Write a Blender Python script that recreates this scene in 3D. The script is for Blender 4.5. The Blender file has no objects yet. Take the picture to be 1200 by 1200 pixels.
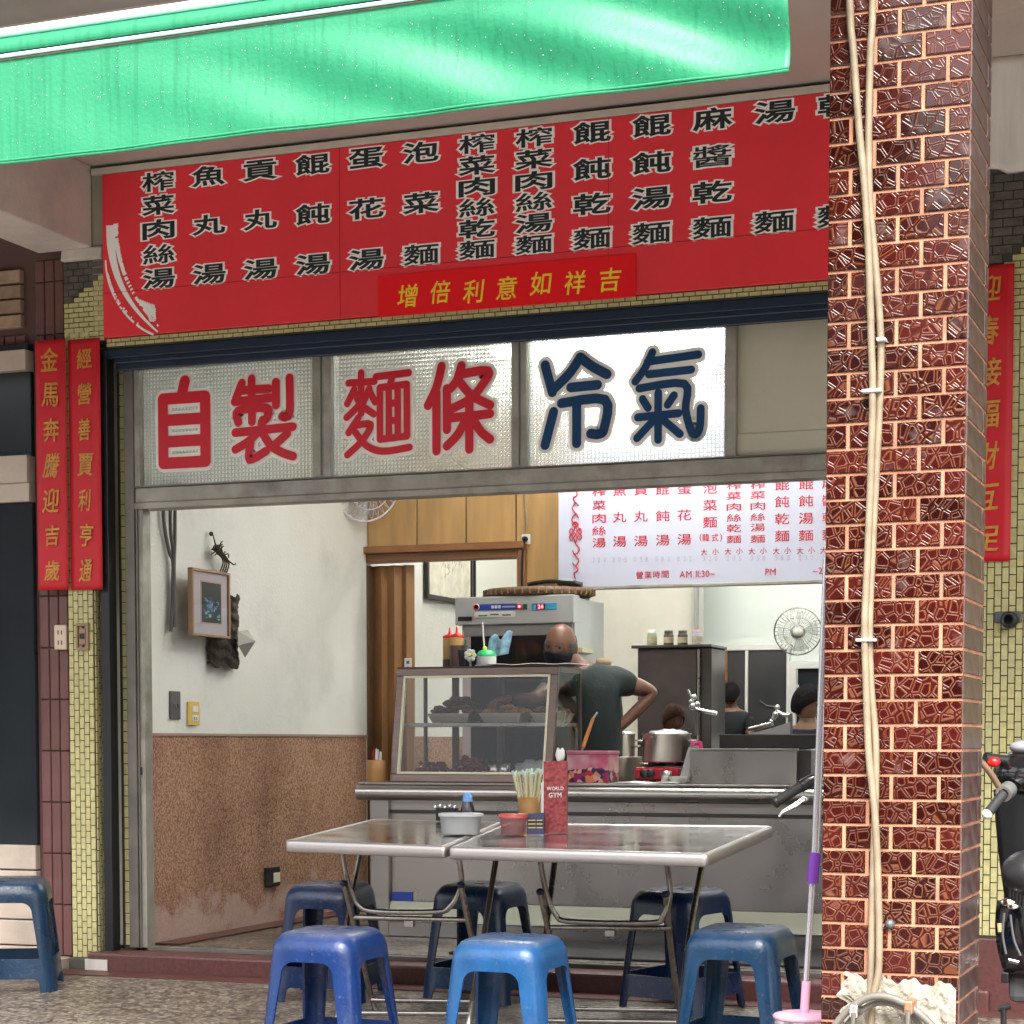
import bpy, bmesh, math, random
from mathutils import Vector, Matrix
rnd = random.Random(7)
S = bpy.context.scene
R = math.radians
# ------------------------------------------------------------------ camera, world, sun, exposure
FPX, YAW, PIT, EYE = 2383.0, R(20.7), R(3.5), 1.08
CX, CY = 600.0, 870 + 2383.0 * math.tan(R(3.5))
cam = bpy.data.cameras.new('camera'); camo = bpy.data.objects.new('camera', cam)
S.collection.objects.link(camo); S.camera = camo
cam.sensor_fit = 'HORIZONTAL'; cam.sensor_width = 36; cam.lens = 36 * FPX / 1200
cam.shift_y = (CY - 600) / 1200; cam.clip_start = 0.05; cam.clip_end = 500
FW = Vector((-math.sin(YAW) * math.cos(PIT), math.cos(YAW) * math.cos(PIT), -math.sin(PIT)))
RT = Vector((math.cos(YAW), math.sin(YAW), 0)); UP = RT.cross(FW)
camo.matrix_world = Matrix.Translation((0, 0, EYE)) @ Matrix((RT, UP, -FW)).transposed().to_4x4()
O = Vector((0, 0, EYE))

world = bpy.data.worlds.new('World'); S.world = world; world.use_nodes = True
wn = world.node_tree; wn.nodes.clear()
wo = wn.nodes.new('ShaderNodeOutputWorld'); bg = wn.nodes.new('ShaderNodeBackground')
sky = wn.nodes.new('ShaderNodeTexSky'); sky.sky_type = 'NISHITA'; sky.sun_disc = False
SUN_EL, SUN_AZ = R(48), R(160)
sky.sun_elevation = SUN_EL; sky.sun_rotation = SUN_AZ; sky.dust_density = 4; sky.air_density = 1.0
hs = wn.nodes.new('ShaderNodeHueSaturation'); hs.inputs['Saturation'].default_value = 0.25
wn.links.new(sky.outputs[0], hs.inputs['Color']); wn.links.new(hs.outputs[0], bg.inputs[0])
bg.inputs[1].default_value = 0.15; wn.links.new(bg.outputs[0], wo.inputs[0])
sl = bpy.data.lights.new('sun', 'SUN'); sl.energy = 1.3; sl.angle = R(25); sl.color = (1, .96, .9)
so = bpy.data.objects.new('sun', sl); S.collection.objects.link(so)
sd = Vector((math.sin(SUN_AZ) * math.cos(SUN_EL), math.cos(SUN_AZ) * math.cos(SUN_EL), math.sin(SUN_EL)))
so.rotation_euler = sd.to_track_quat('Z', 'Y').to_euler(); so.location = (0, -5, 12)
S.view_settings.view_transform = 'Standard'; S.view_settings.look = 'None'
S.view_settings.exposure = 2.0; S.view_settings.gamma = 1; S.view_settings.use_curve_mapping = False
S.render.engine = 'CYCLES'; S.cycles.max_bounces = 8; S.cycles.transparent_max_bounces = 16
S.cycles.diffuse_bounces = 4; S.cycles.glossy_bounces = 4; S.cycles.transmission_bounces = 8
S.cycles.use_denoising = True; S.cycles.caustics_reflective = False; S.cycles.caustics_refractive = False
S.cycles.sample_clamp_indirect = 6

# ------------------------------------------------------------------ measuring helpers: sight line met with a real plane
def ray(x, y): return FW * FPX + RT * (x - CX) - UP * (y - CY)
def atY(x, y, Y): r = ray(x, y); return O + r * (Y / r.y)
def atX(x, y, X): r = ray(x, y); return O + r * (X / r.x)
def atZ(x, y, Z): r = ray(x, y); return O + r * ((Z - EYE) / r.z)
def floorz(Y): return 0.03 * (Y - 7.1)

# ------------------------------------------------------------------ materials
def _n(nt, t, **k):
    n = nt.nodes.new(t)
    for a, b in k.items(): setattr(n, a, b)
    return n
MATS = {}
def M(name, col, rough=.5, metal=0, var=0, vs=6, bump=0, bs=60, spec=.5, dark=None, dirt=0, ds=3, obj_rand=0,
      trans=0, emit=None, es=1, coat=0, sss=0, stretch=None, alpha=None, rvar=0):
    m = bpy.data.materials.new(name); m.use_nodes = True; nt = m.node_tree
    b = nt.nodes['Principled BSDF']
    b.inputs['Base Color'].default_value = (*col, 1); b.inputs['Roughness'].default_value = rough
    b.inputs['Metallic'].default_value = metal; b.inputs['Specular IOR Level'].default_value = spec
    b.inputs['Transmission Weight'].default_value = trans; b.inputs['Coat Weight'].default_value = coat
    if alpha is not None: b.inputs['Alpha'].default_value = alpha
    if emit: b.inputs['Emission Color'].default_value = (*emit, 1); b.inputs['Emission Strength'].default_value = es
    tc = _n(nt, 'ShaderNodeTexCoord'); vec = tc.outputs['Object']
    if stretch:
        mp = _n(nt, 'ShaderNodeMapping'); mp.inputs['Scale'].default_value = stretch
        nt.links.new(vec, mp.inputs[0]); vec = mp.outputs[0]
    cur = None
    def mix(fac, a, bb, bt='MIX'):
        mx = _n(nt, 'ShaderNodeMix', data_type='RGBA', blend_type=bt)
        if isinstance(fac, float): mx.inputs[0].default_value = fac
        else: nt.links.new(fac, mx.inputs[0])
        for s, v in ((6, a), (7, bb)):
            if isinstance(v, tuple): mx.inputs[s].default_value = v
            else: nt.links.new(v, mx.inputs[s])
        return mx.outputs[2]
    if var:
        no = _n(nt, 'ShaderNodeTexNoise'); no.inputs['Scale'].default_value = vs; no.inputs['Detail'].default_value = 6
        nt.links.new(vec, no.inputs['Vector'])
        rp = _n(nt, 'ShaderNodeValToRGB'); rp.color_ramp.elements[0].position = .32; rp.color_ramp.elements[1].position = .68
        nt.links.new(no.outputs[0], rp.inputs[0])
        d = dark or tuple(c * (1 - var) for c in col)
        cur = mix(rp.outputs[0], (*d, 1), (*col, 1))
    if dirt:
        no = _n(nt, 'ShaderNodeTexNoise'); no.inputs['Scale'].default_value = ds; no.inputs['Detail'].default_value = 9
        no.inputs['Roughness'].default_value = .7; nt.links.new(vec, no.inputs['Vector'])
        rp = _n(nt, 'ShaderNodeValToRGB'); rp.color_ramp.elements[0].position = .5; rp.color_ramp.elements[1].position = .75
        rp.color_ramp.elements[1].color = (dirt,) * 3 + (1,)
        nt.links.new(no.outputs[0], rp.inputs[0])
        cur = mix(rp.outputs[0], cur or (*col, 1), (.09, .075, .06, 1))
    if obj_rand:
        oi = _n(nt, 'ShaderNodeObjectInfo'); mr = _n(nt, 'ShaderNodeMapRange')
        mr.inputs[3].default_value = 1 - obj_rand; mr.inputs[4].default_value = 1 + obj_rand
        nt.links.new(oi.outputs['Random'], mr.inputs[0])
        cb = _n(nt, 'ShaderNodeCombineColor')
        for i in range(3): nt.links.new(mr.outputs[0], cb.inputs[i])
        cur = mix(1.0, cur or (*col, 1), cb.outputs[0], 'MULTIPLY')
    if cur: nt.links.new(cur, b.inputs['Base Color'])
    if rvar:
        no = _n(nt, 'ShaderNodeTexNoise'); no.inputs['Scale'].default_value = 5; no.inputs['Detail'].default_value = 6
        nt.links.new(vec, no.inputs['Vector']); mr = _n(nt, 'ShaderNodeMapRange')
        mr.inputs[1].default_value = .3; mr.inputs[2].default_value = .7
        mr.inputs[3].default_value = max(0, rough - rvar); mr.inputs[4].default_value = rough + rvar
        nt.links.new(no.outputs[0], mr.inputs[0]); nt.links.new(mr.outputs[0], b.inputs['Roughness'])
    if bump:
        no = _n(nt, 'ShaderNodeTexNoise'); no.inputs['Scale'].default_value = bs; no.inputs['Detail'].default_value = 5
        nt.links.new(vec, no.inputs['Vector']); bp = _n(nt, 'ShaderNodeBump'); bp.inputs['Strength'].default_value = bump
        bp.inputs['Distance'].default_value = .01
        nt.links.new(no.outputs[0], bp.inputs['Height']); nt.links.new(bp.outputs[0], b.inputs['Normal'])
    MATS[name] = m; return m
def srgb(r, g, b):
    f = lambda c: ((c / 255 + .055) / 1.055) ** 2.4 if c > 10 else c / 255 / 12.92
    return (f(r), f(g), f(b))

plaster = M('plaster', (.72, .67, .62), .85, var=.22, vs=2.2, bump=.3, bs=40, dirt=.35, ds=1.5)
ceil_m = M('ceiling_paint', (.55, .48, .44), .8, var=.12, vs=1.5, bump=.15, bs=30)
white_wall = M('white_wall', (.76, .76, .71), .75, var=.09, vs=1.6, bump=.3, bs=70, dirt=.2, ds=2.2)
kitchen_wall = M('kitchen_wall', (.72, .78, .74), .45, var=.05, vs=2)
alu = M('aluminium', (.37, .35, .30), .5, metal=.35, var=.3, vs=9, dirt=.6, ds=4, bump=.1)
alu_dark = M('dark_aluminium', (.19, .17, .15), .5, metal=.3, var=.3, vs=8, dirt=.5)
steel = M('steel', (.47, .44, .415), .30, metal=1, var=.10, vs=1.3, rvar=.06)
steel_table = M('table_steel', (.76, .76, .75), .15, metal=1, rvar=.08, bump=.015, bs=12)
steel_edge = M('table_edge_steel', (.46, .43, .42), .42, metal=.8)
steel_pipe = M('pipe_steel', (.42, .39, .36), .28, metal=1, var=.25, vs=30, rvar=.08)
steel_brown = M('case_steel', (.15, .11, .095), .34, metal=.85, var=.2, vs=12, stretch=(1, 1, 5))
chrome = M('chrome', (.8, .8, .8), .12, metal=1)
navy = M('navy_metal', (.008, .022, .05), .45, var=.3, vs=4)
black = M('black_plastic', (.012, .012, .014), .4)
black_gloss = M('black_gloss', (.008, .008, .01), .12, coat=.6)
rubber = M('rubber', (.02, .02, .022), .65, bump=.3, bs=200)
grey_metal = M('grey_metal', (.12, .12, .125), .5, metal=.4)
grout = M('grout', (.56, .26, .155), .85, var=.45, vs=9, bump=.3, bs=150)
tan_brick = M('tan_brick', (.36, .25, .17), .8, var=.3, vs=14, bump=.4, bs=60, obj_rand=.15)
brown_tile = M('brown_tile', (.15, .062, .055), .55, var=.2, vs=10, obj_rand=.1, bump=.1)
dark_grout = M('dark_grout', (.05, .045, .03), .9)
yellow_tile = M('yellow_tile', (.60, .55, .27), .28, var=.25, vs=40, dirt=.2, ds=5)
dark_brick = M('dark_brick', (.115, .10, .085), .8, var=.4, vs=20, bump=.3)
red_sign = M('red_sign', srgb(248, 60, 72), .36, var=.16, vs=1.1, bump=.5, bs=2.2, dirt=.10, ds=3)
red_paper = M('red_paper', srgb(200, 8, 30), .5, var=.12, vs=5, bump=.05)
red_paper2 = M('red_paper_banner', srgb(245, 8, 26), .4)
gold = M('gold_ink', srgb(212, 150, 60), .45, var=.35, vs=60)
gold_bright = M('bright_gold_ink', srgb(255, 226, 60), .45, var=.12, vs=50)
ink_dark = M('dark_ink', srgb(22, 36, 38), .5)
ink_white = M('white_ink', srgb(252, 250, 246), .5)
def film(name, col, tr=.35):
    m = M(name, col, .4); nt = m.node_tree; b = nt.nodes['Principled BSDF']; o = nt.nodes['Material Output']
    tl = nt.nodes.new('ShaderNodeBsdfTranslucent'); tl.inputs[0].default_value = (*col, 1)
    mx = nt.nodes.new('ShaderNodeMixShader'); mx.inputs[0].default_value = tr
    nt.links.new(b.outputs[0], mx.inputs[1]); nt.links.new(tl.outputs[0], mx.inputs[2]); nt.links.new(mx.outputs[0], o.inputs[0]); return m
film_red = film('red_film', srgb(208, 10, 38), .1); film_blue = film('blue_film', srgb(14, 70, 118)); film_cream = film('cream_film', (.98, .94, .87), .2)
menu_white = M('menu_board_white', srgb(188, 190, 208), .4, var=.04, vs=3)
menu_red = M('menu_red_ink', srgb(178, 22, 44), .5)
menu_faint = M('menu_faint_ink', srgb(168, 171, 186), .5)
wood = M('plywood', (.50, .30, .12), .45, var=.25, vs=4, stretch=(4, 4, .7), obj_rand=.05)
wood_dark = M('door_frame_wood', (.20, .085, .035), .5, var=.3, vs=5, stretch=(1, 6, 6))
fold_door_m = M('folding_door_vinyl', (.30, .15, .06), .5, var=.15, vs=3, obj_rand=.12)
cream_frame = M('cream_frame', (.55, .46, .38), .5, var=.15, vs=5, dirt=.3)
dark_glass = M('dark_glass', (.025, .03, .035), .12, var=.3, vs=2)
pale_panel = M('pale_panel', (.52, .49, .38), .6, var=.12, vs=3, dirt=.2)
bark = M('bark', (.06, .04, .03), .9, var=.6, vs=25, bump=1, bs=50, stretch=(1, 1, .3))
twig = M('twig', (.05, .03, .02), .8)
switch_yellow = M('yellow_plastic', (.60, .43, .10), .4)
beige_plastic = M('beige_plastic', (.62, .50, .38), .45)
white_plastic = M('white_plastic', (.75, .75, .72), .4)
lilac = M('lilac_mat', (.62, .52, .62), .6)
wood_thin = M('picture_frame_wood', (.32, .20, .12), .4)
cable_beige = M('beige_cable', (.30, .235, .155), .55, var=.3, vs=20, dirt=.3, ds=8)
cable_grey = M('grey_cable', (.10, .095, .09), .5)
bamboo = M('bamboo', (.42, .22, .07), .5, var=.3, vs=12, stretch=(1, 1, .2))
bamboo_dark = M('woven_bamboo', (.20, .11, .06), .6, var=.5, vs=40, bump=.6, bs=90)
stick_m = M('chopstick_paper', (.72, .66, .44), .6, obj_rand=.1)
pale_green = M('pale_green_paper', (.6, .72, .62), .6)
skin = M('skin', (.19, .088, .056), .42, var=.3, vs=12, bump=.15, bs=40, spec=.4)
skin_pale = M('pale_skin', (.32, .18, .115), .5)
hair_black = M('black_hair', (.006, .0055, .006), .75, spec=.15, bump=.5, bs=120)
hair_brown = M('brown_hair', (.05, .018, .010), .7, spec=.2, bump=.5, bs=120)
hair_grey = M('grey_hair', (.075, .072, .07), .7, bump=.5, bs=200)
shirt_green = M('dark_green_shirt', (.018, .030, .030), .85, var=.35, vs=7, bump=1, bs=11)
shirt_added_figure = M('added_figure_black_shirt', (.01, .012, .016), .85, bump=.4, bs=20)
shirt_pink = M('magenta_shirt', (.62, .02, .16), .8, bump=.4, bs=20)
shirt_blue = M('pale_blue_shirt', (.55, .65, .8), .8)
trousers = M('trousers', (.02, .022, .03), .85)
pink_plastic = M('pink_plastic', (.72, .36, .50), .35)
purple_plastic = M('purple_plastic', (.13, .03, .28), .35)
grey_hose = M('grey_hose', (.18, .165, .14), .5, var=.3, vs=25)
copper = M('copper_clamp', (.55, .27, .16), .4, metal=.7)
meat = M('braised_meat', (.10, .045, .02), .5, var=.6, vs=40, bump=.8, bs=60)
meat_red = M('dark_red_meat', (.12, .012, .014), .45, var=.5, vs=40, bump=.5)
tofu = M('fried_food', (.35, .17, .05), .6, var=.4, vs=30, bump=.6)
paper_m = M('paper', (.72, .72, .68), .7, var=.1, vs=12)
red_enamel = M('red_enamel', (.35, .015, .03), .25, coat=.5)
green_plastic = M('green_plastic', (.03, .45, .15), .35)
red_plastic = M('red_plastic', (.6, .01, .01), .35)
sauce_brown = M('sauce_brown', (.10, .055, .045), .4)
bottle_amber = M('amber_bottle', (.55, .34, .12), .35)
mortar = M('mortar', (.40, .36, .29), .95, var=.45, vs=22, bump=1.0, bs=45)
red_floor = M('red_terrazzo', (.13, .045, .042), .45, var=.35, vs=60, dirt=.4, ds=3)
asphalt = M('asphalt', (.09, .09, .09), .6, var=.3, vs=20, bump=.5, bs=80)
tube_m = M('fluorescent_tube', (.9, .9, .9), .5, emit=(1, 1, .94), es=24)
lamp_case = M('lamp_case', (.7, .7, .68), .5)
led_red = M('led_red', (.8, .02, .02), .4, emit=(1, .06, .08), es=4)
label_blue = M('label_blue', (.02, .05, .3), .4)
label_cyan = M('label_cyan', (.05, .3, .5), .4)
oven_grey = M('cabinet_grey', (.52, .53, .53), .4, metal=.3, var=.08, vs=5)
dark_steel = M('dark_steel', (.10, .085, .085), .3, metal=.6, var=.3, vs=4)
fridge_m = M('dark_fridge', (.17, .15, .15), .25, metal=.7, var=.35, vs=5)
soot = M('soot_black', (.015, .013, .012), .6, var=.5, vs=10)
tarp_edge = M('awning_piping', (.62, .95, .90), .4)
fascia_m = M('fascia_concrete', (.26, .235, .215), .8, var=.2, vs=5)
mosaic_grey = M('grey_mosaic', (.15, .15, .145), .7, var=.2, vs=20)
yellow_thing = M('yellow_plastic_bright', (.8, .7, .05), .4)

def glass_thin(name, tint=(1, 1, 1), gl=.08, haze=0):
    m = bpy.data.materials.new(name); m.use_nodes = True; nt = m.node_tree; nt.nodes.clear()
    o = _n(nt, 'ShaderNodeOutputMaterial'); t = _n(nt, 'ShaderNodeBsdfTransparent'); g = _n(nt, 'ShaderNodeBsdfGlossy')
    t.inputs[0].default_value = (*tint, 1); g.inputs['Roughness'].default_value = .03
    lw = _n(nt, 'ShaderNodeLayerWeight'); lw.inputs[0].default_value = .5; pw = _n(nt, 'ShaderNodeMath', operation='POWER'); pw.inputs[1].default_value = 4
    nt.links.new(lw.outputs['Facing'], pw.inputs[0]); fr = _n(nt, 'ShaderNodeMath', operation='MULTIPLY_ADD'); fr.inputs[1].default_value = .6; fr.inputs[2].default_value = .022
    nt.links.new(pw.outputs[0], fr.inputs[0])
    mx = _n(nt, 'ShaderNodeMixShader'); nt.links.new(fr.outputs[0], mx.inputs[0])
    nt.links.new(t.outputs[0], mx.inputs[1]); nt.links.new(g.outputs[0], mx.inputs[2]); out = mx
    if haze:
        d = _n(nt, 'ShaderNodeBsdfTranslucent' if 0 else 'ShaderNodeBsdfDiffuse'); d.inputs[0].default_value = (.85 * tint[0], .85 * tint[1], .85 * tint[2], 1)
        m2 = _n(nt, 'ShaderNodeMixShader'); m2.inputs[0].default_value = haze
        nt.links.new(mx.outputs[0], m2.inputs[1]); nt.links.new(d.outputs[0], m2.inputs[2]); out = m2
    nt.links.new(out.outputs[0], o.inputs[0]); return m
glass = glass_thin('clear_glass', (.93, .95, .93))
plastic_clear = glass_thin('clear_plastic', (.95, .96, .96), haze=.7)
plastic_pinkish = glass_thin('pinkish_plastic', (.95, .6, .6), haze=.35)
bag_m = glass_thin('plastic_bag', (.9, .92, .92), haze=.25)

def pattern_glass():
    m = bpy.data.materials.new('patterned_glass'); m.use_nodes = True; nt = m.node_tree; nt.nodes.clear()
    o = _n(nt, 'ShaderNodeOutputMaterial'); tc = _n(nt, 'ShaderNodeTexCoord')
    sp = _n(nt, 'ShaderNodeSeparateXYZ'); nt.links.new(tc.outputs['Object'], sp.inputs[0])
    hs_ = []
    for ax in ('X', 'Z'):
        mu = _n(nt, 'ShaderNodeMath', operation='MULTIPLY'); mu.inputs[1].default_value = math.pi / .0175
        nt.links.new(sp.outputs[ax], mu.inputs[0]); si = _n(nt, 'ShaderNodeMath', operation='SINE')
        nt.links.new(mu.outputs[0], si.inputs[0]); ab = _n(nt, 'ShaderNodeMath', operation='ABSOLUTE'); nt.links.new(si.outputs[0], ab.inputs[0]); hs_.append(ab)
    mi = _n(nt, 'ShaderNodeMath', operation='MULTIPLY'); nt.links.new(hs_[0].outputs[0], mi.inputs[0]); nt.links.new(hs_[1].outputs[0], mi.inputs[1])
    bp = _n(nt, 'ShaderNodeBump'); bp.inputs['Strength'].default_value = 1; bp.inputs['Distance'].default_value = .006
    nt.links.new(mi.outputs[0], bp.inputs['Height'])
    rf = _n(nt, 'ShaderNodeBsdfRefraction'); rf.inputs['IOR'].default_value = 1.25; rf.inputs['Roughness'].default_value = .16
    rf.inputs[0].default_value = (.9, .93, .9, 1)
    gl = _n(nt, 'ShaderNodeBsdfGlossy'); gl.inputs['Roughness'].default_value = .18
    tl = _n(nt, 'ShaderNodeBsdfTranslucent'); tl.inputs[0].default_value = (.8, .84, .8, 1)
    di = _n(nt, 'ShaderNodeBsdfDiffuse'); di.inputs[0].default_value = (.5, .52, .5, 1)
    for n in (rf, gl): nt.links.new(bp.outputs[0], n.inputs['Normal'])
    def mixs(f, a, b):
        x = _n(nt, 'ShaderNodeMixShader'); x.inputs[0].default_value = f
        nt.links.new(a.outputs[0], x.inputs[1]); nt.links.new(b.outputs[0], x.inputs[2]); return x
    tp = _n(nt, 'ShaderNodeBsdfTransparent'); rt_ = mixs(.30, rf, tp); a = mixs(.16, rt_, tl); b = mixs(.05, a, di)
    mn = _n(nt, 'ShaderNodeMath', operation='MINIMUM'); nt.links.new(hs_[0].outputs[0], mn.inputs[0]); nt.links.new(hs_[1].outputs[0], mn.inputs[1])
    ls = _n(nt, 'ShaderNodeMapRange'); ls.inputs[1].default_value = .10; ls.inputs[2].default_value = .42; ls.inputs[3].default_value = .27; ls.inputs[4].default_value = 0
    nt.links.new(mn.outputs[0], ls.inputs[0]); d2 = _n(nt, 'ShaderNodeBsdfDiffuse'); d2.inputs[0].default_value = (.22, .24, .23, 1)
    b2 = mixs(.3, b, d2); nt.links.new(ls.outputs[0], b2.inputs[0]); b = b2; c = mixs(.10, b, gl)
    nt.links.new(c.outputs[0], o.inputs[0]); return m
pat_glass = pattern_glass()

def glazed_tile():
    m = M('glazed_column_tile', (.034, .0040, .003), .15, obj_rand=.55, spec=.4); nt = m.node_tree
    b = nt.nodes['Principled BSDF']; tc = _n(nt, 'ShaderNodeTexCoord'); oi = _n(nt, 'ShaderNodeObjectInfo')
    ad = _n(nt, 'ShaderNodeVectorMath', operation='ADD'); mu = _n(nt, 'ShaderNodeVectorMath', operation='SCALE')
    mu.inputs[0].default_value = (7, 5, 9)
    nt.links.new(oi.outputs['Random'], mu.inputs['Scale'])
    nt.links.new(tc.outputs['Object'], ad.inputs[0]); nt.links.new(mu.outputs[0], ad.inputs[1])
    vo = _n(nt, 'ShaderNodeTexVoronoi', feature='DISTANCE_TO_EDGE'); vo.inputs['Scale'].default_value = 33
    nt.links.new(ad.outputs[0], vo.inputs['Vector'])
    # double ridge: a line either side of each cell border
    rp = _n(nt, 'ShaderNodeValToRGB'); e = rp.color_ramp.elements
    e[0].position = 0; e[0].color = (0, 0, 0, 1); e[1].position = .06; e[1].color = (0.15, .15, .15, 1)
    for p, v in ((.085, 1), (.125, .9), (.16, 0)):
        x = e.new(p); x.color = (v, v, v, 1)
    nt.links.new(vo.outputs['Distance'], rp.inputs[0])
    old = b.inputs['Base Color'].links[0].from_socket
    no = _n(nt, 'ShaderNodeTexNoise'); no.inputs['Scale'].default_value = 3.0
    geo = _n(nt, 'ShaderNodeNewGeometry'); nt.links.new(geo.outputs['Position'], no.inputs['Vector'])
    mr = _n(nt, 'ShaderNodeMapRange'); mr.inputs[1].default_value = .35; mr.inputs[2].default_value = .65
    mr.inputs[3].default_value = .2; mr.inputs[4].default_value = .55
    nt.links.new(no.outputs[0], mr.inputs[0]); mm = _n(nt, 'ShaderNodeMath', operation='MULTIPLY')
    nt.links.new(rp.outputs[0], mm.inputs[0]); nt.links.new(mr.outputs[0], mm.inputs[1])
    mx = _n(nt, 'ShaderNodeMix', data_type='RGBA'); nt.links.new(mm.outputs[0], mx.inputs[0])
    nt.links.new(old, mx.inputs[6]); mx.inputs[7].default_value = (.26, .085, .035, 1)
    # dusty mortar smears
    n2 = _n(nt, 'ShaderNodeTexNoise'); n2.inputs['Scale'].default_value = 9; n2.inputs['Detail'].default_value = 8
    nt.links.new(geo.outputs['Position'], n2.inputs['Vector'])
    r2 = _n(nt, 'ShaderNodeValToRGB'); r2.color_ramp.elements[0].position = .62; r2.color_ramp.elements[1].position = .74
    r2.color_ramp.elements[1].color = (.3, .3, .3, 1); nt.links.new(n2.outputs[0], r2.inputs[0])
    m2 = _n(nt, 'ShaderNodeMix', data_type='RGBA'); nt.links.new(r2.outputs[0], m2.inputs[0])
    nt.links.new(mx.outputs[2], m2.inputs[6]); m2.inputs[7].default_value = (.25, .20, .19, 1)
    nt.links.new(m2.outputs[2], b.inputs['Base Color'])
    bp = _n(nt, 'ShaderNodeBump'); bp.inputs['Strength'].default_value = .38; bp.inputs['Distance'].default_value = .002
    nt.links.new(rp.outputs[0], bp.inputs['Height']); nt.links.new(bp.outputs[0], b.inputs['Normal'])
    return m
tile_m = glazed_tile()
side_tile = M('dusty_sheen_side_tile', (.055, .018, .014), .35, var=.5, vs=14, dark=(.10, .075, .07), obj_rand=.25, stretch=(1, 1, 1.5))  # grey mottling paints the grazing sky sheen as well as dust

def terrazzo():
    m = M('terrazzo', (.22, .19, .16), .38, rvar=.12); nt = m.node_tree; b = nt.nodes['Principled BSDF']
    tc = _n(nt, 'ShaderNodeTexCoord')
    vo = _n(nt, 'ShaderNodeTexVoronoi'); vo.inputs['Scale'].default_value = 64; nt.links.new(tc.outputs['Object'], vo.inputs['Vector'])
    sp = _n(nt, 'ShaderNodeSeparateColor'); nt.links.new(vo.outputs['Color'], sp.inputs[0])
    rp = _n(nt, 'ShaderNodeValToRGB'); e = rp.color_ramp.elements; rp.color_ramp.interpolation = 'CONSTANT'
    e[0].color = (.07, .052, .04, 1); e[1].position = .3; e[1].color = (.15, .12, .095, 1)
    for p, c in ((.55, (.24, .205, .165, 1)), (.82, (.36, .32, .26, 1)), (.93, (.10, .09, .09, 1))): x = e.new(p); x.color = c
    nt.links.new(sp.outputs[0], rp.inputs[0])
    no = _n(nt, 'ShaderNodeTexNoise'); no.inputs['Scale'].default_value = 1.3; no.inputs['Detail'].default_value = 7
    nt.links.new(tc.outputs['Object'], no.inputs['Vector'])
    mx = _n(nt, 'ShaderNodeMix', data_type='RGBA', blend_type='MULTIPLY'); mx.inputs[0].default_value = .75
    r2 = _n(nt, 'ShaderNodeValToRGB'); r2.color_ramp.elements[0].position = .3; r2.color_ramp.elements[0].color = (.45, .42, .4, 1)
    r2.color_ramp.elements[1].position = .62
    nt.links.new(no.outputs[0], r2.inputs[0]); nt.links.new(rp.outputs[0], mx.inputs[6]); nt.links.new(r2.outputs[0], mx.inputs[7])
    nt.links.new(mx.outputs[2], b.inputs['Base Color']); return m
terrazzo_m = terrazzo()

def wainscot():
    m = M('washed_pebble_wainscot', (.30, .15, .10), .8, bump=.5, bs=160); nt = m.node_tree; b = nt.nodes['Principled BSDF']
    tc = _n(nt, 'ShaderNodeTexCoord')
    a = _n(nt, 'ShaderNodeTexNoise'); a.inputs['Scale'].default_value = 110; a.inputs['Detail'].default_value = 3
    c = _n(nt, 'ShaderNodeTexNoise'); c.inputs['Scale'].default_value = 2.2; c.inputs['Detail'].default_value = 8
    for n in (a, c): nt.links.new(tc.outputs['Object'], n.inputs['Vector'])
    r1 = _n(nt, 'ShaderNodeValToRGB'); e = r1.color_ramp.elements
    e[0].position = .36; e[0].color = (.20, .090, .052, 1); e[1].position = .62; e[1].color = (.46, .275, .175, 1)
    r2 = _n(nt, 'ShaderNodeValToRGB'); e = r2.color_ramp.elements
    e[0].position = .30; e[0].color = (.62, .58, .56, 1); e[1].position = .6; e[1].color = (1, 1, 1, 1)
    nt.links.new(a.outputs[0], r1.inputs[0]); nt.links.new(c.outputs[0], r2.inputs[0])
    mx = _n(nt, 'ShaderNodeMix', data_type='RGBA', blend_type='MULTIPLY'); mx.inputs[0].default_value = .9
    nt.links.new(r1.outputs[0], mx.inputs[6]); nt.links.new(r2.outputs[0], mx.inputs[7])
    # pale salt bloom rising from the floor
    sp = _n(nt, 'ShaderNodeSeparateXYZ'); nt.links.new(tc.outputs['Object'], sp.inputs[0])
    d = _n(nt, 'ShaderNodeTexNoise'); d.inputs['Scale'].default_value = 7; d.inputs['Detail'].default_value = 9
    nt.links.new(tc.outputs['Object'], d.inputs['Vector'])
    ma = _n(nt, 'ShaderNodeMath', operation='MULTIPLY_ADD'); ma.inputs[1].default_value = -.75; ma.inputs[2].default_value = .0
    nt.links.new(d.outputs[0], ma.inputs[0]); ad = _n(nt, 'ShaderNodeMath', operation='ADD')
    nt.links.new(ma.outputs[0], ad.inputs[0]); nt.links.new(sp.outputs[2], ad.inputs[1])
    mr = _n(nt, 'ShaderNodeMapRange'); mr.inputs[1].default_value = -.30; mr.inputs[2].default_value = -.18
    mr.inputs[3].default_value = .62; mr.inputs[4].default_value = 0
    nt.links.new(ad.outputs[0], mr.inputs[0]); m3 = _n(nt, 'ShaderNodeMix', data_type='RGBA')
    nt.links.new(mr.outputs[0], m3.inputs[0]); nt.links.new(mx.outputs[2], m3.inputs[6]); m3.inputs[7].default_value = (.5, .38, .34, 1)
    nt.links.new(m3.outputs[2], b.inputs['Base Color']); return m
wainscot_m = wainscot()

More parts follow.
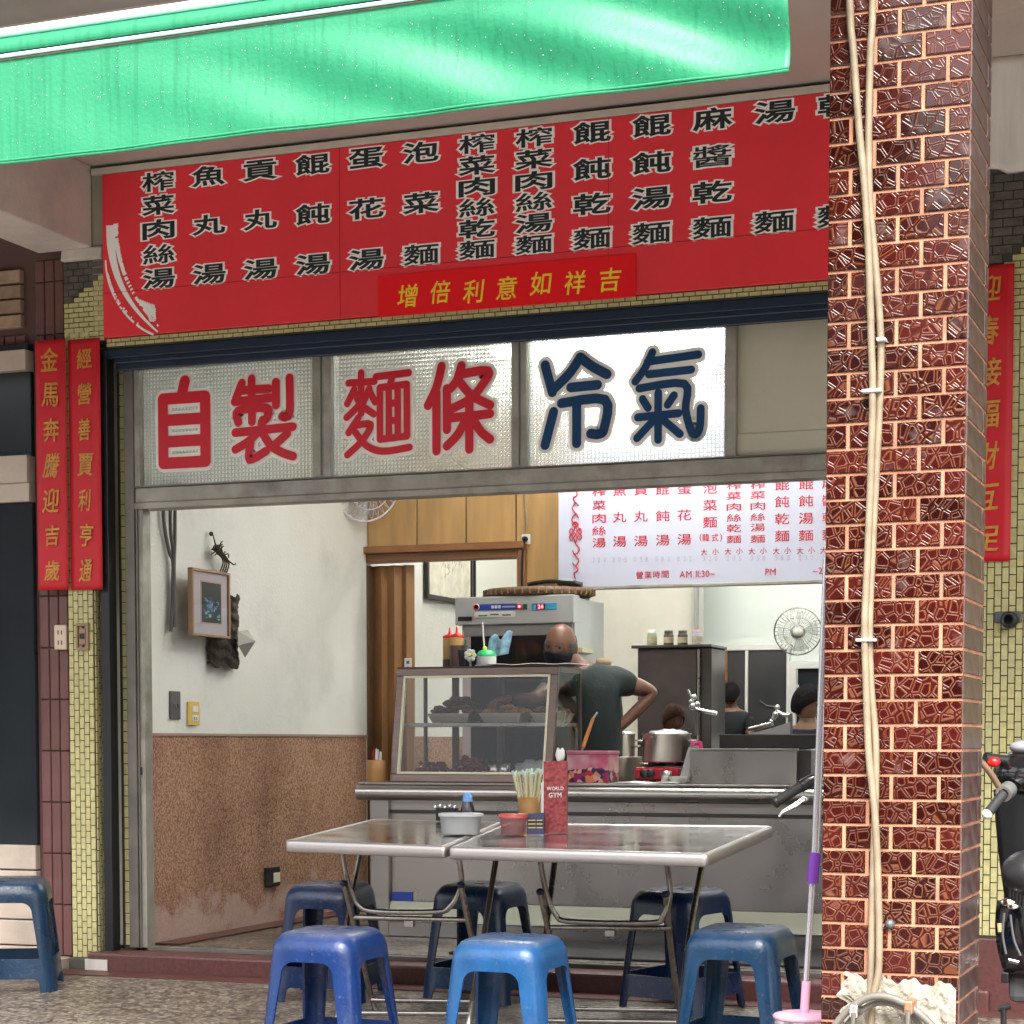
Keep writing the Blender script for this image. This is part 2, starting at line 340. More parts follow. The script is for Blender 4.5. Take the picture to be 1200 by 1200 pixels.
def awning_cloth():
    m = bpy.data.materials.new('green_awning_cloth'); m.use_nodes = True; nt = m.node_tree
    b = nt.nodes['Principled BSDF']; o = nt.nodes['Material Output']; tc = _n(nt, 'ShaderNodeTexCoord')
    mp = _n(nt, 'ShaderNodeMapping'); mp.inputs['Scale'].default_value = (70, 70, 2.2); nt.links.new(tc.outputs['Object'], mp.inputs[0])
    no = _n(nt, 'ShaderNodeTexNoise'); no.inputs['Scale'].default_value = 1; no.inputs['Detail'].default_value = 6; nt.links.new(mp.outputs[0], no.inputs['Vector'])
    rp = _n(nt, 'ShaderNodeValToRGB'); e = rp.color_ramp.elements; e[0].position = .25; e[0].color = (.018, .24, .11, 1); e[1].position = .5; e[1].color = (.032, .31, .15, 1)
    nt.links.new(no.outputs[0], rp.inputs[0]); nt.links.new(rp.outputs[0], b.inputs['Base Color'])
    b.inputs['Roughness'].default_value = .42
    tl = _n(nt, 'ShaderNodeBsdfTranslucent'); nt.links.new(rp.outputs[0], tl.inputs[0])
    mx = _n(nt, 'ShaderNodeMixShader'); mx.inputs[0].default_value = .3
    nt.links.new(b.outputs[0], mx.inputs[1]); nt.links.new(tl.outputs[0], mx.inputs[2]); nt.links.new(mx.outputs[0], o.inputs[0])
    n2 = _n(nt, 'ShaderNodeTexNoise'); n2.inputs['Scale'].default_value = 90; nt.links.new(tc.outputs['Object'], n2.inputs['Vector'])
    bp = _n(nt, 'ShaderNodeBump'); bp.inputs['Strength'].default_value = .25; bp.inputs['Distance'].default_value = .004
    nt.links.new(n2.outputs[0], bp.inputs['Height']); nt.links.new(bp.outputs[0], b.inputs['Normal'])
    return m
awning_m = awning_cloth()
water_m = M('water_drop', (.9, 1, .95), .05, trans=.6)

# ------------------------------------------------------------------ mesh building helpers
def tag(o, label=None, cat=None, group=None, kind=None):
    if label: o['label'] = label
    if cat: o['category'] = cat
    if group: o['group'] = group
    if kind: o['kind'] = kind
    return o
def wloc(o):
    v = Vector((0, 0, 0))
    while o: v += o.location; o = o.parent
    return v
def empty(name, loc, label, cat, group=None):
    o = bpy.data.objects.new(name, None); S.collection.objects.link(o); o.location = Vector(loc)
    o.empty_display_size = .1
    return tag(o, label, cat, group)
class MB:
    def __init__(s): s.v = []; s.f = []; s.sm = []
    def add(s, vs, fs, smooth=False):
        b = len(s.v); s.v += [Vector(p) for p in vs]; s.f += [[b + i for i in f] for f in fs]; s.sm += [smooth] * len(fs); return s
    def box(s, a, b):
        x0, x1 = sorted((a[0], b[0])); y0, y1 = sorted((a[1], b[1])); z0, z1 = sorted((a[2], b[2]))
        vs = [(x, y, z) for z in (z0, z1) for y in (y0, y1) for x in (x0, x1)]
        return s.add(vs, [(0, 2, 3, 1), (4, 5, 7, 6), (0, 1, 5, 4), (2, 6, 7, 3), (0, 4, 6, 2), (1, 3, 7, 5)])
    def hexa(s, p):   # 8 points: bottom 4 ccw, top 4 ccw
        return s.add(p, [(0, 3, 2, 1), (4, 5, 6, 7), (0, 1, 5, 4), (1, 2, 6, 5), (2, 3, 7, 6), (3, 0, 4, 7)])
    def tube(s, pts, r, n=10, cap=True, rs=None):
        pts = [Vector(p) for p in pts]; rings = []; up = None
        for i, p in enumerate(pts):
            t = ((pts[min(i + 1, len(pts) - 1)] - pts[max(i - 1, 0)])).normalized()
            if up is None:
                up = t.orthogonal().normalized()
            else:
                up = (up - t * up.dot(t)); up = up.normalized() if up.length > 1e-5 else t.orthogonal().normalized()
            bi = t.cross(up); rr = rs[i] if rs else r
            rings.append([p + (up * math.cos(2 * math.pi * k / n) + bi * math.sin(2 * math.pi * k / n)) * rr for k in range(n)])
        vs = [v for rg in rings for v in rg]; fs = []
        for i in range(len(pts) - 1):
            for k in range(n):
                a = i * n + k; b2 = i * n + (k + 1) % n; fs.append((a, b2, b2 + n, a + n))
        s.add(vs, fs, True)
        if cap:
            s.add(rings[0], [list(range(n))[::-1]]); s.add(rings[-1], [list(range(n))])
        return s
    def lathe(s, c, prof, n=24, ax='Z', sx=1, sy=1):
        c = Vector(c); vs = []; fs = []
        for (r, h) in prof:
            for k in range(n):
                a = 2 * math.pi * k / n; u, w = r * math.cos(a) * sx, r * math.sin(a) * sy
                vs.append(c + (Vector((u, w, h)) if ax == 'Z' else Vector((u, h, w)) if ax == 'Y' else Vector((h, u, w))))
        for i in range(len(prof) - 1):
            for k in range(n):
                a = i * n + k; b2 = i * n + (k + 1) % n; fs.append((a, b2, b2 + n, a + n))
        s.add(vs, fs, True)
        if prof[0][0] > 1e-6: s.add(vs[:n], [list(range(n))[::-1]])
        if prof[-1][0] > 1e-6: s.add(vs[-n:], [list(range(n))])
        return s
    def ball(s, c, r, n=14, sc=(1, 1, 1), fn=None):
        m = n // 2; vs = []; fs = []; c = Vector(c)
        for i in range(m + 1):
            th = math.pi * i / m
            for k in range(n):
                ph = 2 * math.pi * k / n
                d = Vector((math.sin(th) * math.cos(ph), math.sin(th) * math.sin(ph), math.cos(th)))
                rr = r * (fn(d) if fn else 1)
                vs.append(c + Vector((d.x * sc[0], d.y * sc[1], d.z * sc[2])) * rr)
        for i in range(m):
            for k in range(n):
                a = i * n + k; b2 = i * n + (k + 1) % n; fs.append((a, a + n, b2 + n, b2))
        return s.add(vs, fs, True)
    def prism(s, pts2, y0, y1):   # polygon in XZ extruded along Y
        n = len(pts2); vs = [(x, y0, z) for x, z in pts2] + [(x, y1, z) for x, z in pts2]
        s.add(vs, [list(range(n)), list(range(n, 2 * n))[::-1]] + [(i, i + n, (i + 1) % n + n, (i + 1) % n) for i in range(n)])
        return s
    def grid(s, fn, nu, nv, smooth=True):
        vs = [fn(i / nu, j / nv) for j in range(nv + 1) for i in range(nu + 1)]
        fs = [(j * (nu + 1) + i, j * (nu + 1) + i + 1, (j + 1) * (nu + 1) + i + 1, (j + 1) * (nu + 1) + i) for j in range(nv) for i in range(nu)]
        return s.add(vs, fs, smooth)
    def xf(s, mtx): s.v = [mtx @ v for v in s.v]; return s
    def build(s, name, mat, parent=None, bevel=0, solid=0, seg=2):
        off = wloc(parent) if parent else None
        me = bpy.data.meshes.new(name)
        o = bpy.data.objects.new(name, me); S.collection.objects.link(o)
        if parent: o.parent = parent; loc = off
        else:
            c = sum(s.v, Vector()) / len(s.v); zmin = min(v.z for v in s.v); loc = Vector((c.x, c.y, zmin)); o.location = loc
        me.from_pydata([tuple(v - loc) for v in s.v], [], s.f); me.update()
        for p, sm in zip(me.polygons, s.sm): p.use_smooth = sm
        if mat: me.materials.append(mat)
        if solid:
            md = o.modifiers.new('solid', 'SOLIDIFY'); md.thickness = solid; md.offset = 0
        if bevel:
            md = o.modifiers.new('bevel', 'BEVEL'); md.width = bevel; md.segments = seg; md.limit_method = 'ANGLE'; md.angle_limit = R(40)
        return o
def fixn(o):
    bm = bmesh.new(); bm.from_mesh(o.data); bmesh.ops.recalc_face_normals(bm, faces=bm.faces); bm.to_mesh(o.data); bm.free(); return o
def box(name, a, b, mat, parent=None, bevel=0): return MB().box(a, b).build(name, mat, parent, bevel)
def bake(o):
    dg = bpy.context.evaluated_depsgraph_get(); dg.update(); ev = o.evaluated_get(dg)
    me = bpy.data.meshes.new_from_object(ev, depsgraph=dg); return me
def drop(o):
    bpy.data.objects.remove(o, do_unlink=True)
def copy_tree(o, parent=None):
    c = o.copy(); S.collection.objects.link(c); c.parent = parent
    if 'label' in c and parent is None: pass
    for ch in list(o.children): copy_tree(ch, c)
    return c

def smooth_path(pts, n=6):
    out = []; P = [Vector(p) for p in pts]
    for i in range(len(P) - 1):
        p0, p1, p2, p3 = P[max(i - 1, 0)], P[i], P[i + 1], P[min(i + 2, len(P) - 1)]
        for k in range(n):
            t = k / n
            out.append(.5 * ((2 * p1) + (p2 - p0) * t + (2 * p0 - 5 * p1 + 4 * p2 - p3) * t * t + (3 * p1 - p0 - 3 * p2 + p3) * t ** 3))
    out.append(P[-1]); return out

# ------------------------------------------------------------------ lettering (Blender's own built-in font)
_gl = {}
def glyph(ch, bev):
    k = (ch, round(bev, 4))
    if k in _gl: return _gl[k]
    cu = bpy.data.curves.new('t', 'FONT'); cu.body = ch; cu.size = 1; cu.resolution_u = 3
    cu.bevel_depth = bev; cu.bevel_resolution = 1; cu.fill_mode = 'BOTH'
    o = bpy.data.objects.new('t', cu); S.collection.objects.link(o)
    me = bake(o); vs = [v.co.copy() for v in me.vertices]; fs = [list(p.vertices) for p in me.polygons]
    drop(o); bpy.data.meshes.remove(me)
    _gl[k] = (vs, fs); return _gl[k]
def put_text(mb, ch, c, w, h, bev, U=Vector((1, 0, 0)), V=Vector((0, 0, 1)), N=Vector((0, -1, 0)), th=.0012, fit=True, rot=0, shear=0):
    """one character with its centre at c, its bare outline fitted to w x h; bev thickens the strokes (in em)"""
    v0, _ = glyph(ch, 0.0001 if bev else bev); vs, fs = glyph(ch, bev)
    x0, x1 = min(v.x for v in v0), max(v.x for v in v0); y0, y1 = min(v.y for v in v0), max(v.y for v in v0)
    if fit: sx, sy = w / max(x1 - x0, .3), h / max(y1 - y0, .3)
    else: sx, sy = w, h
    cx, cy = (x0 + x1) / 2, (y0 + y1) / 2
    zr = max(abs(v.z) for v in vs) or 1
    out = []
    cr, sr = math.cos(rot), math.sin(rot)
    for v in vs:
        a, b = (v.x - cx) * sx, (v.y - cy) * sy; a += shear * b
        a, b = a * cr - b * sr, a * sr + b * cr
        out.append(Vector(c) + U * a + V * b + N * (v.z / zr * th))
    mb.add(out, fs)
def char_obj(ch, c, w, h, bev, mat, parent, obev=0, omat=None, th=.0006, **k):
    m = MB(); put_text(m, ch, c, w, h, bev, th=th, **k); o = m.build('character', mat, parent)
    if obev:
        m = MB(); put_text(m, ch, Vector(c) + Vector((0, .0006, 0)), w, h, obev, th=.0004, **k); m.build('outline', omat, o)
    return o
STROKES = {
 '自': (13, [[(52,104),(47,90)], [(10,84),(90,84),(90,6),(10,6),(10,84)], [(12,58),(88,58)], [(12,32),(88,32)]]),
 '製': (9.5, [[(15,97),(5,79)], [(12,88),(58,88)], [(3,75),(62,77)], [(31,101),(31,50)], [(9,50),(9,64),(55,65),(55,53),(48,51)], [(70,95),(70,68)], [(92,99),(92,60),(86,53),(80,54)],
   [(47,49),(46,42)], [(4,38),(97,41)], [(42,38),(26,27),(4,18)], [(29,25),(27,5),(54,14)], [(48,36),(62,20),(80,11),(97,6)], [(88,33),(70,22)]]),
 '麵': (7.5, [[(6,88),(47,88)], [(26,99),(26,52)], [(15,80),(4,64)], [(15,78),(22,66)], [(39,80),(31,66)], [(39,78),(48,64)], [(26,64),(14,55),(3,48)], [(28,60),(46,50)], [(22,47),(6,30)], [(18,38),(41,38),(28,20),(4,4)],
   [(17,30),(34,14),(60,6),(102,9)], [(50,93),(101,95)], [(76,93),(72,82)], [(56,80),(98,82),(98,22),(56,20),(56,80)], [(70,80),(70,22)], [(84,80),(84,22)], [(70,61),(84,61)], [(70,41),(84,41)]]),
 '條': (9.5, [[(24,100),(16,76),(3,56)], [(16,70),(16,3)], [(32,74),(32,27)], [(54,99),(48,84),(38,74)], [(50,89),(94,91),(84,74),(66,60),(38,50)], [(52,80),(70,64),(97,52)], [(38,40),(97,42)], [(66,54),(66,3)], [(60,36),(48,20),(32,8)], [(72,36),(84,22),(97,13)]]),
 '冷': (10, [[(5,93),(16,62)], [(18,40),(5,3)], [(58,99),(42,82),(19,66)], [(58,99),(76,88),(98,78)], [(44,66),(84,67)], [(30,49),(95,50),(94,18),(86,12),(74,13)], [(53,49),(53,3)]]),
 '氣': (8, [[(27,99),(16,82),(2,68)], [(20,89),(94,93)], [(22,75),(84,77)], [(8,60),(74,62),(76,34),(84,10),(92,6),(97,14),(98,34)], [(36,54),(36,2)], [(6,28),(66,30)], [(13,48),(21,38)], [(59,50),(50,40)], [(31,25),(5,5)], [(43,24),(68,7)]]),
}
def stroke_char(ch, x0, x1, z0, z1, y, dw, mat, parent, name='character'):
    wd, st = STROKES[ch]; sx, sz = (x1 - x0) / 100, (z1 - z0) / 100; r = (wd / 2 + dw) * sz; m = MB()
    for i, s_ in enumerate(st):
        yy = y - i * .00035; P = [Vector((x0 + a * sx, yy, z0 + b * sz)) for a, b in s_]
        if len(P) > 2 and P[0] != P[-1]:
            P = smooth_path(P, 4) if ch != '自' else P
        for j, p in enumerate(P):
            if not (j == len(P) - 1 and (P[0] - p).length < 1e-5): m.add([p + Vector((math.cos(t * math.pi / 8) * r, -.0001 * (j % 2), math.sin(t * math.pi / 8) * r)) for t in range(16)], [list(range(16))])
            if j:
                d = (P[j] - P[j - 1])
                if d.length < 1e-6: continue
                d.normalize(); n = Vector((-d.z, 0, d.x)) * r; e = Vector((0, -.00018 - .00008 * (j % 2), 0))
                m.add([P[j - 1] - n + e, P[j] - n + e, P[j] + n + e, P[j - 1] + n + e], [(0, 1, 2, 3)])
    return fixn(m.build(name, mat, parent))
def line_text(mb, txt, c, h, bev, U=Vector((1, 0, 0)), V=Vector((0, 0, 1)), N=Vector((0, -1, 0)), th=.001, adv=.62, wf=.8):
    """latin / digits as a run centred at c"""
    widths = []
    for ch in txt:
        if ch == ' ': widths.append(.4); continue
        v0, _ = glyph(ch, 0.0001); widths.append((max(v.x for v in v0) - min(v.x for v in v0)) + .12)
    tot = sum(widths); x = -tot / 2
    for ch, w in zip(txt, widths):
        if ch != ' ':
            v0, _ = glyph(ch, .0001); vs, fs = glyph(ch, bev); cxx = (min(v.x for v in v0) + max(v.x for v in v0)) / 2
            zr = max(abs(v.z) for v in vs) or 1
            mb.add([Vector(c) + U * ((x + w / 2 + v.x - cxx) * h * 1.4 * wf) + V * ((v.y - .35) * h * 1.4) + N * (v.z / zr * th) for v in vs], fs)
        x += w

# ================================================================== THE SETTING
D = 8.12            # shop-front plane
XL = -4.974         # left inner wall
IZ = .125           # inner floor level
CEIL = 3.69
box('road', (-60, -60, -.5), (60, 1.5, -.30), asphalt)['kind'] = 'structure'
tag(box('pavement', (-60, 1.5, -.5), (60, 4.75, -.16), M('wet_concrete', (.50, .48, .45), .35, var=.2, vs=2)), kind='structure')
tag(MB().hexa([(-12, 4.75, -.4), (9, 4.75, -.4), (9, 8.05, -.4), (-12, 8.05, -.4), (-12, 4.75, floorz(4.75)), (9, 4.75, floorz(4.75)), (9, 8.05, floorz(8.05)), (-12, 8.05, floorz(8.05))]).build('arcade_floor', terrazzo_m), kind='structure')
tag(MB().hexa([(-60, 14.8, -.5), (60, 14.8, -.5), (60, 60, -.5), (-60, 60, -.5), (-60, 14.8, -.22), (60, 14.8, -.22), (60, 60, -.22), (-60, 60, -.22)]).build('ground', asphalt), kind='structure')
# red kerb strip flush with the floor, the raised red threshold, inner floor
tag(MB().hexa([(-12, 7.90, floorz(7.9) - .02), (9, 7.90, floorz(7.9) - .02), (9, 8.048, floorz(8.05) - .02), (-12, 8.048, floorz(8.05) - .02), (-12, 7.90, floorz(7.9) + .004), (9, 7.90, floorz(7.9) + .004), (9, 8.048, floorz(8.05) + .004), (-12, 8.048, floorz(8.05) + .004)]).build('red_floor_strip', red_floor), kind='structure')
tag(box('threshold', (-5.14, 8.05, -.3), (-1.05, 8.36, IZ - .012), red_floor, bevel=.012), kind='structure')
tag(box('shop_floor', (-5.3, 8.36, -.3), (3.4, 14.5, IZ), terrazzo_m), kind='structure')
tag(MB().box((XL + .002, 8.37, IZ + .004), (XL + .14, 10.7, IZ + .009)).build('shop_floor_border', red_floor), kind='structure')
# inner left wall: white above, washed-pebble wainscot below
wl = tag(box('wall_left', (XL - .16, 8.30, IZ), (XL, 14.5, 3.2), white_wall), kind='structure')
wc = MB().box((XL, 8.305, IZ), (XL + .006, 10.76, 1.117)).build('wainscot', wainscot_m, wl, bevel=.003)
MB().box((XL, 10.93, IZ), (XL + .006, 14.3, 1.117)).build('wainscot', wainscot_m, wl, bevel=.003)
box('wainscot_cap', (XL + .006, 8.306, 1.112), (XL + .012, 10.76, 1.124), M('cap_mould', (.34, .24, .2), .7), wl)
tag(box('shop_ceiling', (-5.3, 8.3, 3.2), (3.6, 14.9, 3.3), white_wall), kind='structure')
tag(box('wall_right', (3.3, 8.3, IZ), (3.45, 14.5, 3.2), white_wall), kind='structure')
tag(box('wall_back', (-5.2, 13.8, IZ), (3.4, 14.0, 3.2), kitchen_wall), kind='structure')
# arcade ceiling, front beam above the awning
tag(box('arcade_ceiling', (-12, 5.3, CEIL), (9, 8.4, CEIL + .2), ceil_m), kind='structure')
fb = tag(box('front_beam', (-12, 5.42, 3.355), (9, 5.62, 7.5), fascia_m), kind='structure')
# grey mosaic on the beam's face: 3 rows of tiles that show
mt = MB()
for r_ in range(6):
    for k in range(70):
        x = -6.2 + k * .105 + (r_ % 2) * .05; z = 3.40 + r_ * .055
        mt.box((x, 5.412, z), (x + .098, 5.42, z + .048))
tag(mt.build('mosaic_tile', mosaic_grey, fb), kind='stuff')
# side wall of the house above the shop (keeps the arcade dark from above)
tag(box('upper_floor', (-12, 5.62, CEIL + .2), (9, 14.9, 7.5), fascia_m), kind='structure')

# unseen row of houses behind the camera, added to block the low sky
ob = empty('sky_block_building', (0, -13, -.3), 'unseen row of plain grey shophouses added across the street to block low sky', 'building')
box('wall', (-26, -20, -.3), (20, -13, 7.2), M('sky_block_wall', (.20, .19, .18), .8, var=.3, vs=1), ob)
for k in range(11):
    x = -24 + k * 4
    box('sky_block_opening', (x - 1.6, -13.02, -.25), (x + 1.6, -13.0, 2.6), black, ob)
    for sg in (-1, 1): box('window', (x + sg * .85 - .55, -13.03, 3.9), (x + sg * .85 + .55, -13.0, 5.4), dark_glass, ob)
# ---- left cross beam (concrete) running from the pillar to the street
bm_ = tag(box('cross_beam', (-5.395, 5.62, 3.323), (-5.109, 8.12, CEIL), plaster, bevel=.006), kind='structure')
# plaster above the neighbour's wall
nb = empty('neighbour_shop_front', (-6.6, 8.15, 0), 'brown tiled front of the neighbouring shop at the left edge with cream window frames', 'shop front')
MB().box((-12, 8.16, -.1), (-5.30, 8.45, 3.6)).build('wall', M('neighbour_wall', (.10, .05, .045), .8), nb)
# tiled pier: individual brown tiles
def tile_obj(name, w, h, t, mat, parent, loc, src={}):
    k = (name, round(w, 3), round(h, 3), mat.name)
    if k not in src:
        b = min(.003, w * .2, h * .2)
        me = bpy.data.meshes.new(name)
        vs = [(-w/2, 0, -h/2), (w/2, 0, -h/2), (w/2, 0, h/2), (-w/2, 0, h/2),
              (-w/2, -t + b, -h/2), (w/2, -t + b, -h/2), (w/2, -t + b, h/2), (-w/2, -t + b, h/2),
              (-w/2 + b, -t, -h/2 + b), (w/2 - b, -t, -h/2 + b), (w/2 - b, -t, h/2 - b), (-w/2 + b, -t, h/2 - b)]
        fs = [(8, 9, 10, 11)] + [(i, (i + 1) % 4, (i + 1) % 4 + 4, i + 4) for i in range(4)] + [(i + 4, (i + 1) % 4 + 4, (i + 1) % 4 + 8, i + 8) for i in range(4)]
        me.from_pydata(vs, [], fs); me.materials.append(mat); src[k] = me
    o = bpy.data.objects.new(name, src[k]); S.collection.objects.link(o); o.parent = parent
    o.location = Vector(loc) - wloc(parent); return o
for k in range(3):
    z = .08
    while z < 3.28:
        h = .24 if True else 0
        top = min(z + h, 3.30)
        tile_obj('tile', .047, top - z - .005, .010, brown_tile, nb, (-5.425 + k * .0525 + .012, 8.16, (z + top) / 2))
        z += h
# tan ledger bricks high on the left
for r_ in range(5):
    z = 2.995 + r_ * .068
    for k in range(3):
        off = (r_ % 2) * .16
        x = -5.50 - k * .33 - .0
        x1 = x - off if k else x
        x0 = x - .325 - off
        if r_ < 4: tile_obj('brick', abs(x1 - x0) - .006, .058, .03 + .01 * ((r_ * 7 + k) % 3) / 2, tan_brick, nb, ((x0 + x1) / 2, 8.16, z + .034))
# brown vertical tiles under them
for k in range(8):
    tile_obj('tile', .052, .165, .012, brown_tile, nb, (-5.52 - k * .058, 8.16, 2.885))
# window: dark band, cream frames, glass, cream panels
zz = lambda y: atY(20, y, 8.13).z
for nm, y0, y1, mt_, t in (('lintel', 404, 412, black, .05), ('frame', 412, 436, cream_frame, .07), ('pane', 436, 535, dark_glass, .03),
                           ('frame', 535, 567, cream_frame, .07), ('frame', 567, 589, cream_frame, .055), ('pane', 589, 990, dark_glass, .03)):
    box(nm, (-6.6, 8.16 - t, zz(y1)), (-5.455, 8.16, zz(y0)), mt_, nb, bevel=.004)
zc = [990, 1020, 1048, 1078, 1108, 1126]
for a, b in zip(zc[:-1], zc[1:]):
    box('panel', (-6.6, 8.16 - .045, zz(b) + .006), (-5.455, 8.16, zz(a)), cream_frame, nb, bevel=.006)
box('sill', (-6.6, 8.03, .02), (-5.27, 8.16, .075), cream_frame, nb)

# ---- pillars faced with small yellow tiles
def small_tiles(parent, x0, x1, z0, z1, yf, vertical=True, p=(.027, .056), mat=yellow_tile, axis='y', skip=None, t=.005):
    m = MB(); pw, ph = p; nx = max(1, round((x1 - x0) / (pw if vertical else ph)))
    W = (x1 - x0) / nx
    H = ph if vertical else pw
    for i in range(nx + (0 if vertical else 1)):
        nz = int((z1 - z0) / H) + 2
        for j in range(-1, nz):
            a0 = x0 + i * W; zb = z0 + j * H
            if vertical: zb += (i % 2) * H / 2
            else: a0 -= (j % 2) * W / 2
            a1 = a0 + W; zt = zb + H
            a0c, a1c = max(a0, x0), min(a1, x1); zbc, ztc = max(zb, z0), min(zt, z1)
            if a1c - a0c < .008 or ztc - zbc < .008: continue
            if skip and skip((a0c + a1c) / 2, (zbc + ztc) / 2): continue
            g = .0022; tt = t + rnd.uniform(-.0008, .0012)
            if axis == 'y': m.box((a0c + g, yf - tt, zbc + g), (a1c - g, yf, ztc - g))
            else: m.box((yf, a0c + g, zbc + g), (yf + tt, a1c - g, ztc - g))
    return m
pl = empty('left_pillar', (-5.19, 8.2, 0), 'narrow pillar faced with small yellow mosaic tiles between the red couplets and the shop opening', 'pillar')
box('core', (-5.262, 8.125, -.05), (-5.128, 8.36, 3.32), dark_grout, pl)
tag(small_tiles(pl, -5.262, -5.129, .08, 2.97, 8.125).build('yellow_tile', yellow_tile, pl), kind='stuff')
tag(small_tiles(pl, 8.127, 8.36, .08, 2.88, -5.128, axis='x', p=(.024, .05)).build('yellow_tile', yellow_tile, pl), kind='stuff')
# horizontal yellow tiles then dark brick above, stepped edge
step = lambda x, z: z > 3.085 + (x + 5.262) * .55
tag(small_tiles(pl, -5.262, -5.05, 2.905, 3.30, 8.122, vertical=False, p=(.0225, .055), skip=step).build('yellow_tile', yellow_tile, pl), kind='stuff')
box('core', (-5.262, 8.122, 2.905), (-5.04, 8.36, 3.32), dark_grout, pl)
tag(small_tiles(pl, -5.262, -5.05, 2.905, 3.29, 8.1215, vertical=False, p=(.03, .06), mat=dark_brick, skip=lambda x, z: not step(x, z)).build('dark_brick', dark_brick, pl), kind='stuff')
MB().hexa([(-5.262, 8.09, 3.27), (-5.05, 8.09, 3.27), (-5.05, 8.3, 3.27), (-5.262, 8.3, 3.27), (-5.262, 8.10, 3.325), (-5.05, 8.10, 3.325), (-5.05, 8.3, 3.325), (-5.262, 8.3, 3.325)]).build('plaster_lip', plaster, pl, bevel=.008)
box('base', (-5.275, 8.10, -.05), (-5.06, 8.40, .08), M('grey_base', (.09, .085, .07), .8, var=.3), pl, bevel=.006)
# thin inner return with yellow tiles behind the black shutter rail
box('core', (-5.075, 8.26, -.05), (-4.975, 8.33, 2.88), dark_grout, pl)
tag(small_tiles(pl, -5.060, -5.0, .13, 2.86, 8.26, p=(.024, .05)).build('yellow_tile', yellow_tile, pl), kind='stuff')
box('sill', (-5.148, 8.044, .03), (-5.03, 8.26, .082), plaster, pl)

rp_ = empty('right_pillar', (-.6, 8.2, 0), 'wall faced with small yellow mosaic tiles seen to the right of the red brick column', 'pillar')
box('core', (-1.2, 8.125, -.05), (1.5, 8.45, 3.69), dark_grout, rp_)
rstep = lambda x, z: z > 2.90 + (x + 1.05) * 1.15
tag(small_tiles(rp_, -1.2, .25, .32, 2.72, 8.125, p=(.028, .060)).build('yellow_tile', yellow_tile, rp_), kind='stuff')
tag(small_tiles(rp_, -1.2, .25, 2.72, 3.40, 8.125, vertical=False, p=(.026, .062), skip=rstep).build('yellow_tile', yellow_tile, rp_), kind='stuff')
tag(small_tiles(rp_, -1.2, .25, 2.72, 3.30, 8.1245, vertical=False, p=(.034, .075), mat=dark_brick, skip=lambda x, z: not rstep(x, z)).build('dark_brick', dark_brick, rp_), kind='stuff')
box('base', (-1.2, 8.10, -.05), (1.5, 8.125, .31), red_floor, rp_, bevel=.004)
def apron(u, v):
    x = -1.25 + u * 1.9; zb = 3.262 + .012 * math.sin(x * 21) + .006 * math.sin(x * 63)
    z = zb + (CEIL - .002 - zb) * v
    return (x, 8.085 - .02 * math.sin(x * 9 + v * 2) * (1 - v) * .5 - .012 * (1 - v), z)
tag(MB().grid(apron, 60, 14).build('plaster_apron', M('pale_plaster', (.82, .78, .73), .8, var=.2, vs=3, bump=.3, stretch=(6, 6, .8)), rp_, solid=.03))

# ---- the red glazed-brick column
col = empty('brick_column', (-.983, 5.69, 0), 'square column clad in glossy dark red relief tiles with peach grout, in front at the right', 'column')
cx0, cx1, cy0, cy1 = -1.171, -.796, 5.5, 5.88
box('core', (cx0 + .002, cy0 + .002, floorz(5.5) - .1), (cx1 - .002, cy1 - .002, CEIL), grout, col)
zj = .385; PR = .0674; zlow = zj - 7 * PR
def patch_hole(x, z): return False
jz, jx = .0080, .0105
fw = (cx1 - cx0 - 2 * jx - .004) / 3
for r_ in range(-1, 53):
    z = zlow + r_ * PR
    if z + PR > CEIL: break
    A = (r_ % 2 == 0)
    if A: xs = [(cx0 + k * (fw + jx) + .002, cx0 + k * (fw + jx) + fw + .002) for k in range(3)]
    else:
        h = (fw - jx) / 2
        xs = [(cx0 + .002, cx0 + .002 + h)] + [(cx0 + .002 + h + jx + k * (fw + jx), cx0 + .002 + h + jx + k * (fw + jx) + fw) for k in range(2)]
        xs.append((cx1 - .002 - h, cx1 - .002))
    for a, b in xs:
        if patch_hole((a + b) / 2, z + PR / 2): continue
        tile_obj('tile', b - a, PR - jz, .006, tile_m, col, ((a + b) / 2, cy0 + .002, z + PR / 2))
def side_tile_obj(w, h, loc, src={}):
    k = (round(w, 3), round(h, 3))
    if k not in src:
        me = bpy.data.meshes.new('tile'); t, b = .003, .0015
        vs = [(0, -w/2, -h/2), (0, w/2, -h/2), (0, w/2, h/2), (0, -w/2, h/2), (t, -w/2 + b, -h/2 + b), (t, w/2 - b, -h/2 + b), (t, w/2 - b, h/2 - b), (t, -w/2 + b, h/2 - b)]
        me.from_pydata(vs, [], [(4, 5, 6, 7)] + [(i, (i + 1) % 4, (i + 1) % 4 + 4, i + 4) for i in range(4)]); me.materials.append(side_tile); src[k] = me
    o = bpy.data.objects.new('tile', src[k]); S.collection.objects.link(o); o.parent = col; o.location = Vector(loc) - wloc(col)
for r_ in range(-1, 50):
    z = zlow + r_ * PR
    if r_ % 2: spans = [(cy0 + .006, cy1 - .006)]
    else: spans = [(cy0 + .006, cy1 - .075), (cy1 - .065, cy1 - .006)]
    for a, b in spans: side_tile_obj(b - a, PR - jz, (cx1 - .002, (a + b) / 2, z + PR / 2))
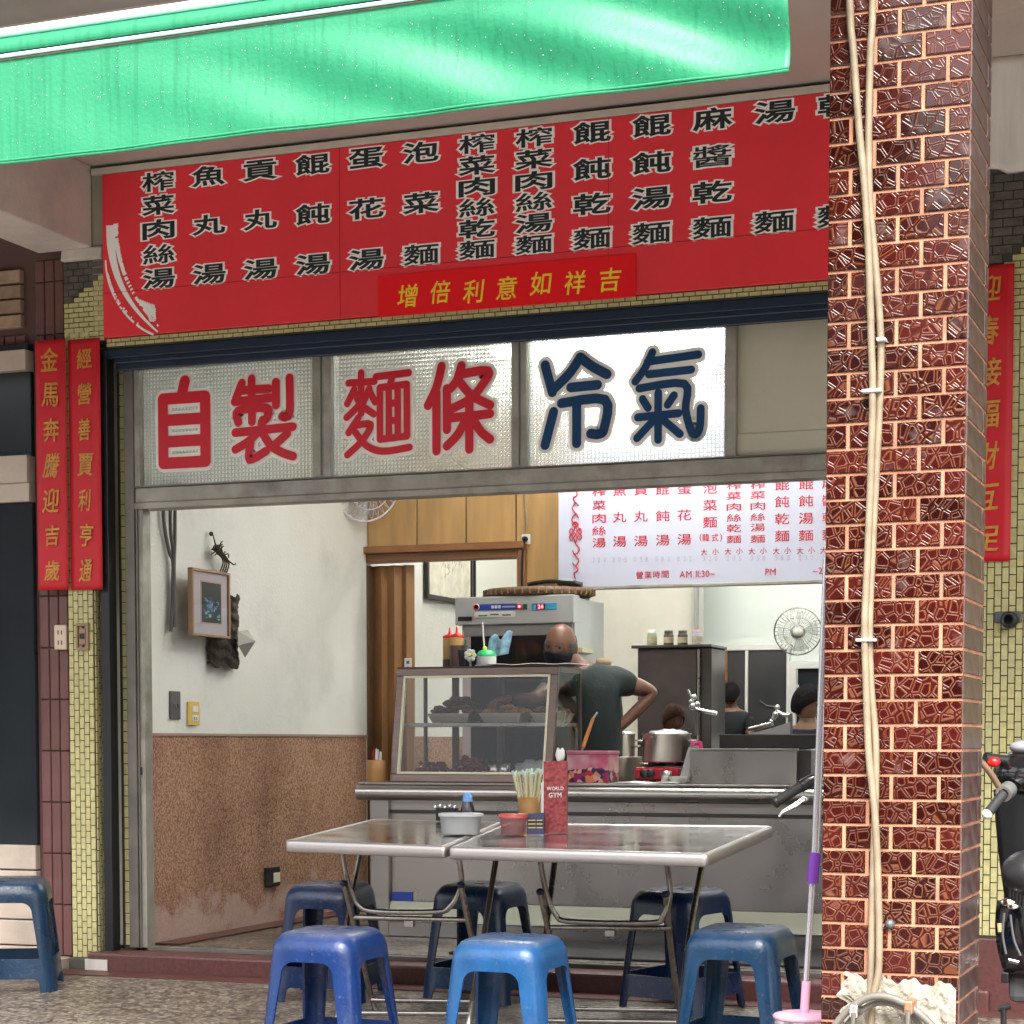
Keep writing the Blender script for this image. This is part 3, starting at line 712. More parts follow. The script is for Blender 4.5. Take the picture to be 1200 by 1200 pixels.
# broken base: rough exposed mortar where tiles are gone
def rough_patch(u, v):
    ztop = .448 + .008 * math.sin(u * 23) + .004 * math.sin(u * 61) - .02 * u
    xl = -1.112 + .012 * math.sin(v * 47) + .008 * math.sin(v * 91); x = xl + u * (-.803 - xl)
    z = floorz(5.5) - .02 + v * (ztop - floorz(5.5) + .02); edge = min(u, 1 - u, 1 - v) * 14
    return (x, cy0 - .0045 - .010 * min(1, edge) - .005 * math.sin(u * 37 + v * 21) * math.sin(v * 33) * min(1, edge) - .003 * rnd.random(), z)
MB().grid(rough_patch, 60, 70, smooth=False).build('mortar_patch', mortar, col)
o_ = MB()
for p_, s_ in (((700, 0), 0),): pass
bolt = MB().lathe((0, 0, 0), [(.001, -.012), (.010, -.010), (.013, -.004), (.014, 0)], 14, 'Y')
p_ = atY(1043, 1083, 5.5); bolt.xf(Matrix.Translation(p_ + Vector((0, -.004, 0)))).build('bolt', grey_metal, col)

# ---- cables down the column
def px_path(pts, Y): return [atY(x, y, Y) for x, y in pts]
cA = [(990, -250), (995.7, 0), (1000, 60), (1006.7, 150), (1013, 217), (1018, 300), (1021, 400), (1022.7, 460), (1020, 567), (1016.7, 653), (1013.3, 733), (1015, 800), (1018, 883), (1025, 950), (1029, 1033), (1030, 1133), (1022, 1180), (1018, 1290)]
cB = [(1024, -250), (1022.7, 0), (1020, 60), (1018, 150), (1019, 233), (1025, 300), (1032, 393), (1031, 467), (1027, 550), (1023, 633), (1019, 733), (1020.5, 800), (1026, 867), (1026, 933), (1024, 1000), (1022, 1067), (1020, 1160), (1012, 1290)]
for pts, Y, lb in ((cA, 5.475, 'thick beige cable on the red column, the left one of the pair at the top'), (cB, 5.486, 'thick beige cable on the red column, the right one of the pair at the top')):
    tag(MB().tube(smooth_path(px_path(pts, Y), 5), .0098, 10).build('cable', cable_beige), lb, 'cable')
for i, (x, y) in enumerate(((1033, 398), (1022, 458), (1015, 750))):
    c = atY(x, y, 5.474); w = .026 if i else .012
    k = MB().box((c.x - w, c.y - .013, c.z - .004), (c.x + w, c.y + .018, c.z + .004)).build('cable_clip', white_plastic, bevel=.002)
    tag(k, ('white cable clip on the red column high up by the right cable', 'white clip round both cables on the column just under the first', 'white strap round both cables on the column at the height of the menu board bottom')[i], 'cable clip', 'cable clips on the column')

# ================================================================== SHOP FRONT
tag(box('lintel_wall', (-5.128, 8.20, 2.88), (-1.0, 8.36, CEIL), M('lintel_plaster', (.42, .39, .33), .8, var=.2, vs=3, dirt=.3)), kind='structure')
sf = empty('shop_sign', (-3.05, 8.12, 2.914), 'long red sign board with rows of black white-edged characters above the opening', 'sign')
box('board', (-5.045, 8.105, 2.914), (-1.25, 8.20, 3.640), red_sign, sf, bevel=.002)
box('return', (-5.1085, 8.12, 2.95), (-5.046, 8.20, 3.641), M('return_plaster', (.34, .33, .27), .85, var=.2), sf)
box('trim', (-5.10, 8.10, 3.642), (-1.25, 8.20, 3.672), M('cream_trim', (.62, .57, .48), .6, var=.15), sf, bevel=.003)
for x_ in (-3.86, -2.64): box('seam', (x_, 8.1038, 2.914), (x_ + .0022, 8.105, 3.64), M('red_joint', srgb(176, 30, 38), .5) if 'red_joint' not in MATS else MATS['red_joint'], sf)
box('seam', (-5.045, 8.1035, 3.111), (-1.25, 8.105, 3.113), M('red_seam', srgb(150, 20, 30), .5), sf)
sx0, dx = -4.755, .2556
cols = ['榨菜肉絲湯', '魚丸湯', '貢丸湯', '餛飩湯', '蛋花湯', '泡菜麵', '榨菜肉絲乾麵', '榨菜肉絲湯麵', '餛飩乾麵', '餛飩湯麵', '麻醬乾麵', '湯麵', '乾麵']
zr = {5: [3.584, 3.480, 3.374, 3.264, 3.157], 3: [3.584, 3.372, 3.157], 6: [3.593, 3.504, 3.416, 3.330, 3.243, 3.156], 4: [3.588, 3.440, 3.298, 3.158], 2: [3.588, 3.158]}
for i, cs in enumerate(cols):
    for ch, z in zip(cs, zr[len(cs)]):
        h = .074 if len(cs) == 6 else .082
        p = Vector((sx0 + i * dx, 8.1045, z))
        char_obj(ch, p, .156, h, .012 if ch in '醬' else .017 if ch in '麵榨絲' else .024, ink_dark, sf, .095, ink_white)
# white brush swash at the sign's lower left corner
def swash(mb, c0, c1, c2, c3, w0, w1, seedv, y=8.1035, gaps=0):
    r2 = random.Random(seedv); n = 60; L = []
    for i in range(n + 1):
        t = i / n
        x = (1-t)**3*c0[0] + 3*(1-t)**2*t*c1[0] + 3*(1-t)*t*t*c2[0] + t**3*c3[0]; z = (1-t)**3*c0[1] + 3*(1-t)**2*t*c1[1] + 3*(1-t)*t*t*c2[1] + t**3*c3[1]
        L.append(Vector((x, y, z)))
    for i in range(n):
        if gaps and r2.random() < gaps * (i / n): continue
        t = (L[i + 1] - L[i]).normalized(); nn = Vector((-t.z, 0, t.x))
        wa = w0 + (w1 - w0) * i / n; wb = w0 + (w1 - w0) * (i + 1) / n
        ja, jb = 1, 1
        if gaps: ja, jb = r2.uniform(.5, 1), r2.uniform(.5, 1)
        mb.add([L[i] + nn * wa * ja, L[i + 1] + nn * wb * jb, L[i + 1] - nn * wb, L[i] - nn * wa], [(0, 1, 2, 3)])
sw = MB(); q = lambda x, y: (atY(x, y, 8.1035).x, atY(x, y, 8.1035).z)
swash(sw, q(130, 264), q(128, 310), q(140, 350), q(185, 389), .025, .004, 1)
swash(sw, q(136, 262), q(136, 305), q(150, 345), q(186, 382), .014, .006, 2, y=8.1030, gaps=.5)
swash(sw, q(124, 305), q(124, 345), q(150, 380), q(180, 392), .005, .006, 3, y=8.1032, gaps=.3)
swash(sw, q(126, 320), q(132, 350), q(150, 372), q(176, 389), .008, .004, 4, y=8.1027, gaps=1.2)
for k in range(9):
    swash(sw, q(159 + k * 2.6, 349 + k * 1.2), q(162 + k * 2.4, 353), q(165 + k * 2, 358 + k), q(172 + k * 1.3, 362 + k * 1.5), .0035, .0045, 10 + k, y=8.1024 - k * .0001)
for k in range(6):
    swash(sw, q(170 + k * 1.5, 364 + k * 2), q(173, 366 + k * 2), q(177, 366 + k * 2.2), q(183, 362 + k * 2.6), .004, .003, 30 + k, y=8.1012 - k * .0001)
fixn(sw.build('brush_mark', ink_white, sf))
# auspicious banner stuck over the lower middle
bn = empty('lucky_banner', (-3.1, 8.10, 2.92), 'small bright red banner with seven yellow characters on the lower middle of the sign', 'banner')
a_, b_ = atY(443, 367, 8.1), atY(745, 297, 8.1)
box('sheet', (a_.x, 8.098, 2.905), (b_.x, 8.1025, 3.080), red_paper2, bn)
g = MB()
for k, ch in enumerate('增倍利意如祥吉'):
    x = a_.x + .14 + k * (b_.x - a_.x - .25) / 6
    char_obj(ch, Vector((x, 8.097, 2.985 + .006 * math.sin(k * 2))), .088, .094, .010, gold_bright, bn, shear=.12)
# yellow mosaic soffit strip and the navy shutter box with its guide rail
lt = empty('lintel_strip', (-3, 8.12, 2.88), 'thin strip of yellow mosaic tiles running under the red shop sign', 'tile strip')
box('core', (-5.04, 8.125, 2.872), (-1.25, 8.20, 2.912), dark_grout, lt)
tag(small_tiles(lt, -5.04, -1.25, 2.874, 2.912, 8.125, vertical=False, p=(.019, .05)).build('yellow_tile', yellow_tile, lt), kind='stuff')
sh = empty('roller_shutter', (-3, 8.2, 0), 'rolled-up navy steel shutter under the sign with its black guide rail down the left side', 'shutter')
box('shutter_box', (-5.09, 8.145, 2.828), (-1.25, 8.30, 2.871), navy, sh, bevel=.003)
box('slat', (-5.03, 8.165, 2.806), (-1.25, 8.19, 2.840), navy, sh, bevel=.006)
box('slat', (-5.03, 8.175, 2.775), (-1.25, 8.195, 2.812), navy, sh, bevel=.006)
box('rail', (-5.098, 8.135, .11), (-5.052, 8.20, 2.872), black, sh, bevel=.003)
tag(box('blue_slat_glint', (-4.05, 8.155, 2.835), (-3.2, 8.166, 2.862), M('blue_glint_metal', (.01, .06, .16), .35), sh))  # brighter blue strip paints a glint along the shutter
bpy.data.objects['blue_slat_glint'].name = 'slat'  # this one is the painted glint strip, not a real slat
# aluminium frame
fr = empty('transom_window', (-3.3, 8.24, IZ), 'aluminium door frame with a row of patterned glass transom windows over the open shop front', 'window')
def bar(a, b, m=alu, n='frame_bar', bev=.004): return box(n, a, b, m, fr, bevel=bev)
bar((-5.005, 8.20, IZ), (-4.955, 8.30, 2.86), alu_dark)
bar((-4.955, 8.215, IZ), (-4.918, 8.285, 2.17), alu)
bar((-4.950, 8.205, IZ), (-4.942, 8.215, 2.17), alu_dark, bev=.001)
bar((-4.955, 8.20, 2.148), (-1.0, 8.30, 2.178), alu)
bar((-4.955, 8.212, 2.178), (-1.0, 8.29, 2.246), alu, bev=.003)
bar((-4.955, 8.20, 2.2465), (-1.0, 8.30, 2.252), alu_dark, bev=.001)
bar((-4.955, 8.205, 2.795), (-1.0, 8.30, 2.86), alu_dark)
for x0, x1 in ((-4.955, -4.925), (-4.047, -3.957), (-3.106, -3.036), (-2.170, -2.122)):
    bar((x0, 8.207, 2.252), (x1, 8.29, 2.797), alu, 'mullion')
for x in (-4.005, -3.07): bar((x, 8.2, 2.26), (x + .006, 8.207, 2.79), alu_dark, 'mullion', .001)
box('sliding_rail', (-4.92, 8.22, IZ - .012), (-1.0, 8.27, IZ + .008), alu_dark, fr, bevel=.002)
box('lock', (-4.945, 8.209, .93), (-4.935, 8.2145, .965), black, fr)
for x0, x1 in ((-4.925, -4.047), (-3.957, -3.106), (-3.036, -2.170)):
    box('pane', (x0, 8.240, 2.252), (x1, 8.245, 2.795), pat_glass, fr)
box('blank_panel', (-2.122, 8.245, 2.252), (-1.0, 8.26, 2.795), pale_panel, fr)
box('blank_panel', (-2.122, 8.235, 2.252), (-1.0, 8.245, 2.345), pale_panel, fr, bevel=.002)
# film characters on the panes
for ch, x0, x1, m_ in (('自', -4.824, -4.529, film_red), ('製', -4.439, -4.106, film_red), ('麵', -3.886, -3.558, film_red), ('條', -3.500, -3.169, film_red), ('冷', -2.968, -2.649, film_blue), ('氣', -2.561, -2.244, film_blue)):
    x0, x1 = x0 * 1.0068, x1 * 1.0068
    o1 = stroke_char(ch, x0 + .012, x1 - .012, 2.332, 2.705, 8.2345, .5, m_, fr)
    stroke_char(ch, x0 + .012, x1 - .012, 2.332, 2.705, 8.2398, 4.6, film_cream, o1, 'outline')

for (xa, ya, xb, yb) in ((527, 535, 548, 552), (530, 534, 536, 540)):
    MB().tube([atY(xa, ya, 8.238), atY(xb, yb, 8.238)], .0022, 6).build('tape_strip', white_plastic, fr)
# couplets
def couplet(x0, x1, z0, z1, y, txt, label, shear=.08, w=.075, h=.10, seedv=0):
    r3 = random.Random(seedv)
    c = empty('couplet', ((x0 + x1) / 2, y, z0), label, 'couplet', 'red couplets beside the shop front')
    def sheet(u, v): return (x0 + (x1 - x0) * u, y - .004 - .003 * math.sin(u * 3.1) * math.sin(v * 14 + seedv), z0 + (z1 - z0) * v)
    MB().grid(sheet, 6, 40).build('sheet', red_paper, c, solid=.0012)
    g = MB(); n = len(txt)
    for k, ch in enumerate(txt):
        z = z1 - (z1 - z0) * (k + .55) / (n + .1)
        char_obj(ch, Vector(((x0 + x1) / 2 + r3.uniform(-.004, .004), y - .0095, z)), w * r3.uniform(.85, 1.1), h * r3.uniform(.85, 1.1), .016, gold, c, shear=shear + r3.uniform(-.05, .1), rot=r3.uniform(-.04, .08))
    return c
couplet(-5.405, -5.242, 1.783, 2.922, 8.10, '金馬奔騰迎吉歲', 'wider faded red couplet on the brown tiles at the far left', seedv=1, w=.085)
couplet(-5.236, -5.068, 1.780, 2.917, 8.112, '經營善賈利亨通', 'red couplet with gold brush characters on the yellow tiled pillar next to the shutter rail', seedv=2, w=.07)
couplet(-1.18, -1.0, 1.782, 2.917, 8.112, '迎春接福財互足', 'red couplet half hidden behind the brick column at the right', seedv=3, w=.085)
# sockets on the left pillar
so_ = empty('power_outlet', atY(72, 747, 8.14), 'cream double power outlet on the brown tiles below the left couplet', 'outlet')
c = atY(72.5, 747, 8.14)
box('plate', (c.x - .034, 8.125, c.z - .058), (c.x + .034, 8.148, c.z + .058), beige_plastic, so_, bevel=.006)
for dz in (-.025, .022):
    for dx_ in (-.009, .009): box('slot', (c.x + dx_ - .003, 8.1235, c.z + dz - .010), (c.x + dx_ + .002, 8.1255, c.z + dz + .010), black, so_)
br = empty('switch_box', atY(97, 746, 8.11), 'open brown breaker box let into the yellow tiles beside the cream outlet', 'breaker')
c = atY(96.5, 746, 8.11)
for a, b in (((-.033, -.062), (.033, -.050)), ((-.033, .050), (.033, .062)), ((-.033, -.05), (-.023, .05)), ((.023, -.05), (.033, .05))):
    box('rim', (c.x + a[0], 8.105, c.z + a[1]), (c.x + b[0], 8.120, c.z + b[1]), wood_thin, br)
box('body', (c.x - .018, 8.108, c.z - .036), (c.x + .018, 8.119, c.z + .036), wood_thin, br, bevel=.002)
box('switch', (c.x - .012, 8.104, c.z - .010), (c.x + .012, 8.109, c.z + .014), black, br)
for dz in (-.043, .043): box('screw', (c.x - .006, 8.112, c.z + dz - .004), (c.x + .006, 8.117, c.z + dz + .004), black, br)
# small fixture on the right wall
rb = empty('broken_pipe', atY(1187, 727, 8.1), 'small black pipe stub broken out of the yellow tiles at the right edge', 'pipe stub')
c = atY(1184, 727, 8.12)
MB().lathe((c.x, 8.12, c.z), [(.03, 0), (.034, -.02), (.03, -.07), (.018, -.07), (.018, -.02)], 14, 'Y').build('pipe', black, rb)
box('flange', (c.x - .06, 8.112, c.z - .01), (c.x + .045, 8.124, c.z + .035), grey_metal, rb, bevel=.008)
# pillar surface spots: old screw and white mark near the beam
# ================================================================== AWNING
aw = empty('awning', (-2.6, 4.62, 2.6), 'bright green wet awning with a hanging scalloped-free front flap above the shop', 'awning')
aw['label'] = 'bright green rain-wet awning whose front flap hangs above the red shop sign'
AX0, AX1 = -4.6, -1.07
def flap(u, v):
    x = AX0 + (AX1 - AX0) * u; w = (1 - v)
    y = 4.60 + w * (.003 * math.sin(x * 9 + 1.5 * w) + .002 * math.sin(x * 23 - 3 * w)) + math.sin(math.pi * min(1, v * 1.15)) * .024 * math.sin((x * 1.6 - w * 0.7) * 7.2) * min(1, max(0.06, (x + 3.0) * .7))
    z = 2.853 + (-.263 + .001 * math.sin(x * 7)) * w
    return (x, y, z)
MB().grid(flap, 260, 24).build('flap', awning_m, aw, solid=.002)
MB().tube([(AX0 + (AX1 - AX0) * i / 60, flap(i / 60, .03)[1] - .004, flap(i / 60, .03)[2] - .002) for i in range(61)], .0035, 6).build('hem', awning_m, aw)
hem2 = MB().tube([(flap(i / 120, .0)[0], flap(i / 120, .0)[1] - .002, flap(i / 120, .0)[2]) for i in range(121)], .0042, 6).build('hem', awning_m, aw)
def valance_roll(u, v):      # fabric over the front bar
    x = AX0 + (AX1 - AX0) * u; a = -.4 + 2.0 * v
    return (x, 4.622 - .030 * math.cos(a), 2.885 + .034 * math.sin(a))
MB().grid(valance_roll, 60, 8).build('roll', awning_m, aw, solid=.002)
MB().tube([(AX0, 4.592, 2.862), (AX1, 4.592, 2.862)], .005, 8).build('piping', tarp_edge, aw)
MB().tube([(AX0, 4.604, 2.925), (AX1, 4.604, 2.925)], .012, 10).build('piping', tarp_edge, aw)
MB().tube([(AX0, 4.63, 2.88), (AX1, 4.63, 2.88)], .02, 12).build('front_bar', steel_pipe, aw)
def canopy(u, v):
    x = AX0 + (AX1 - AX0) * u; y = 4.612 + v * .80
    z = 2.933 + v * .300 - .022 * math.sin(math.pi * v) + .012 * math.sin(x * 16 + v * 9) * v
    return (x, y, z)
MB().grid(canopy, 120, 12).build('canopy', M('canopy_top', (.30, .34, .32), .3, var=.15, vs=4, stretch=(6, .6, 1)), aw, solid=.002)
dr = MB()
for k in range(900):
    u, v = rnd.random(), rnd.random() ** .8
    if k < 110: v = 0
    p = Vector(flap(u, v)); r = rnd.uniform(.0006, .0015) * (1.3 if k < 110 else 1)
    dr.ball(p + Vector((0, -.002, -.003 if v == 0 else 0)), r, 6, (1, .8, 1.2))
tag(dr.build('water_drop', water_m, aw), kind='stuff')

# ================================================================== INSIDE: partition, board, doors
YP = 10.80
part = tag(MB().box((XL, YP, 3.0), (-3.6, YP + .05, 3.2)).build('partition_wall', white_wall), kind='structure')
pp = empty('plywood_partition', (-4.3, YP, 2.1), 'honey plywood panels over the doorway at the back of the shop', 'partition')
xs = [-4.97] + [atY(x, 620, YP).x for x in (489.5, 547, 605.5, 655.5)]
xs[-1] = -3.62
for a, b in zip(xs[:-1], xs[1:]):
    z0 = 2.205 if b < -3.9 else 1.88
    if a < -4.0 and b > -4.06: pass
    box('panel', (a + .004, YP - .012, z0), (b - .004, YP, 3.0), wood, pp, bevel=.002)
    box('joint', (b - .004, YP - .004, z0), (b + .004, YP, 3.0), black, pp)
box('backing', (-4.97, YP, 2.2), (-3.62, YP + .04, 3.0), wood_dark, pp)
box('backing', (-4.03, YP, 1.86), (-3.62, YP + .04, 2.2), white_wall, pp)
dfm = empty('door_frame', (-4.5, YP, IZ), 'dark wooden door frame under the plywood panels', 'door frame')
box('header', (-5.0, YP - .06, 2.165), (-3.99, YP - .012, 2.205), M('header_wood', (.28, .12, .045), .4, var=.3, vs=5, stretch=(1, 6, 6)), dfm, bevel=.004)
box('header', (-4.97, YP - .035, 2.115), (-4.035, YP + .06, 2.165), wood_dark, dfm, bevel=.003)
box('jamb', (-4.03, YP - .045, 1.3), (-3.985, YP + .05, 2.165), M('jamb_wood', (.26, .12, .05), .45, var=.2), dfm, bevel=.003)
fd = empty('folding_door', (-4.85, YP + .02, IZ), 'brown accordion folding door pushed open against the left wall at the back', 'folding door')
xsd = [atY(x, 750, YP + .03).x for x in (437, 449, 453, 464, 470, 478, 484)]
for i in range(6):
    x0, x1 = xsd[i], xsd[i + 1]; y0, y1 = (YP + .01, YP + .045) if i % 2 else (YP + .045, YP + .01)
    MB().hexa([(x0, y0, IZ), (x1, y1, IZ), (x1, y1 + .012, IZ), (x0, y0 + .012, IZ), (x0, y0, 2.10), (x1, y1, 2.10), (x1, y1 + .012, 2.10), (x0, y0 + .012, 2.10)]).build('slat', fold_door_m, fd)
c0, c1 = atY(441, 0, YP - .02).x, atY(452, 0, YP - .02).x
box('edge_post', (xsd[0] - .04, YP - .02, IZ), (xsd[0], YP + .05, 2.10), M('post_wood', (.09, .045, .02), .6), fd, bevel=.003)
# kitchen partition beyond the doorway, running back along X
kx = atY(484, 700, 12.2).x
tag(box('passage_wall', (-4.97, 13.45, IZ), (atY(820, 700, 13.45).x, 13.55, 3.2), M('passage_plaster', (.66, .64, .56), .8, var=.1, vs=3, dirt=.15, ds=2)), kind='structure')

# framed prints on the passage wall
def frame(name, label, cat, x0, x1, z0, z1, y, tilt, fm, mat_in, fwid=.02, rotz=0, extra=None):
    e = empty(name, ((x0 + x1) / 2, y, (z0 + z1) / 2), label, cat)
    cxx, czz = (x0 + x1) / 2, (z0 + z1) / 2; w, h = (x1 - x0) / 2, (z1 - z0) / 2
    for a, b in (((-w, -h), (w, -h + fwid)), ((-w, h - fwid), (w, h)), ((-w, -h + fwid), (-w + fwid, h - fwid)), ((w - fwid, -h + fwid), (w, h - fwid))):
        box('frame_bar', (cxx + a[0], y - .012, czz + a[1]), (cxx + b[0], y + .010, czz + b[1]), fm, e, bevel=.002)
    box('print', (cxx - w + fwid, y, czz - h + fwid), (cxx + w - fwid, y + .006, czz + h - fwid), mat_in, e)
    if extra: extra(e, cxx, czz, w, h, y)
    e.rotation_euler = (tilt, 0, rotz); return e
print_m = M('engraving_paper', (.74, .70, .58), .7, var=.25, vs=16, bump=0)
def sketch(e, cx_, cz_, w, h, y):
    m = MB(); r4 = random.Random(5)
    for k in range(60):
        a = r4.uniform(0, 6.28); rr = r4.uniform(.1, .8)
        x = cx_ + math.cos(a) * rr * w * .62; z = cz_ + math.sin(a) * rr * h * .62 + .02
        m.tube([(x, y - .001, z), (x + r4.uniform(-.02, .02), y - .001, z + r4.uniform(-.03, .03)), (x + r4.uniform(-.03, .03), y - .001, z + r4.uniform(-.04, .04))], .0011, 4)
    m.build('drawing', M('sepia_ink', (.42, .37, .28), .7), e)
def wall_frame(px0, px1, z0, z1, label, mi, extra=None, fwid=.018):
    y0, y1 = atX(px0, 680, XL + .03).y, atX(px1, 680, XL + .03).y
    return frame('picture_frame', label, 'picture', XL + .02 - (y1 - y0) / 2, XL + .02 + (y1 - y0) / 2, z0, z1, (y0 + y1) / 2, 0, black, mi, fwid, R(90), extra)
wall_frame(501, 555, 1.965, 2.55, 'black framed line drawing on the wall inside the back doorway', print_m, sketch, .03)
wall_frame(556.5, 612, 1.965, 2.55, 'blank pale framed sheet right of the line drawing inside the back doorway', M('blank_print', (.82, .82, .74), .6), None, .02)

# white menu board hung in front
mb_ = empty('menu_board', (-2.6, 10.3, 1.9), 'white hanging menu board with red noodle names and opening hours inside the shop', 'menu board')
BY = 10.3
box('board', (-3.627, BY, 1.905), (-.9, BY + .03, 2.95), menu_white, mb_)
box('rim', (-3.640, BY - .006, 1.888), (-.9, BY + .034, 1.905), alu, mb_, bevel=.003)
T = MB(); TF = MB()
def bt(ch, px, py, w, h, bev=.006, mb=None):
    p = atY(px, py, BY - .0012)
    if mb: put_text(mb, ch, p, w, h, bev, th=.0005)
    else: char_obj(ch, p, w, h, bev, menu_red, mb_, th=.0005)
for i, (cs, ys) in enumerate((('榨菜肉絲湯', (576, 592, 607.5, 622, 636)), ('魚丸湯', (575, 606, 634.5)), ('貢丸湯', (574, 605, 634)), ('餛飩湯', (573.5, 604.5, 633)), ('蛋花湯', (573, 603.5, 632)),
                              ('泡菜麵', (572, 592, 612)), ('榨菜肉絲乾麵', (569, 581, 594, 607, 619, 632)), ('榨菜肉絲湯麵', (568, 580, 593, 606, 618, 631.5)), ('餛飩乾麵', (568, 588, 608, 628)), ('餛飩湯麵', (567, 587, 607.5, 627.5)), ('麻醬乾麵', (566, 586, 606.5, 626.5)))):
    px = (702, 726, 751, 776.5, 802, 832, 860, 888, 916.5, 944.5, 972)[i]
    for ch, y in zip(cs, ys):
        if len(cs) == 6: bt(ch, px, y, .076, .040, .004)
        elif i == 0: bt(ch, px, y, .074, .050, .005)
        else: bt(ch, px, y, .074, .056, .006)
    if i >= 5:
        if i != 5: bt('大', px - 7, 646.5 - (i - 5) * .3, .034, .034, .004); bt('小', px + 6.5, 646 - (i - 5) * .3, .034, .034, .004)
        else: bt('大', px - 7, 647, .034, .034, .004); bt('小', px + 6.5, 646.5, .034, .034, .004)
    for k in range(3): bt('32058'[(i + k) % 5], px - 7 + 7 * k, 656 - i * .3, .014, .026, .004, TF)
for ch, x, w in (('(', 821, .008), ('韓', 827, .034), ('式', 838, .034), (')', 845, .008)):
    p = atY(x, 630, BY - .0012); put_text(T, ch, p, w, .040, .004, th=.0005, fit=ch in '韓式')  if ch in '韓式' else put_text(T, ch, p, .045, .045, .003, th=.0005, fit=False)
for k, ch in enumerate('營業時間'): bt(ch, 749.5 + k * 10, 674 - k * .3, .038, .038, .006)
line_text(T, 'AM 11:30~', atY(817, 672.5, BY - .0012), .034, .010, wf=.95); line_text(T, 'PM', atY(903, 670, BY - .0012), .034, .010, wf=.95); line_text(T, '~20:00', atY(968, 668.5, BY - .0012), .034, .010, wf=.95)
tag(T.build('small_lettering', menu_red, mb_), kind='stuff'); tag(TF.build('faded_price', menu_faint, mb_), kind='stuff')
# red knot ornament down its left edge
kn = MB(); c = atY(674.5, 626, BY - .003)
def loop(pts, r=.0032): kn.tube(smooth_path([(c.x + x, BY - .003, c.z + z) for x, z in pts], 5), r, 5)
for k in range(2):
    sg = 1 if k == 0 else -1
    loop([(0, .05 * sg), (-.022 * sg, .08 * sg), (.0, .105 * sg), (.018 * sg, .085 * sg)])
    loop([(.012 * sg, .10 * sg), (-.018 * sg, .135 * sg), (0, .165 * sg), (.016 * sg, .150 * sg)])
    loop([(0, .165 * sg), (-.014 * sg, .19 * sg), (.008 * sg, .205 * sg), (0, .235 * sg)])
for sx_ in (-1, 1):
    loop([(0, 0), (.022 * sx_, .03), (.034 * sx_, .012), (.012 * sx_, -.014), (0, -.05)]); loop([(0, 0), (-.022 * sx_, -.03), (-.034 * sx_, -.012), (-.012 * sx_, .014), (0, .05)])
    loop([(0, .035), (.016 * sx_, .05), (0, .066), (-.012 * sx_, .052)])
kn.build('knot_ornament', menu_red, mb_)
for x in (-3.4, -1.1): MB().tube([(x, BY + .015, 2.95), (x, BY + .015, 3.2)], .006, 6).build('hanger', steel_pipe, mb_)
# socket + cable right of the doorway
sk = empty('wall_socket', atY(616, 632, YP - .02), 'white wall socket with a black plug on the plywood left of the menu board', 'outlet')
c = atY(616.5, 632, YP - .02)
box('plate', (c.x - .026, c.y - .01, c.z - .028), (c.x + .026, c.y + .008, c.z + .028), white_plastic, sk, bevel=.005)
MB().lathe((c.x, c.y - .01, c.z), [(.016, 0), (.015, -.02), (.008, -.03)], 12, 'Y').build('plug', black, sk)
tag(MB().tube(smooth_path([atY(x, y, YP - .035) for x, y in ((614, 560), (615, 590), (617, 615), (616.5, 622))]), .006, 6).build('cable', cable_beige), 'beige cable running down the plywood into the white wall socket', 'cable')
tag(MB().tube(smooth_path([atY(x, y, YP - .05) for x, y in ((614, 635), (612, 655), (611.5, 680), (612, 692))]), .007, 6).build('cable', black), 'black cable hanging from the white wall socket', 'cable')
# ---- lamps: fluorescent fittings on the shop ceiling
def lamp(x, y, z, L, label, along='X', n=2):
    e = empty('ceiling_lamp', (x, y, z), label, 'lamp', 'fluorescent ceiling lamps in the shop')
    h = L / 2
    if along == 'X': box('housing', (x - h, y - .06, z + .03), (x + h, y + .06, z + .07), lamp_case, e, bevel=.008)
    else: box('housing', (x - .06, y - h, z + .03), (x + .06, y + h, z + .07), lamp_case, e, bevel=.008)
    for k in range(n):
        d = (k - (n - 1) / 2) * .06
        pts = [(x - h + .02, y + d, z), (x + h - .02, y + d, z)] if along == 'X' else [(x + d, y - h + .02, z), (x + d, y + h - .02, z)]
        MB().tube(pts, .014, 10).build('tube', tube_m, e)
lamp(-2.62, 8.95, 2.98, 1.2, 'lit fluorescent lamp on the shop ceiling just behind the blue lettered transom pane')
lamp(-3.3, 10.0, 3.10, 1.2, 'lit fluorescent lamp on the ceiling over the counter')
lamp(-4.3, 11.7, 3.10, 1.2, 'lit fluorescent lamp in the passage behind the folding door')
lamp(-2.6, 12.4, 3.10, 1.2, 'lit fluorescent lamp over the kitchen, left one')
lamp(-.9, 12.4, 3.10, 1.2, 'lit fluorescent lamp over the kitchen, right one')
lamp(-.6, 9.8, 3.10, 1.2, 'lit fluorescent lamp over the dining side at the right')

# ================================================================== COUNTER AND WHAT STANDS ON IT
CT = .885
ct = empty('steel_counter', (-2.4, 9.4, IZ), 'long stainless steel serving counter across the shop behind the tables', 'counter')
box('top', (-4.25, 9.10, CT - .012), (-.4, 9.75, CT), steel, ct, bevel=.004)
MB().tube([(-4.255, 9.115, CT - .05), (-.4, 9.115, CT - .05)], .038, 20).build('rounded_rail', steel, ct)
box('front_panel', (-4.19, 9.16, .745), (-.4, 9.18, CT - .012), steel, ct, bevel=.003)
box('front_panel', (-4.10, 9.150, .735), (-.4, 9.156, .75), dark_steel, ct)
box('front_panel', (-4.10, 9.165, .30), (-.4, 9.18, .735), steel, ct, bevel=.003)
box('corner_post', (-4.20, 9.13, IZ), (-4.10, 9.20, .80), steel, ct, bevel=.004)
box('side_panel', (-4.20, 9.20, .17), (-4.19, 9.72, .80), steel, ct)
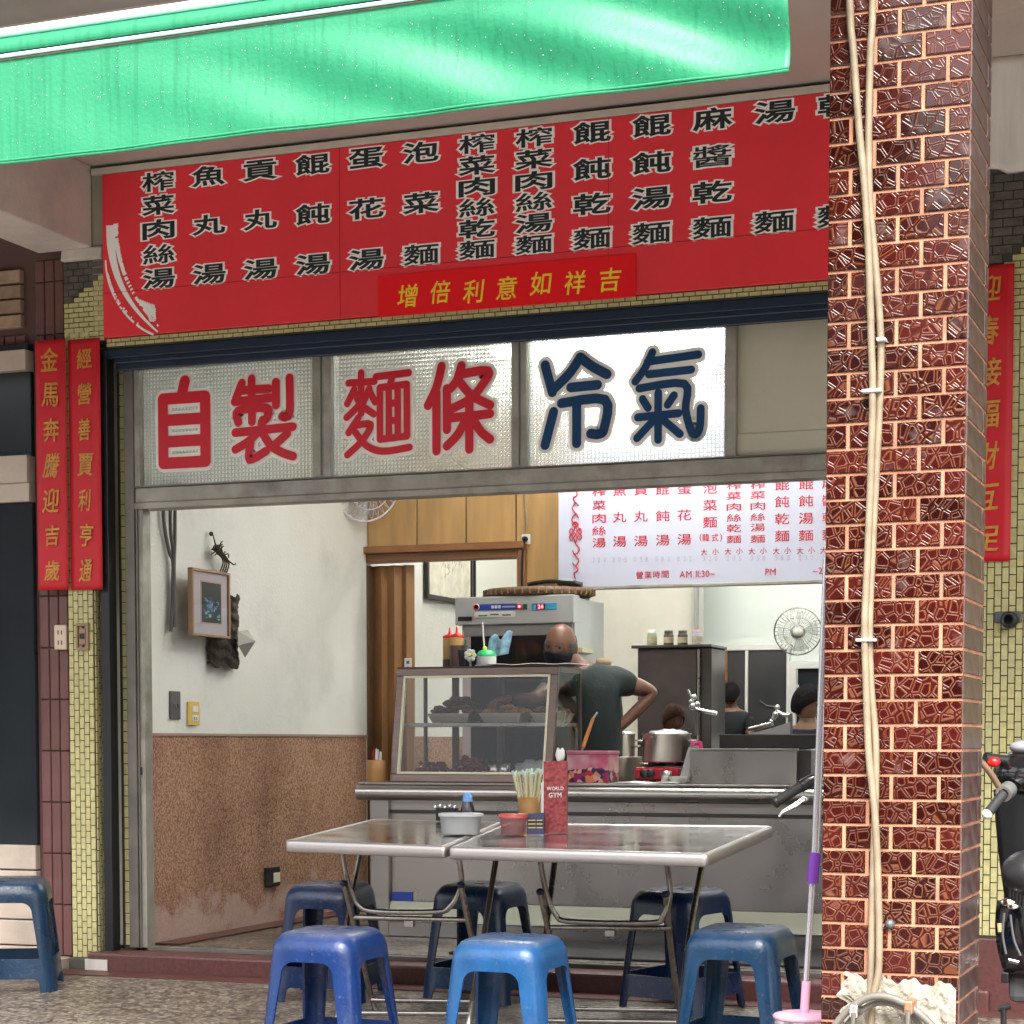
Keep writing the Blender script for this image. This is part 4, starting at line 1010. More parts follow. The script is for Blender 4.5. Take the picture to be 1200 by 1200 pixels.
MB().hexa([(-4.10, 9.105, .205), (-.4, 9.105, .205), (-.4, 9.20, .202), (-4.10, 9.20, .202), (-4.10, 9.160, .298), (-.4, 9.160, .298), (-.4, 9.2, .30), (-4.1, 9.2, .30)]).build('kick_panel', M('kick_plate_painted_sheen', (.42, .43, .33), .5), ct)  # pale colour paints the bright reflection on the sloped steel
box('bottom_band', (-4.10, 9.13, .128), (-.4, 9.15, .203), steel, ct, bevel=.003)
box('label_sticker', (atY(456, 0, 9.16).x, 9.158, .30), (atY(480, 0, 9.16).x, 9.164, .345), label_blue, ct)
tag(box('shade_mat', (-3.5, 8.45, IZ), (-1.5, 9.08, IZ + .012), rubber, bevel=.004), 'dark mat added for the shade on the shop floor in front of the counter', 'mat')  # dark sheet added to paint the shaded strip of floor

# display case
X0, X1 = -4.125, -3.275; YF, YT, YB = 9.20, 9.30, 9.66; Z0, Z1 = CT + .002, 1.447
dc = empty('display_case', ((X0 + X1) / 2, 9.45, Z0), 'glass display case with slanted front and brownish steel frame on the counter', 'display case')
t = .038
def yat(z): return YF + (YT - YF) * (z - Z0) / (Z1 - Z0)
def fbar(x0, x1, z0, z1):
    MB().hexa([(x0, yat(z0), z0), (x1, yat(z0), z0), (x1, yat(z0) + .03, z0), (x0, yat(z0) + .03, z0), (x0, yat(z1), z1), (x1, yat(z1), z1), (x1, yat(z1) + .03, z1), (x0, yat(z1) + .03, z1)]).build('frame_bar', steel_brown, dc, bevel=.003)
fbar(X0, X1, Z0, Z0 + t); fbar(X0, X1, Z1 - t, Z1); fbar(X0, X0 + t, Z0 + t, Z1 - t); fbar(X1 - t, X1, Z0 + t, Z1 - t)
seal = M('cream_seal', (.72, .68, .52), .6)
def sbar(x0, x1, z0, z1):
    MB().hexa([(x0, yat(z0) - .002, z0), (x1, yat(z0) - .002, z0), (x1, yat(z0) + .02, z0), (x0, yat(z0) + .02, z0), (x0, yat(z1) - .002, z1), (x1, yat(z1) - .002, z1), (x1, yat(z1) + .02, z1), (x0, yat(z1) + .02, z1)]).build('seal', seal, dc)
a, b, c_, d_ = X0 + t, X1 - t, Z0 + t, Z1 - t; w_ = .011
sbar(a, b, c_, c_ + w_); sbar(a, b, d_ - w_, d_); sbar(a, a + w_, c_ + w_, d_ - w_); sbar(b - w_, b, c_ + w_, d_ - w_)
MB().add([(a, yat(c_) + .006, c_), (b, yat(c_) + .006, c_), (b, yat(d_) + .006, d_), (a, yat(d_) + .006, d_)], [(0, 1, 2, 3)]).build('front_glass', glass, dc)
for x in (X0, X1 - .012):
    box('frame_bar', (x, YB - .03, Z0), (x + .012, YB, Z1), steel_brown, dc, bevel=.002)
    box('frame_bar', (x, YF + .06, Z0), (x + .012, YB - .03, Z0 + .025), steel_brown, dc)
    box('frame_bar', (x, YT + .03, Z1 - .025), (x + .012, YB - .03, Z1), steel_brown, dc)
    MB().add([(x + .006, YF + .05, Z0 + .025), (x + .006, YB - .03, Z0 + .025), (x + .006, YB - .03, Z1 - .025), (x + .006, YT + .03, Z1 - .025)], [(0, 1, 2, 3)]).build('side_glass', glass, dc)
box('top', (X0, YT, Z1), (X1, YB, Z1 + .006), steel_brown, dc, bevel=.002)
box('floor_plate', (X0 + .012, YF + .04, Z0), (X1 - .012, YB, Z0 + .014), steel, dc)
box('shelf', (X0 + .014, 9.30, 1.158), (X1 - .014, YB - .01, 1.176), steel, dc, bevel=.003)
box('shelf', (X0 + .35, 9.50, 1.075), (X1 - .014, YB - .01, 1.081), glass, dc)
for x in (X0 + .155, X0 + .40): box('post', (x, YB - .02, Z0 + .014), (x + .03, YB + .005, Z1), dark_steel, dc)
box('sliding_door', (X0 + .42, YB + .006, Z0 + .02), (X1 - .012, YB + .010, Z1 - .02), glass, dc)
# trays of food in the case
def tray(x0, x1, y0, y1, z, h, food, n, label, sc=1.0, sd=0):
    e = empty('food_tray', ((x0 + x1) / 2, (y0 + y1) / 2, z), label, 'tray', 'trays in the display case')
    s_ = .02
    m = MB()
    m.hexa([(x0 + s_, y0 + s_, z), (x1 - s_, y0 + s_, z), (x1 - s_, y1 - s_, z), (x0 + s_, y1 - s_, z), (x0, y0, z + h), (x1, y0, z + h), (x1, y1, z + h), (x0, y1, z + h)])
    m.build('tray', steel, e, bevel=.004)
    r5 = random.Random(sd); f = MB()
    for k in range(n):
        u, v = r5.random(), r5.random(); px = x0 + .02 + u * (x1 - x0 - .04); py = y0 + .03 + v * (y1 - y0 - .06)
        hh = h + (1 - abs(2 * u - 1) ** 2) * .055 * sc * r5.random()
        rr = r5.uniform(.012, .026); ph = r5.uniform(0, 6); 
        f.ball((px, py, z + hh), rr, 8, (r5.uniform(.8, 1.8), r5.uniform(.8, 1.5), r5.uniform(.5, .9)), lambda d: 1 + .25 * math.sin(d.x * 5 + ph) * math.cos(d.z * 4 + ph))
    tag(f.build('food', food, e), kind='stuff'); return e
tray(-3.975, -3.745, 9.32, 9.60, 1.178, .045, meat, 70, 'steel tray heaped with dark braised meat on the upper shelf of the display case', 1.5, 1)
tray(-3.700, -3.475, 9.32, 9.60, 1.178, .045, tofu, 34, 'steel tray of pale brown fried food, middle one on the upper shelf', .7, 2)
tray(-3.430, -3.29, 9.32, 9.60, 1.178, .045, meat, 20, 'nearly empty steel tray at the right end of the upper shelf', .4, 3)
tray(-4.07, -3.93, 9.34, 9.58, Z0 + .016, .03, meat_red, 24, 'low tray of dark red meat at the left of the case floor', 1.2, 4)
tray(-3.90, -3.70, 9.34, 9.58, Z0 + .016, .03, meat_red, 34, 'low tray of dark red meat next to the steel cup in the case', 1.3, 5)
for x, lab in ((-3.655, 'steel cup on the floor of the display case, left one'), (-3.60, 'steel cup on the floor of the display case, right one')):
    tag(MB().lathe((x, 9.42, Z0 + .015), [(.02, 0), (.026, 0), (.03, .075), (.028, .075), (.024, .005)], 18).build('steel_cup', steel), lab, 'cup', 'cups in the display case')
bagm = MB().ball((-3.44, 9.44, Z0 + .055), .10, 28, (1.15, .9, .52), lambda d: 1 + .09 * math.sin(d.x * 9 + d.z * 5) + .06 * math.sin(d.y * 14 - d.x * 11) + .04 * math.sin(d.z * 23))
tag(bagm.build('plastic_bag', M('cloudy_bag', (.42, .43, .44), .22, trans=.3, bump=.5, bs=30)), 'crumpled translucent plastic bag on the floor of the display case', 'bag')
tag(MB().ball((-3.34, 9.36, Z0 + .045), .035, 14, (1.3, 1, .7)).build('meat_piece', meat), 'dark brown piece of meat beside the plastic bag in the display case', 'food')

# on top of the case
TZ = Z1 + .0065
def lab(o, l, c, g=None): return tag(o, l, c, g)
pp_ = MB().grid(lambda u, v: (-3.70 + u * .46 + .02 * v, YT - .02 + v * .33, TZ + .002 + .006 * abs(math.sin(u * 7 + v * 3)) + .004 * v), 24, 8)
lab(pp_.build('paper_sheet', paper_m, solid=.004), 'crumpled white paper sheet lying on top of the display case', 'paper')
def squeeze(x, y, fill_z, label):
    e = empty('squeeze_bottle', (x, y, TZ), label, 'bottle', 'squeeze bottles on the display case')
    MB().lathe((x, y, TZ), [(.030, 0), (.036, .004), (.036, .145), (.034, .152)], 20).build('body', bottle_amber, e)
    MB().lathe((x, y, TZ), [(.0366, .003), (.0368, fill_z)], 20).build('sauce', sauce_brown, e)
    MB().lathe((x, y, TZ), [(.037, .152), (.037, .163), (.018, .170), (.008, .176), (.004, .205), (.0, .206)], 16).build('cap', red_plastic, e)
p1 = atY(513, 780, 9.52); squeeze(-3.953 + .005, 9.56, .045, 'amber squeeze bottle with red cap on the display case, the left nearly empty one')
squeeze(-3.885, 9.50, .112, 'squeeze bottle of brown sauce with red cap on the display case, the right one')
x = atY(543, 780, 9.5).x
cb_ = MB().lathe((x, 9.5, TZ), [(.030, 0), (.036, .085), (.036, .088), (.033, .088), (.030, .06)], 20).build('black_cup', black)
lab(cb_, 'black cup on the display case between squeeze bottles and green lidded tub', 'cup')
x = atY(570, 780, 9.5).x
gt = empty('round_tub', (x, 9.5, TZ), 'round clear tub with green domed lid and a white straw on the display case', 'tub')
MB().lathe((x, 9.5, TZ), [(.044, 0), (.050, .02), (.050, .05), (.046, .062)], 22).build('body', plastic_clear, gt)
MB().lathe((x, 9.5, TZ), [(.040, .004), (.045, .03), (.03, .045), (0, .048)], 18).build('contents', black, gt)
MB().lathe((x, 9.5, TZ), [(.051, .055), (.050, .064), (.036, .082), (.012, .090), (0, .091)], 22).build('lid', green_plastic, gt)
MB().ball((x - .008, 9.5, TZ + .095), .012, 12).build('knob', yellow_thing, gt)
MB().tube([(x - .010, 9.5, TZ + .09), (x - .022, 9.5, TZ + .225)], .0045, 8).build('straw', white_plastic, gt)
x = atY(583, 762, 9.56).x
bgm = MB().grid(lambda u, v: (x - .07 + u * .12 + v * .02, 9.58 + .02 * math.sin(u * 7) * v, TZ + .05 + .10 * v * (1 + .2 * math.sin(u * 9)) + u * .02), 14, 10)
lab(bgm.build('printed_bag', M('pale_blue_film', (.35, .52, .62), .3, var=.5, vs=30, dark=(.1, .2, .35)), solid=.002), 'pale blue printed plastic packet behind the green lidded tub', 'packet')
fl = empty('plastic_flower', (atY(551, 770, 9.46).x, 9.46, TZ), 'small white plastic flower with yellow centre by the black cup', 'flower')
c = atY(551, 768, 9.46)
for k in range(7):
    a = k * .9; MB().ball((c.x + .021 * math.cos(a), 9.46, c.z + .021 * math.sin(a)), .013, 10, (1, .4, 1)).build('petal', white_plastic, fl)
MB().ball((c.x, 9.452, c.z), .009, 10).build('centre', yellow_thing, fl)
MB().tube([(c.x, 9.46, c.z), (c.x + .004, 9.47, TZ)], .003, 6).build('stem', green_plastic, fl)
cp = MB(); 
for k in range(5):
    a = k * 1.3; cp.tube([(atY(543, 0, 9.5).x, 9.5, TZ + .05), (atY(543, 0, 9.5).x + .03 * math.cos(a), 9.5 + .02 * math.sin(a), TZ + .10 + .01 * k)], .006, 6)
lab(cp.build('dried_herbs', M('dried_green', (.08, .13, .09), .7)), 'tuft of dry grey-green herbs sticking out of the black cup', 'herbs')
qr = empty('small_card', (atY(478, 776, 9.5).x, 9.62, TZ), 'small white card standing at the left end of the display case top', 'card')
c = atY(478, 776, 9.6)
box('card', (c.x - .02, 9.60, TZ), (c.x + .02, 9.604, TZ + .058), white_plastic, qr)
box('print', (c.x - .008, 9.5985, TZ + .028), (c.x + .008, 9.60, TZ + .044), grey_metal, qr); box('print', (c.x - .008, 9.5985, TZ + .006), (c.x + .008, 9.60, TZ + .014), red_plastic, qr)
# bamboo cups of chopsticks
def stick_cup(x, y, z, r, h, hs_, n, label, mats, spread=.035, group=None):
    e = empty('chopstick_cup', (x, y, z), label, 'cup', group)
    MB().lathe((x, y, z), [(r * .98, 0), (r, .004), (r * 1.03, h * .5), (r, h), (r * .86, h), (r * .84, .01), (0, .01)], 24).build('cup', bamboo, e)
    for k in range(n):
        a = rnd.uniform(0, 6.28); q = rnd.random() ** .6; bx, by = x + math.cos(a) * q * r * .6, y + math.sin(a) * q * r * .6
        tx, ty = x + math.cos(a) * q * spread * 1.15, y + math.sin(a) * q * spread; hz = z + hs_ + rnd.uniform(-.012, .012)
        d = Vector((tx - bx, ty - by, hz - z)).normalized() * .004
        m_ = mats[k % len(mats)]
        MB().tube([(bx, by, z + .012), (tx, ty, hz)], .0033, 6).build('chopstick', m_, e)
        if m_ is stick_m: MB().tube([Vector((tx, ty, hz)) - d * 3, Vector((tx, ty, hz)) + d * .5], .0052, 6).build('paper_tip', pale_green, e)
c = atY(440, 912, 9.16)
stick_cup(c.x, 9.17, CT, .044, .108, .155, 9, 'bamboo cup with red and white stirrers on the left end of the counter', [white_plastic, red_plastic, white_plastic], .032)
# pink flowered tissue box
tb = empty('tissue_box', (-3.08, 9.45, CT), 'pink box printed with red and dark flowers on the counter beside the display case', 'box')
def floral():
    m = M('floral_print', (.60, .16, .24), .5); nt = m.node_tree; b = nt.nodes['Principled BSDF']; tc = _n(nt, 'ShaderNodeTexCoord')
    vo = _n(nt, 'ShaderNodeTexVoronoi'); vo.inputs['Scale'].default_value = 38; nt.links.new(tc.outputs['Object'], vo.inputs['Vector'])
    rp = _n(nt, 'ShaderNodeValToRGB'); rp.color_ramp.interpolation = 'CONSTANT'; e = rp.color_ramp.elements
    e[0].color = (.02, .012, .05, 1); e[1].position = .3; e[1].color = (.45, .02, .04, 1)
    for p, c in ((.5, (.75, .45, .38, 1)), (.64, (.35, .01, .12, 1)), (.82, (.8, .25, .12, 1))): k = e.new(p); k.color = c
    sc = _n(nt, 'ShaderNodeSeparateColor'); nt.links.new(vo.outputs['Color'], sc.inputs[0]); nt.links.new(sc.outputs[0], rp.inputs[0])
    no = _n(nt, 'ShaderNodeTexNoise'); no.inputs['Scale'].default_value = 9; nt.links.new(tc.outputs['Object'], no.inputs['Vector'])
    sp = _n(nt, 'ShaderNodeSeparateXYZ'); nt.links.new(tc.outputs['Object'], sp.inputs[0])
    ma = _n(nt, 'ShaderNodeMath', operation='MULTIPLY_ADD'); ma.inputs[1].default_value = .09; nt.links.new(no.outputs[0], ma.inputs[0]); nt.links.new(sp.outputs[2], ma.inputs[2])
    lt_ = _n(nt, 'ShaderNodeMath', operation='LESS_THAN'); lt_.inputs[1].default_value = .105; nt.links.new(ma.outputs[0], lt_.inputs[0])
    r2 = _n(nt, 'ShaderNodeValToRGB'); r2.color_ramp.elements[0].color = (.55, .10, .19, 1); r2.color_ramp.elements[1].color = (.80, .48, .48, 1); r2.color_ramp.elements[0].position = .35; r2.color_ramp.elements[1].position = .65
    nt.links.new(no.outputs[0], r2.inputs[0]); mx = _n(nt, 'ShaderNodeMix', data_type='RGBA')
    nt.links.new(lt_.outputs[0], mx.inputs[0]); nt.links.new(r2.outputs[0], mx.inputs[6]); nt.links.new(rp.outputs[0], mx.inputs[7]); nt.links.new(mx.outputs[2], b.inputs['Base Color']); return m
flo = floral()
bx0, bx1 = atY(664, 900, 9.4).x, atY(712, 900, 9.4).x
box('body', (bx0, 9.40, CT), (bx1, 9.58, CT + .150), flo, tb, bevel=.003)
box('lid', (bx0 - .003, 9.396, CT + .135), (bx1 + .003, 9.584, CT + .154), M('pink_lid', (.55, .16, .24), .5, var=.3, vs=14), tb, bevel=.003)
# spatula with orange wooden handle standing behind the box
sp_ = empty('spatula', atY(690, 860, 9.7), 'spatula with orange wooden handle leaning upright in front of the man', 'spatula')
MB().tube([atY(683, 876, 9.62), atY(695, 842, 9.68)], .011, 10, rs=[.011, .009]).build('handle', M('orange_wood', (.42, .17, .05), .45), sp_)
MB().tube([atY(695, 842, 9.68), atY(700, 835, 9.70)], .006, 8).build('tip', steel_pipe, sp_)
MB().tube([atY(683, 876, 9.62), atY(677, 905, 9.6)], .005, 8).build('blade', steel_pipe, sp_)
# plates of paper, pot, gas burner, cup
lab(MB().grid(lambda u, v: (atY(728, 0, 9.2).x + u * .30, 9.13 + v * .22, CT + .004 + .003 * math.sin(u * 9)), 10, 4).build('paper_sheet', paper_m, solid=.006), 'white paper sheet on the counter edge by the red burner', 'paper')
st_ = empty('gas_burner', (-2.74, 9.5, CT), 'red portable gas burner under the steel pot on the counter', 'burner')
gx0, gx1 = atY(746, 0, 9.42).x, atY(800, 0, 9.42).x
box('body', (gx0, 9.42, CT + .012), (gx1, 9.70, CT + .075), red_enamel, st_, bevel=.012)
for k in range(2): MB().lathe((gx0 + .055 + k * .03, 9.42, CT + .045), [(.022, 0), (.02, -.012), (0, -.014)], 16, 'Y').build('knob', black, st_)
pcx = (gx0 + gx1) / 2 + .01
MB().lathe((pcx, 9.56, CT + .075), [(.11, 0), (.11, .006), (.09, .008), (.03, .02), (0, .02)], 24).build('burner', black, st_)
for k in range(4):
    a = k * math.pi / 2 + .5; box('pot_support', (pcx + .07 * math.cos(a) - .02, 9.56 + .07 * math.sin(a) - .004, CT + .075), (pcx + .07 * math.cos(a) + .02, 9.56 + .07 * math.sin(a) + .004, CT + .098), black, st_)
for k in range(4): box('foot', (gx0 + .02 + (k % 2) * (gx1 - gx0 - .06), 9.44 + (k // 2) * .22, CT), (gx0 + .04 + (k % 2) * (gx1 - gx0 - .06), 9.46 + (k // 2) * .22, CT + .013), black, st_)
def pot(x, y, z, r, h, label, lid=False):
    e = empty('cooking_pot', (x, y, z), label, 'pot', 'steel pots behind the counter')
    MB().lathe((x, y, z), [(r * .95, 0), (r, .01), (r, h - .004), (r * 1.05, h), (r * 1.04, h + .003), (r * .97, h), (r * .96, .01), (0, .01)], 36).build('body', steel, e)
    for sg in (-1, 1): MB().tube(smooth_path([(x + sg * r, y - .03, z + h * .75), (x + sg * (r + .03), y - .025, z + h * .77), (x + sg * (r + .03), y + .025, z + h * .77), (x + sg * r, y + .03, z + h * .75)]), .005, 6).build('handle', steel_pipe, e)
    if lid: MB().lathe((x, y, z + h), [(r * 1.03, .002), (r, .012), (.02, .03), (0, .031)], 36).build('lid', steel, e)
    return e
pot(pcx, 9.56, CT + .1, .118, .135, 'steel pot with foil bag inside standing on the red gas burner')
foil = MB().ball((pcx + .02, 9.54, CT + .235), .085, 20, (1.1, .9, .28), lambda d: 1 + .15 * math.sin(d.x * 11 + d.y * 7) + .1 * math.sin(d.y * 19))
lab(foil.build('foil_bag', M('foil', (.7, .7, .72), .25, metal=.6, bump=.6, bs=30)), 'crumpled silvery bag bulging out of the pot on the red burner', 'bag')
pot(atY(733, 0, 9.9).x, 9.9, CT - .02, .10, .14, 'dull steel pot standing left of the red burner behind the pink box')
pot(atY(712, 0, 10.6).x, 10.6, IZ + .72, .16, .28, 'tall steel stock pot with lid behind the man', True)
x = atY(785, 0, 9.28).x
lab(MB().lathe((x, 9.28, CT), [(.022, 0), (.025, .002), (.025, .06), (.022, .06), (.021, .004), (0, .004)], 20).build('steel_cup', steel), 'small steel cup in front of the red gas burner', 'cup')
x = atY(799, 0, 9.24).x
lab(MB().lathe((x, 9.24, CT), [(.03, 0), (.045, .035), (.043, .035), (.028, .004), (0, .004)], 20).build('bowl', M('pale_bowl', (.4, .42, .36), .4)), 'small pale bowl at the left foot of the noodle boiler', 'bowl')
# noodle boiler
nx0, nx1 = atY(812, 0, 9.30).x, atY(941, 0, 9.30).x
nb_ = empty('noodle_boiler', ((nx0 + nx1) / 2, 9.5, CT), 'wide stainless noodle boiler box with blackened trough at the right of the counter', 'boiler')
box('body', (nx0, 9.30, CT), (nx1, 9.78, CT + .158), steel, nb_, bevel=.004)
box('rim', (nx0 - .004, 9.294, CT + .158), (nx1 + .004, 9.33, CT + .166), steel, nb_, bevel=.002)
box('trough', (nx0 + .035, 9.72, CT + .166), (nx1 + .02, 10.15, CT + .235), soot, nb_, bevel=.004)
box('side_cheek', (nx1 - .002, 9.34, CT), (nx1 + .06, 9.76, CT + .16), dark_steel, nb_, bevel=.003)
MB().hexa([(nx0 - .07, 9.36, CT), (nx0 - .006, 9.36, CT), (nx0 - .006, 9.5, CT), (nx0 - .07, 9.5, CT), (nx0 - .02, 9.36, CT + .17), (nx0 - .006, 9.36, CT + .18), (nx0 - .006, 9.5, CT + .18), (nx0 - .02, 9.5, CT + .17)]).build('splash_plate', steel_edge, nb_)
MB().hexa([tuple(atY(873, 861, 10.1)), tuple(atY(926, 861, 10.1)), tuple(atY(926, 861, 10.12)), tuple(atY(873, 861, 10.12)), tuple(atY(905, 853, 10.1)), tuple(atY(926, 846, 10.1)), tuple(atY(926, 846, 10.12)), tuple(atY(905, 853, 10.12))]).build('lid', steel_edge, nb_)
# taps over the boiler
def tap(px_pole, label, pts_spout, pts_lever, balls, Y):
    e = empty('water_tap', atY(px_pole[0], px_pole[2], Y), label, 'tap', 'water taps over the noodle boiler')
    MB().tube([atY(px_pole[0], px_pole[1], Y), atY(px_pole[0], px_pole[2], Y)], .012, 12).build('riser', M('dull_pipe', (.16, .15, .14), .45, metal=.6), e)
    MB().tube(smooth_path([atY(x, y, Y - .01) for x, y in pts_spout]), .011, 12).build('spout', chrome, e)
    MB().tube([atY(x, y, Y - .01) for x, y in pts_lever], .007, 8).build('lever', chrome if px_pole[0] < 850 else black, e)
    for (x, y, r) in balls: MB().ball(atY(x, y, Y - .015), r, 12).build('fitting', chrome, e)
tap((817, 826, 862), 'upright water tap with raised lever over the left of the boiler', [(814, 830), (824, 833), (840, 836)], [(811, 820), (806, 808)], [(813, 817, .017), (812, 828, .02), (817, 825, .015), (810, 822, .012)], 10.2)
tap((926, 836, 862), 'water tap with long black lever over the right of the boiler', [(926, 838), (918, 838), (910, 835), (906, 843)], [(908, 829), (898, 828), (890, 822)], [(911, 829, .014), (909, 837, .017), (904, 845, .011)], 10.25)
lab(MB().tube([atY(878, 855, 10.2), atY(905, 848, 10.15)], .012, 12).build('silver_tube', chrome), 'short silver tube held flat above the boiler', 'tube')

# hot cabinet (oven) behind
OX0, OX1, OY0, OY1 = -4.122, -3.457, 10.05, 10.56
ov = empty('steamer_cabinet', ((OX0 + OX1) / 2, 10.3, IZ), 'grey steel warming cabinet with blue label and red lit digits behind the man', 'cabinet')
box('body', (OX0 + .03, OY0 + .03, IZ + .05), (OX1, OY1, 1.835), oven_grey, ov, bevel=.004)
box('control_head', (OX0, OY0, 1.700), (OX1 + .001, OY0 + .10, 1.848), oven_grey, ov, bevel=.006)
box('door_frame', (OX0 + .04, OY0 + .012, 1.640), (OX1 - .01, OY0 + .03, 1.700), M('oven_trim', (.3, .29, .28), .4, metal=.4), ov, bevel=.003)
box('door_frame', (OX0 + .04, OY0 + .012, .9), (OX0 + .085, OY0 + .03, 1.640), M('oven_pink', (.45, .38, .38), .4, metal=.2), ov)
box('door_glass', (OX0 + .085, OY0 + .015, .9), (OX1 - .02, OY0 + .028, 1.640), M('black_oven_glass', (.012, .011, .012), .12, bump=.02, bs=6), ov)
pz = lambda y: atY(600, y, OY0).z; px_ = lambda x: atY(x, 715, OY0).x
box('label_strip', (px_(557), OY0 - .003, 1.775), (px_(606), OY0, 1.808), label_blue, ov)
box('label_strip', (px_(556), OY0 - .0045, 1.738), (px_(604), OY0 - .001, 1.768), white_plastic, ov)
for k in range(3): box('print', (px_(561 + k * 14), OY0 - .006, 1.745 + .004 * (k % 2)), (px_(571 + k * 14), OY0 - .0045, 1.752 + .004 * (k % 2)), grey_metal, ov)
MB().lathe((px_(558.5), OY0 - .002, 1.793), [(.018, 0), (.017, -.003), (0, -.003)], 18, 'Y').build('badge', white_plastic, ov)
MB().lathe((px_(558.5), OY0 - .0055, 1.793), [(.0155, 0), (.0155, -.0015), (.0105, -.0015), (.0105, 0)], 18, 'Y').build('badge_ring', red_plastic, ov)
for k in range(3): box('print', (px_(576 + k * 4), OY0 - .0045, 1.784), (px_(579 + k * 4), OY0 - .003, 1.800), white_plastic, ov)
box('print', (px_(589), OY0 - .0045, 1.788), (px_(604), OY0 - .003, 1.796), M('pale_print', (.4, .45, .6), .5), ov)
box('switch', (px_(606.5), OY0 - .008, 1.776), (px_(611.5), OY0, 1.805), red_plastic, ov, bevel=.001)
box('switch_light', (px_(608), OY0 - .0095, 1.786), (px_(610.5), OY0 - .008, 1.797), led_red, ov)
box('switch', (px_(613.5), OY0 - .008, 1.776), (px_(618), OY0, 1.803), M('dark_green_switch', (.01, .07, .05), .4), ov, bevel=.001)
box('display_panel', (px_(623), OY0 - .004, 1.770), (px_(653), OY0, 1.806), label_cyan, ov, bevel=.002)
box('display', (px_(629), OY0 - .0055, 1.774), (px_(639), OY0 - .004, 1.802), M('display_black', (.05, .0, .0), .3), ov)
lt_m = MB(); line_text(lt_m, '24', Vector(((px_(629) + px_(639)) / 2, OY0 - .0075, 1.788)), .020, .012, wf=1.0); lt_m.build('digits', led_red, ov)
box('name_plate', (px_(537), OY0 - .004, 1.722), (px_(553), OY0, 1.745), black, ov)
MB().tube([(OX0 + .05, OY0 - .01, 1.55), (OX0 + .05, OY0 - .01, 1.70)], .004, 6).build('handle', steel_pipe, ov)
box('side_handle', (OX1, OY0 + .06, 1.55), (OX1 + .03, OY0 + .25, 1.575), M('pale_yellow_handle', (.6, .55, .35), .5), ov)
# bamboo tray and black lid on the cabinet
tx = (atY(555, 0, 10.1).x + atY(683, 0, 10.1).x) / 2
tr_ = empty('bamboo_tray', (tx, 10.3, 1.85), 'big round woven bamboo tray lying on top of the warming cabinet', 'tray')
MB().lathe((tx, 10.28, 1.85), [(.27, 0), (.292, .006), (.305, .022), (.303, .040), (.285, .045), (.275, .02), (0, .02)], 40, sy=.85).build('tray', bamboo_dark, tr_)
for k in range(44):
    a = 2 * math.pi * k / 44
    p_ = Vector((tx + .301 * math.cos(a), 10.28 + .255 * math.sin(a), 1.874)); 
    MB().box((p_.x - .004, p_.y - .004, p_.z - .016), (p_.x + .004, p_.y + .004, p_.z + .015)).build('binding', M('binding_strip', (.28, .17, .09), .6) if k == 0 else MATS['binding_strip'], tr_)
bl_ = MB().grid(lambda u, v: (tx - .02 + u * .26, 10.15 + v * .2, 1.895 + .018 + .014 * math.sin(u * 3.1) + .02 * max(0, u - .75)), 14, 8)
lab(bl_.build('plastic_sheet', black_gloss, solid=.02), 'shiny black plastic sheet lying on the bamboo tray', 'plastic sheet')
lab(MB().ball(atY(707, 776, 10.45), .04, 14, (1.2, 1, .6)).build('bread_roll', M('bread', (.7, .5, .3), .7)), 'pale round bun behind the man\'s shoulder', 'food')
cbd = box('side_table', (OX1 + .01, 10.25, IZ), (OX1 + .55, 10.8, IZ + .70), steel, bevel=.005)
lab(cbd, 'low steel side table behind the man carrying the stock pot', 'table')

# fridge with jars, glass doors, fan in the kitchen
FX0, FX1 = -3.785, -3.307
fg = empty('fridge', ((FX0 + FX1) / 2, 12.35, IZ), 'dark brown steel fridge with jars standing on top in the kitchen', 'fridge')
box('body', (FX0, 12.24, IZ), (FX1, 12.58, 1.665), fridge_m, fg, bevel=.006)
box('top', (FX0 - .03, 12.20, 1.665), (FX1 + .01, 12.58, 1.684), fridge_m, fg, bevel=.004)
box('door', (FX0 + .01, 12.215, .3), (FX0 + .39, 12.238, 1.655), fridge_m, fg, bevel=.004)
box('door_trim', (FX0 + .395, 12.21, .3), (FX0 + .41, 12.238, 1.655), steel, fg)
def jar(px, py0, py1, lidm, bodym, label, Y=12.38):
    a = atY(px, py1, Y); zt = atY(px, py0, Y).z; zb = 1.6845; r = .032; h = zt - zb
    e = empty('jar', (a.x, Y, zb), label, 'jar', 'jars on the fridge')
    MB().lathe((a.x, Y, zb), [(r * .9, 0), (r, .006), (r, h * .72), (r * .8, h * .8)], 20).build('body', bodym, e)
    MB().lathe((a.x, Y, zb), [(r * .85, h * .8), (r * .85, h), (0, h)], 20).build('lid', lidm, e)
    MB().lathe((a.x, Y, zb), [(r * 1.01, h * .2), (r * 1.01, h * .58)], 20).build('label', M('jar_label', (.55, .48, .33), .6, var=.3, vs=40) if 'jar_label' not in MATS else MATS['jar_label'], e)
jar(764, 738, 757, white_plastic, M('greenish_jar', (.45, .55, .35), .3, trans=.3), 'tall jar with pale green contents on the fridge, leftmost jar')
jar(783.5, 739, 757, black, M('dark_jar', (.06, .04, .03), .3), 'dark jar with black lid on the fridge, second jar from the left')
jar(800, 739, 757, black, MATS['dark_jar'], 'dark jar with black lid on the fridge, third jar from the left')
jar(817, 738, 757, M('pink_lid_jar', (.6, .35, .45), .4), M('pale_jar', (.55, .6, .65), .3, trans=.3), 'pale jar with pinkish lid on the fridge, rightmost jar')
gd = empty('glass_doors', (-2.9, 13.72, IZ), 'dark glass sliding doors in pale frames at the back of the kitchen', 'doors')
gY = 13.76
gx = [atY(x, 800, gY).x for x in (815, 848, 875, 923.5)]
zt = atY(880, 757, gY).z
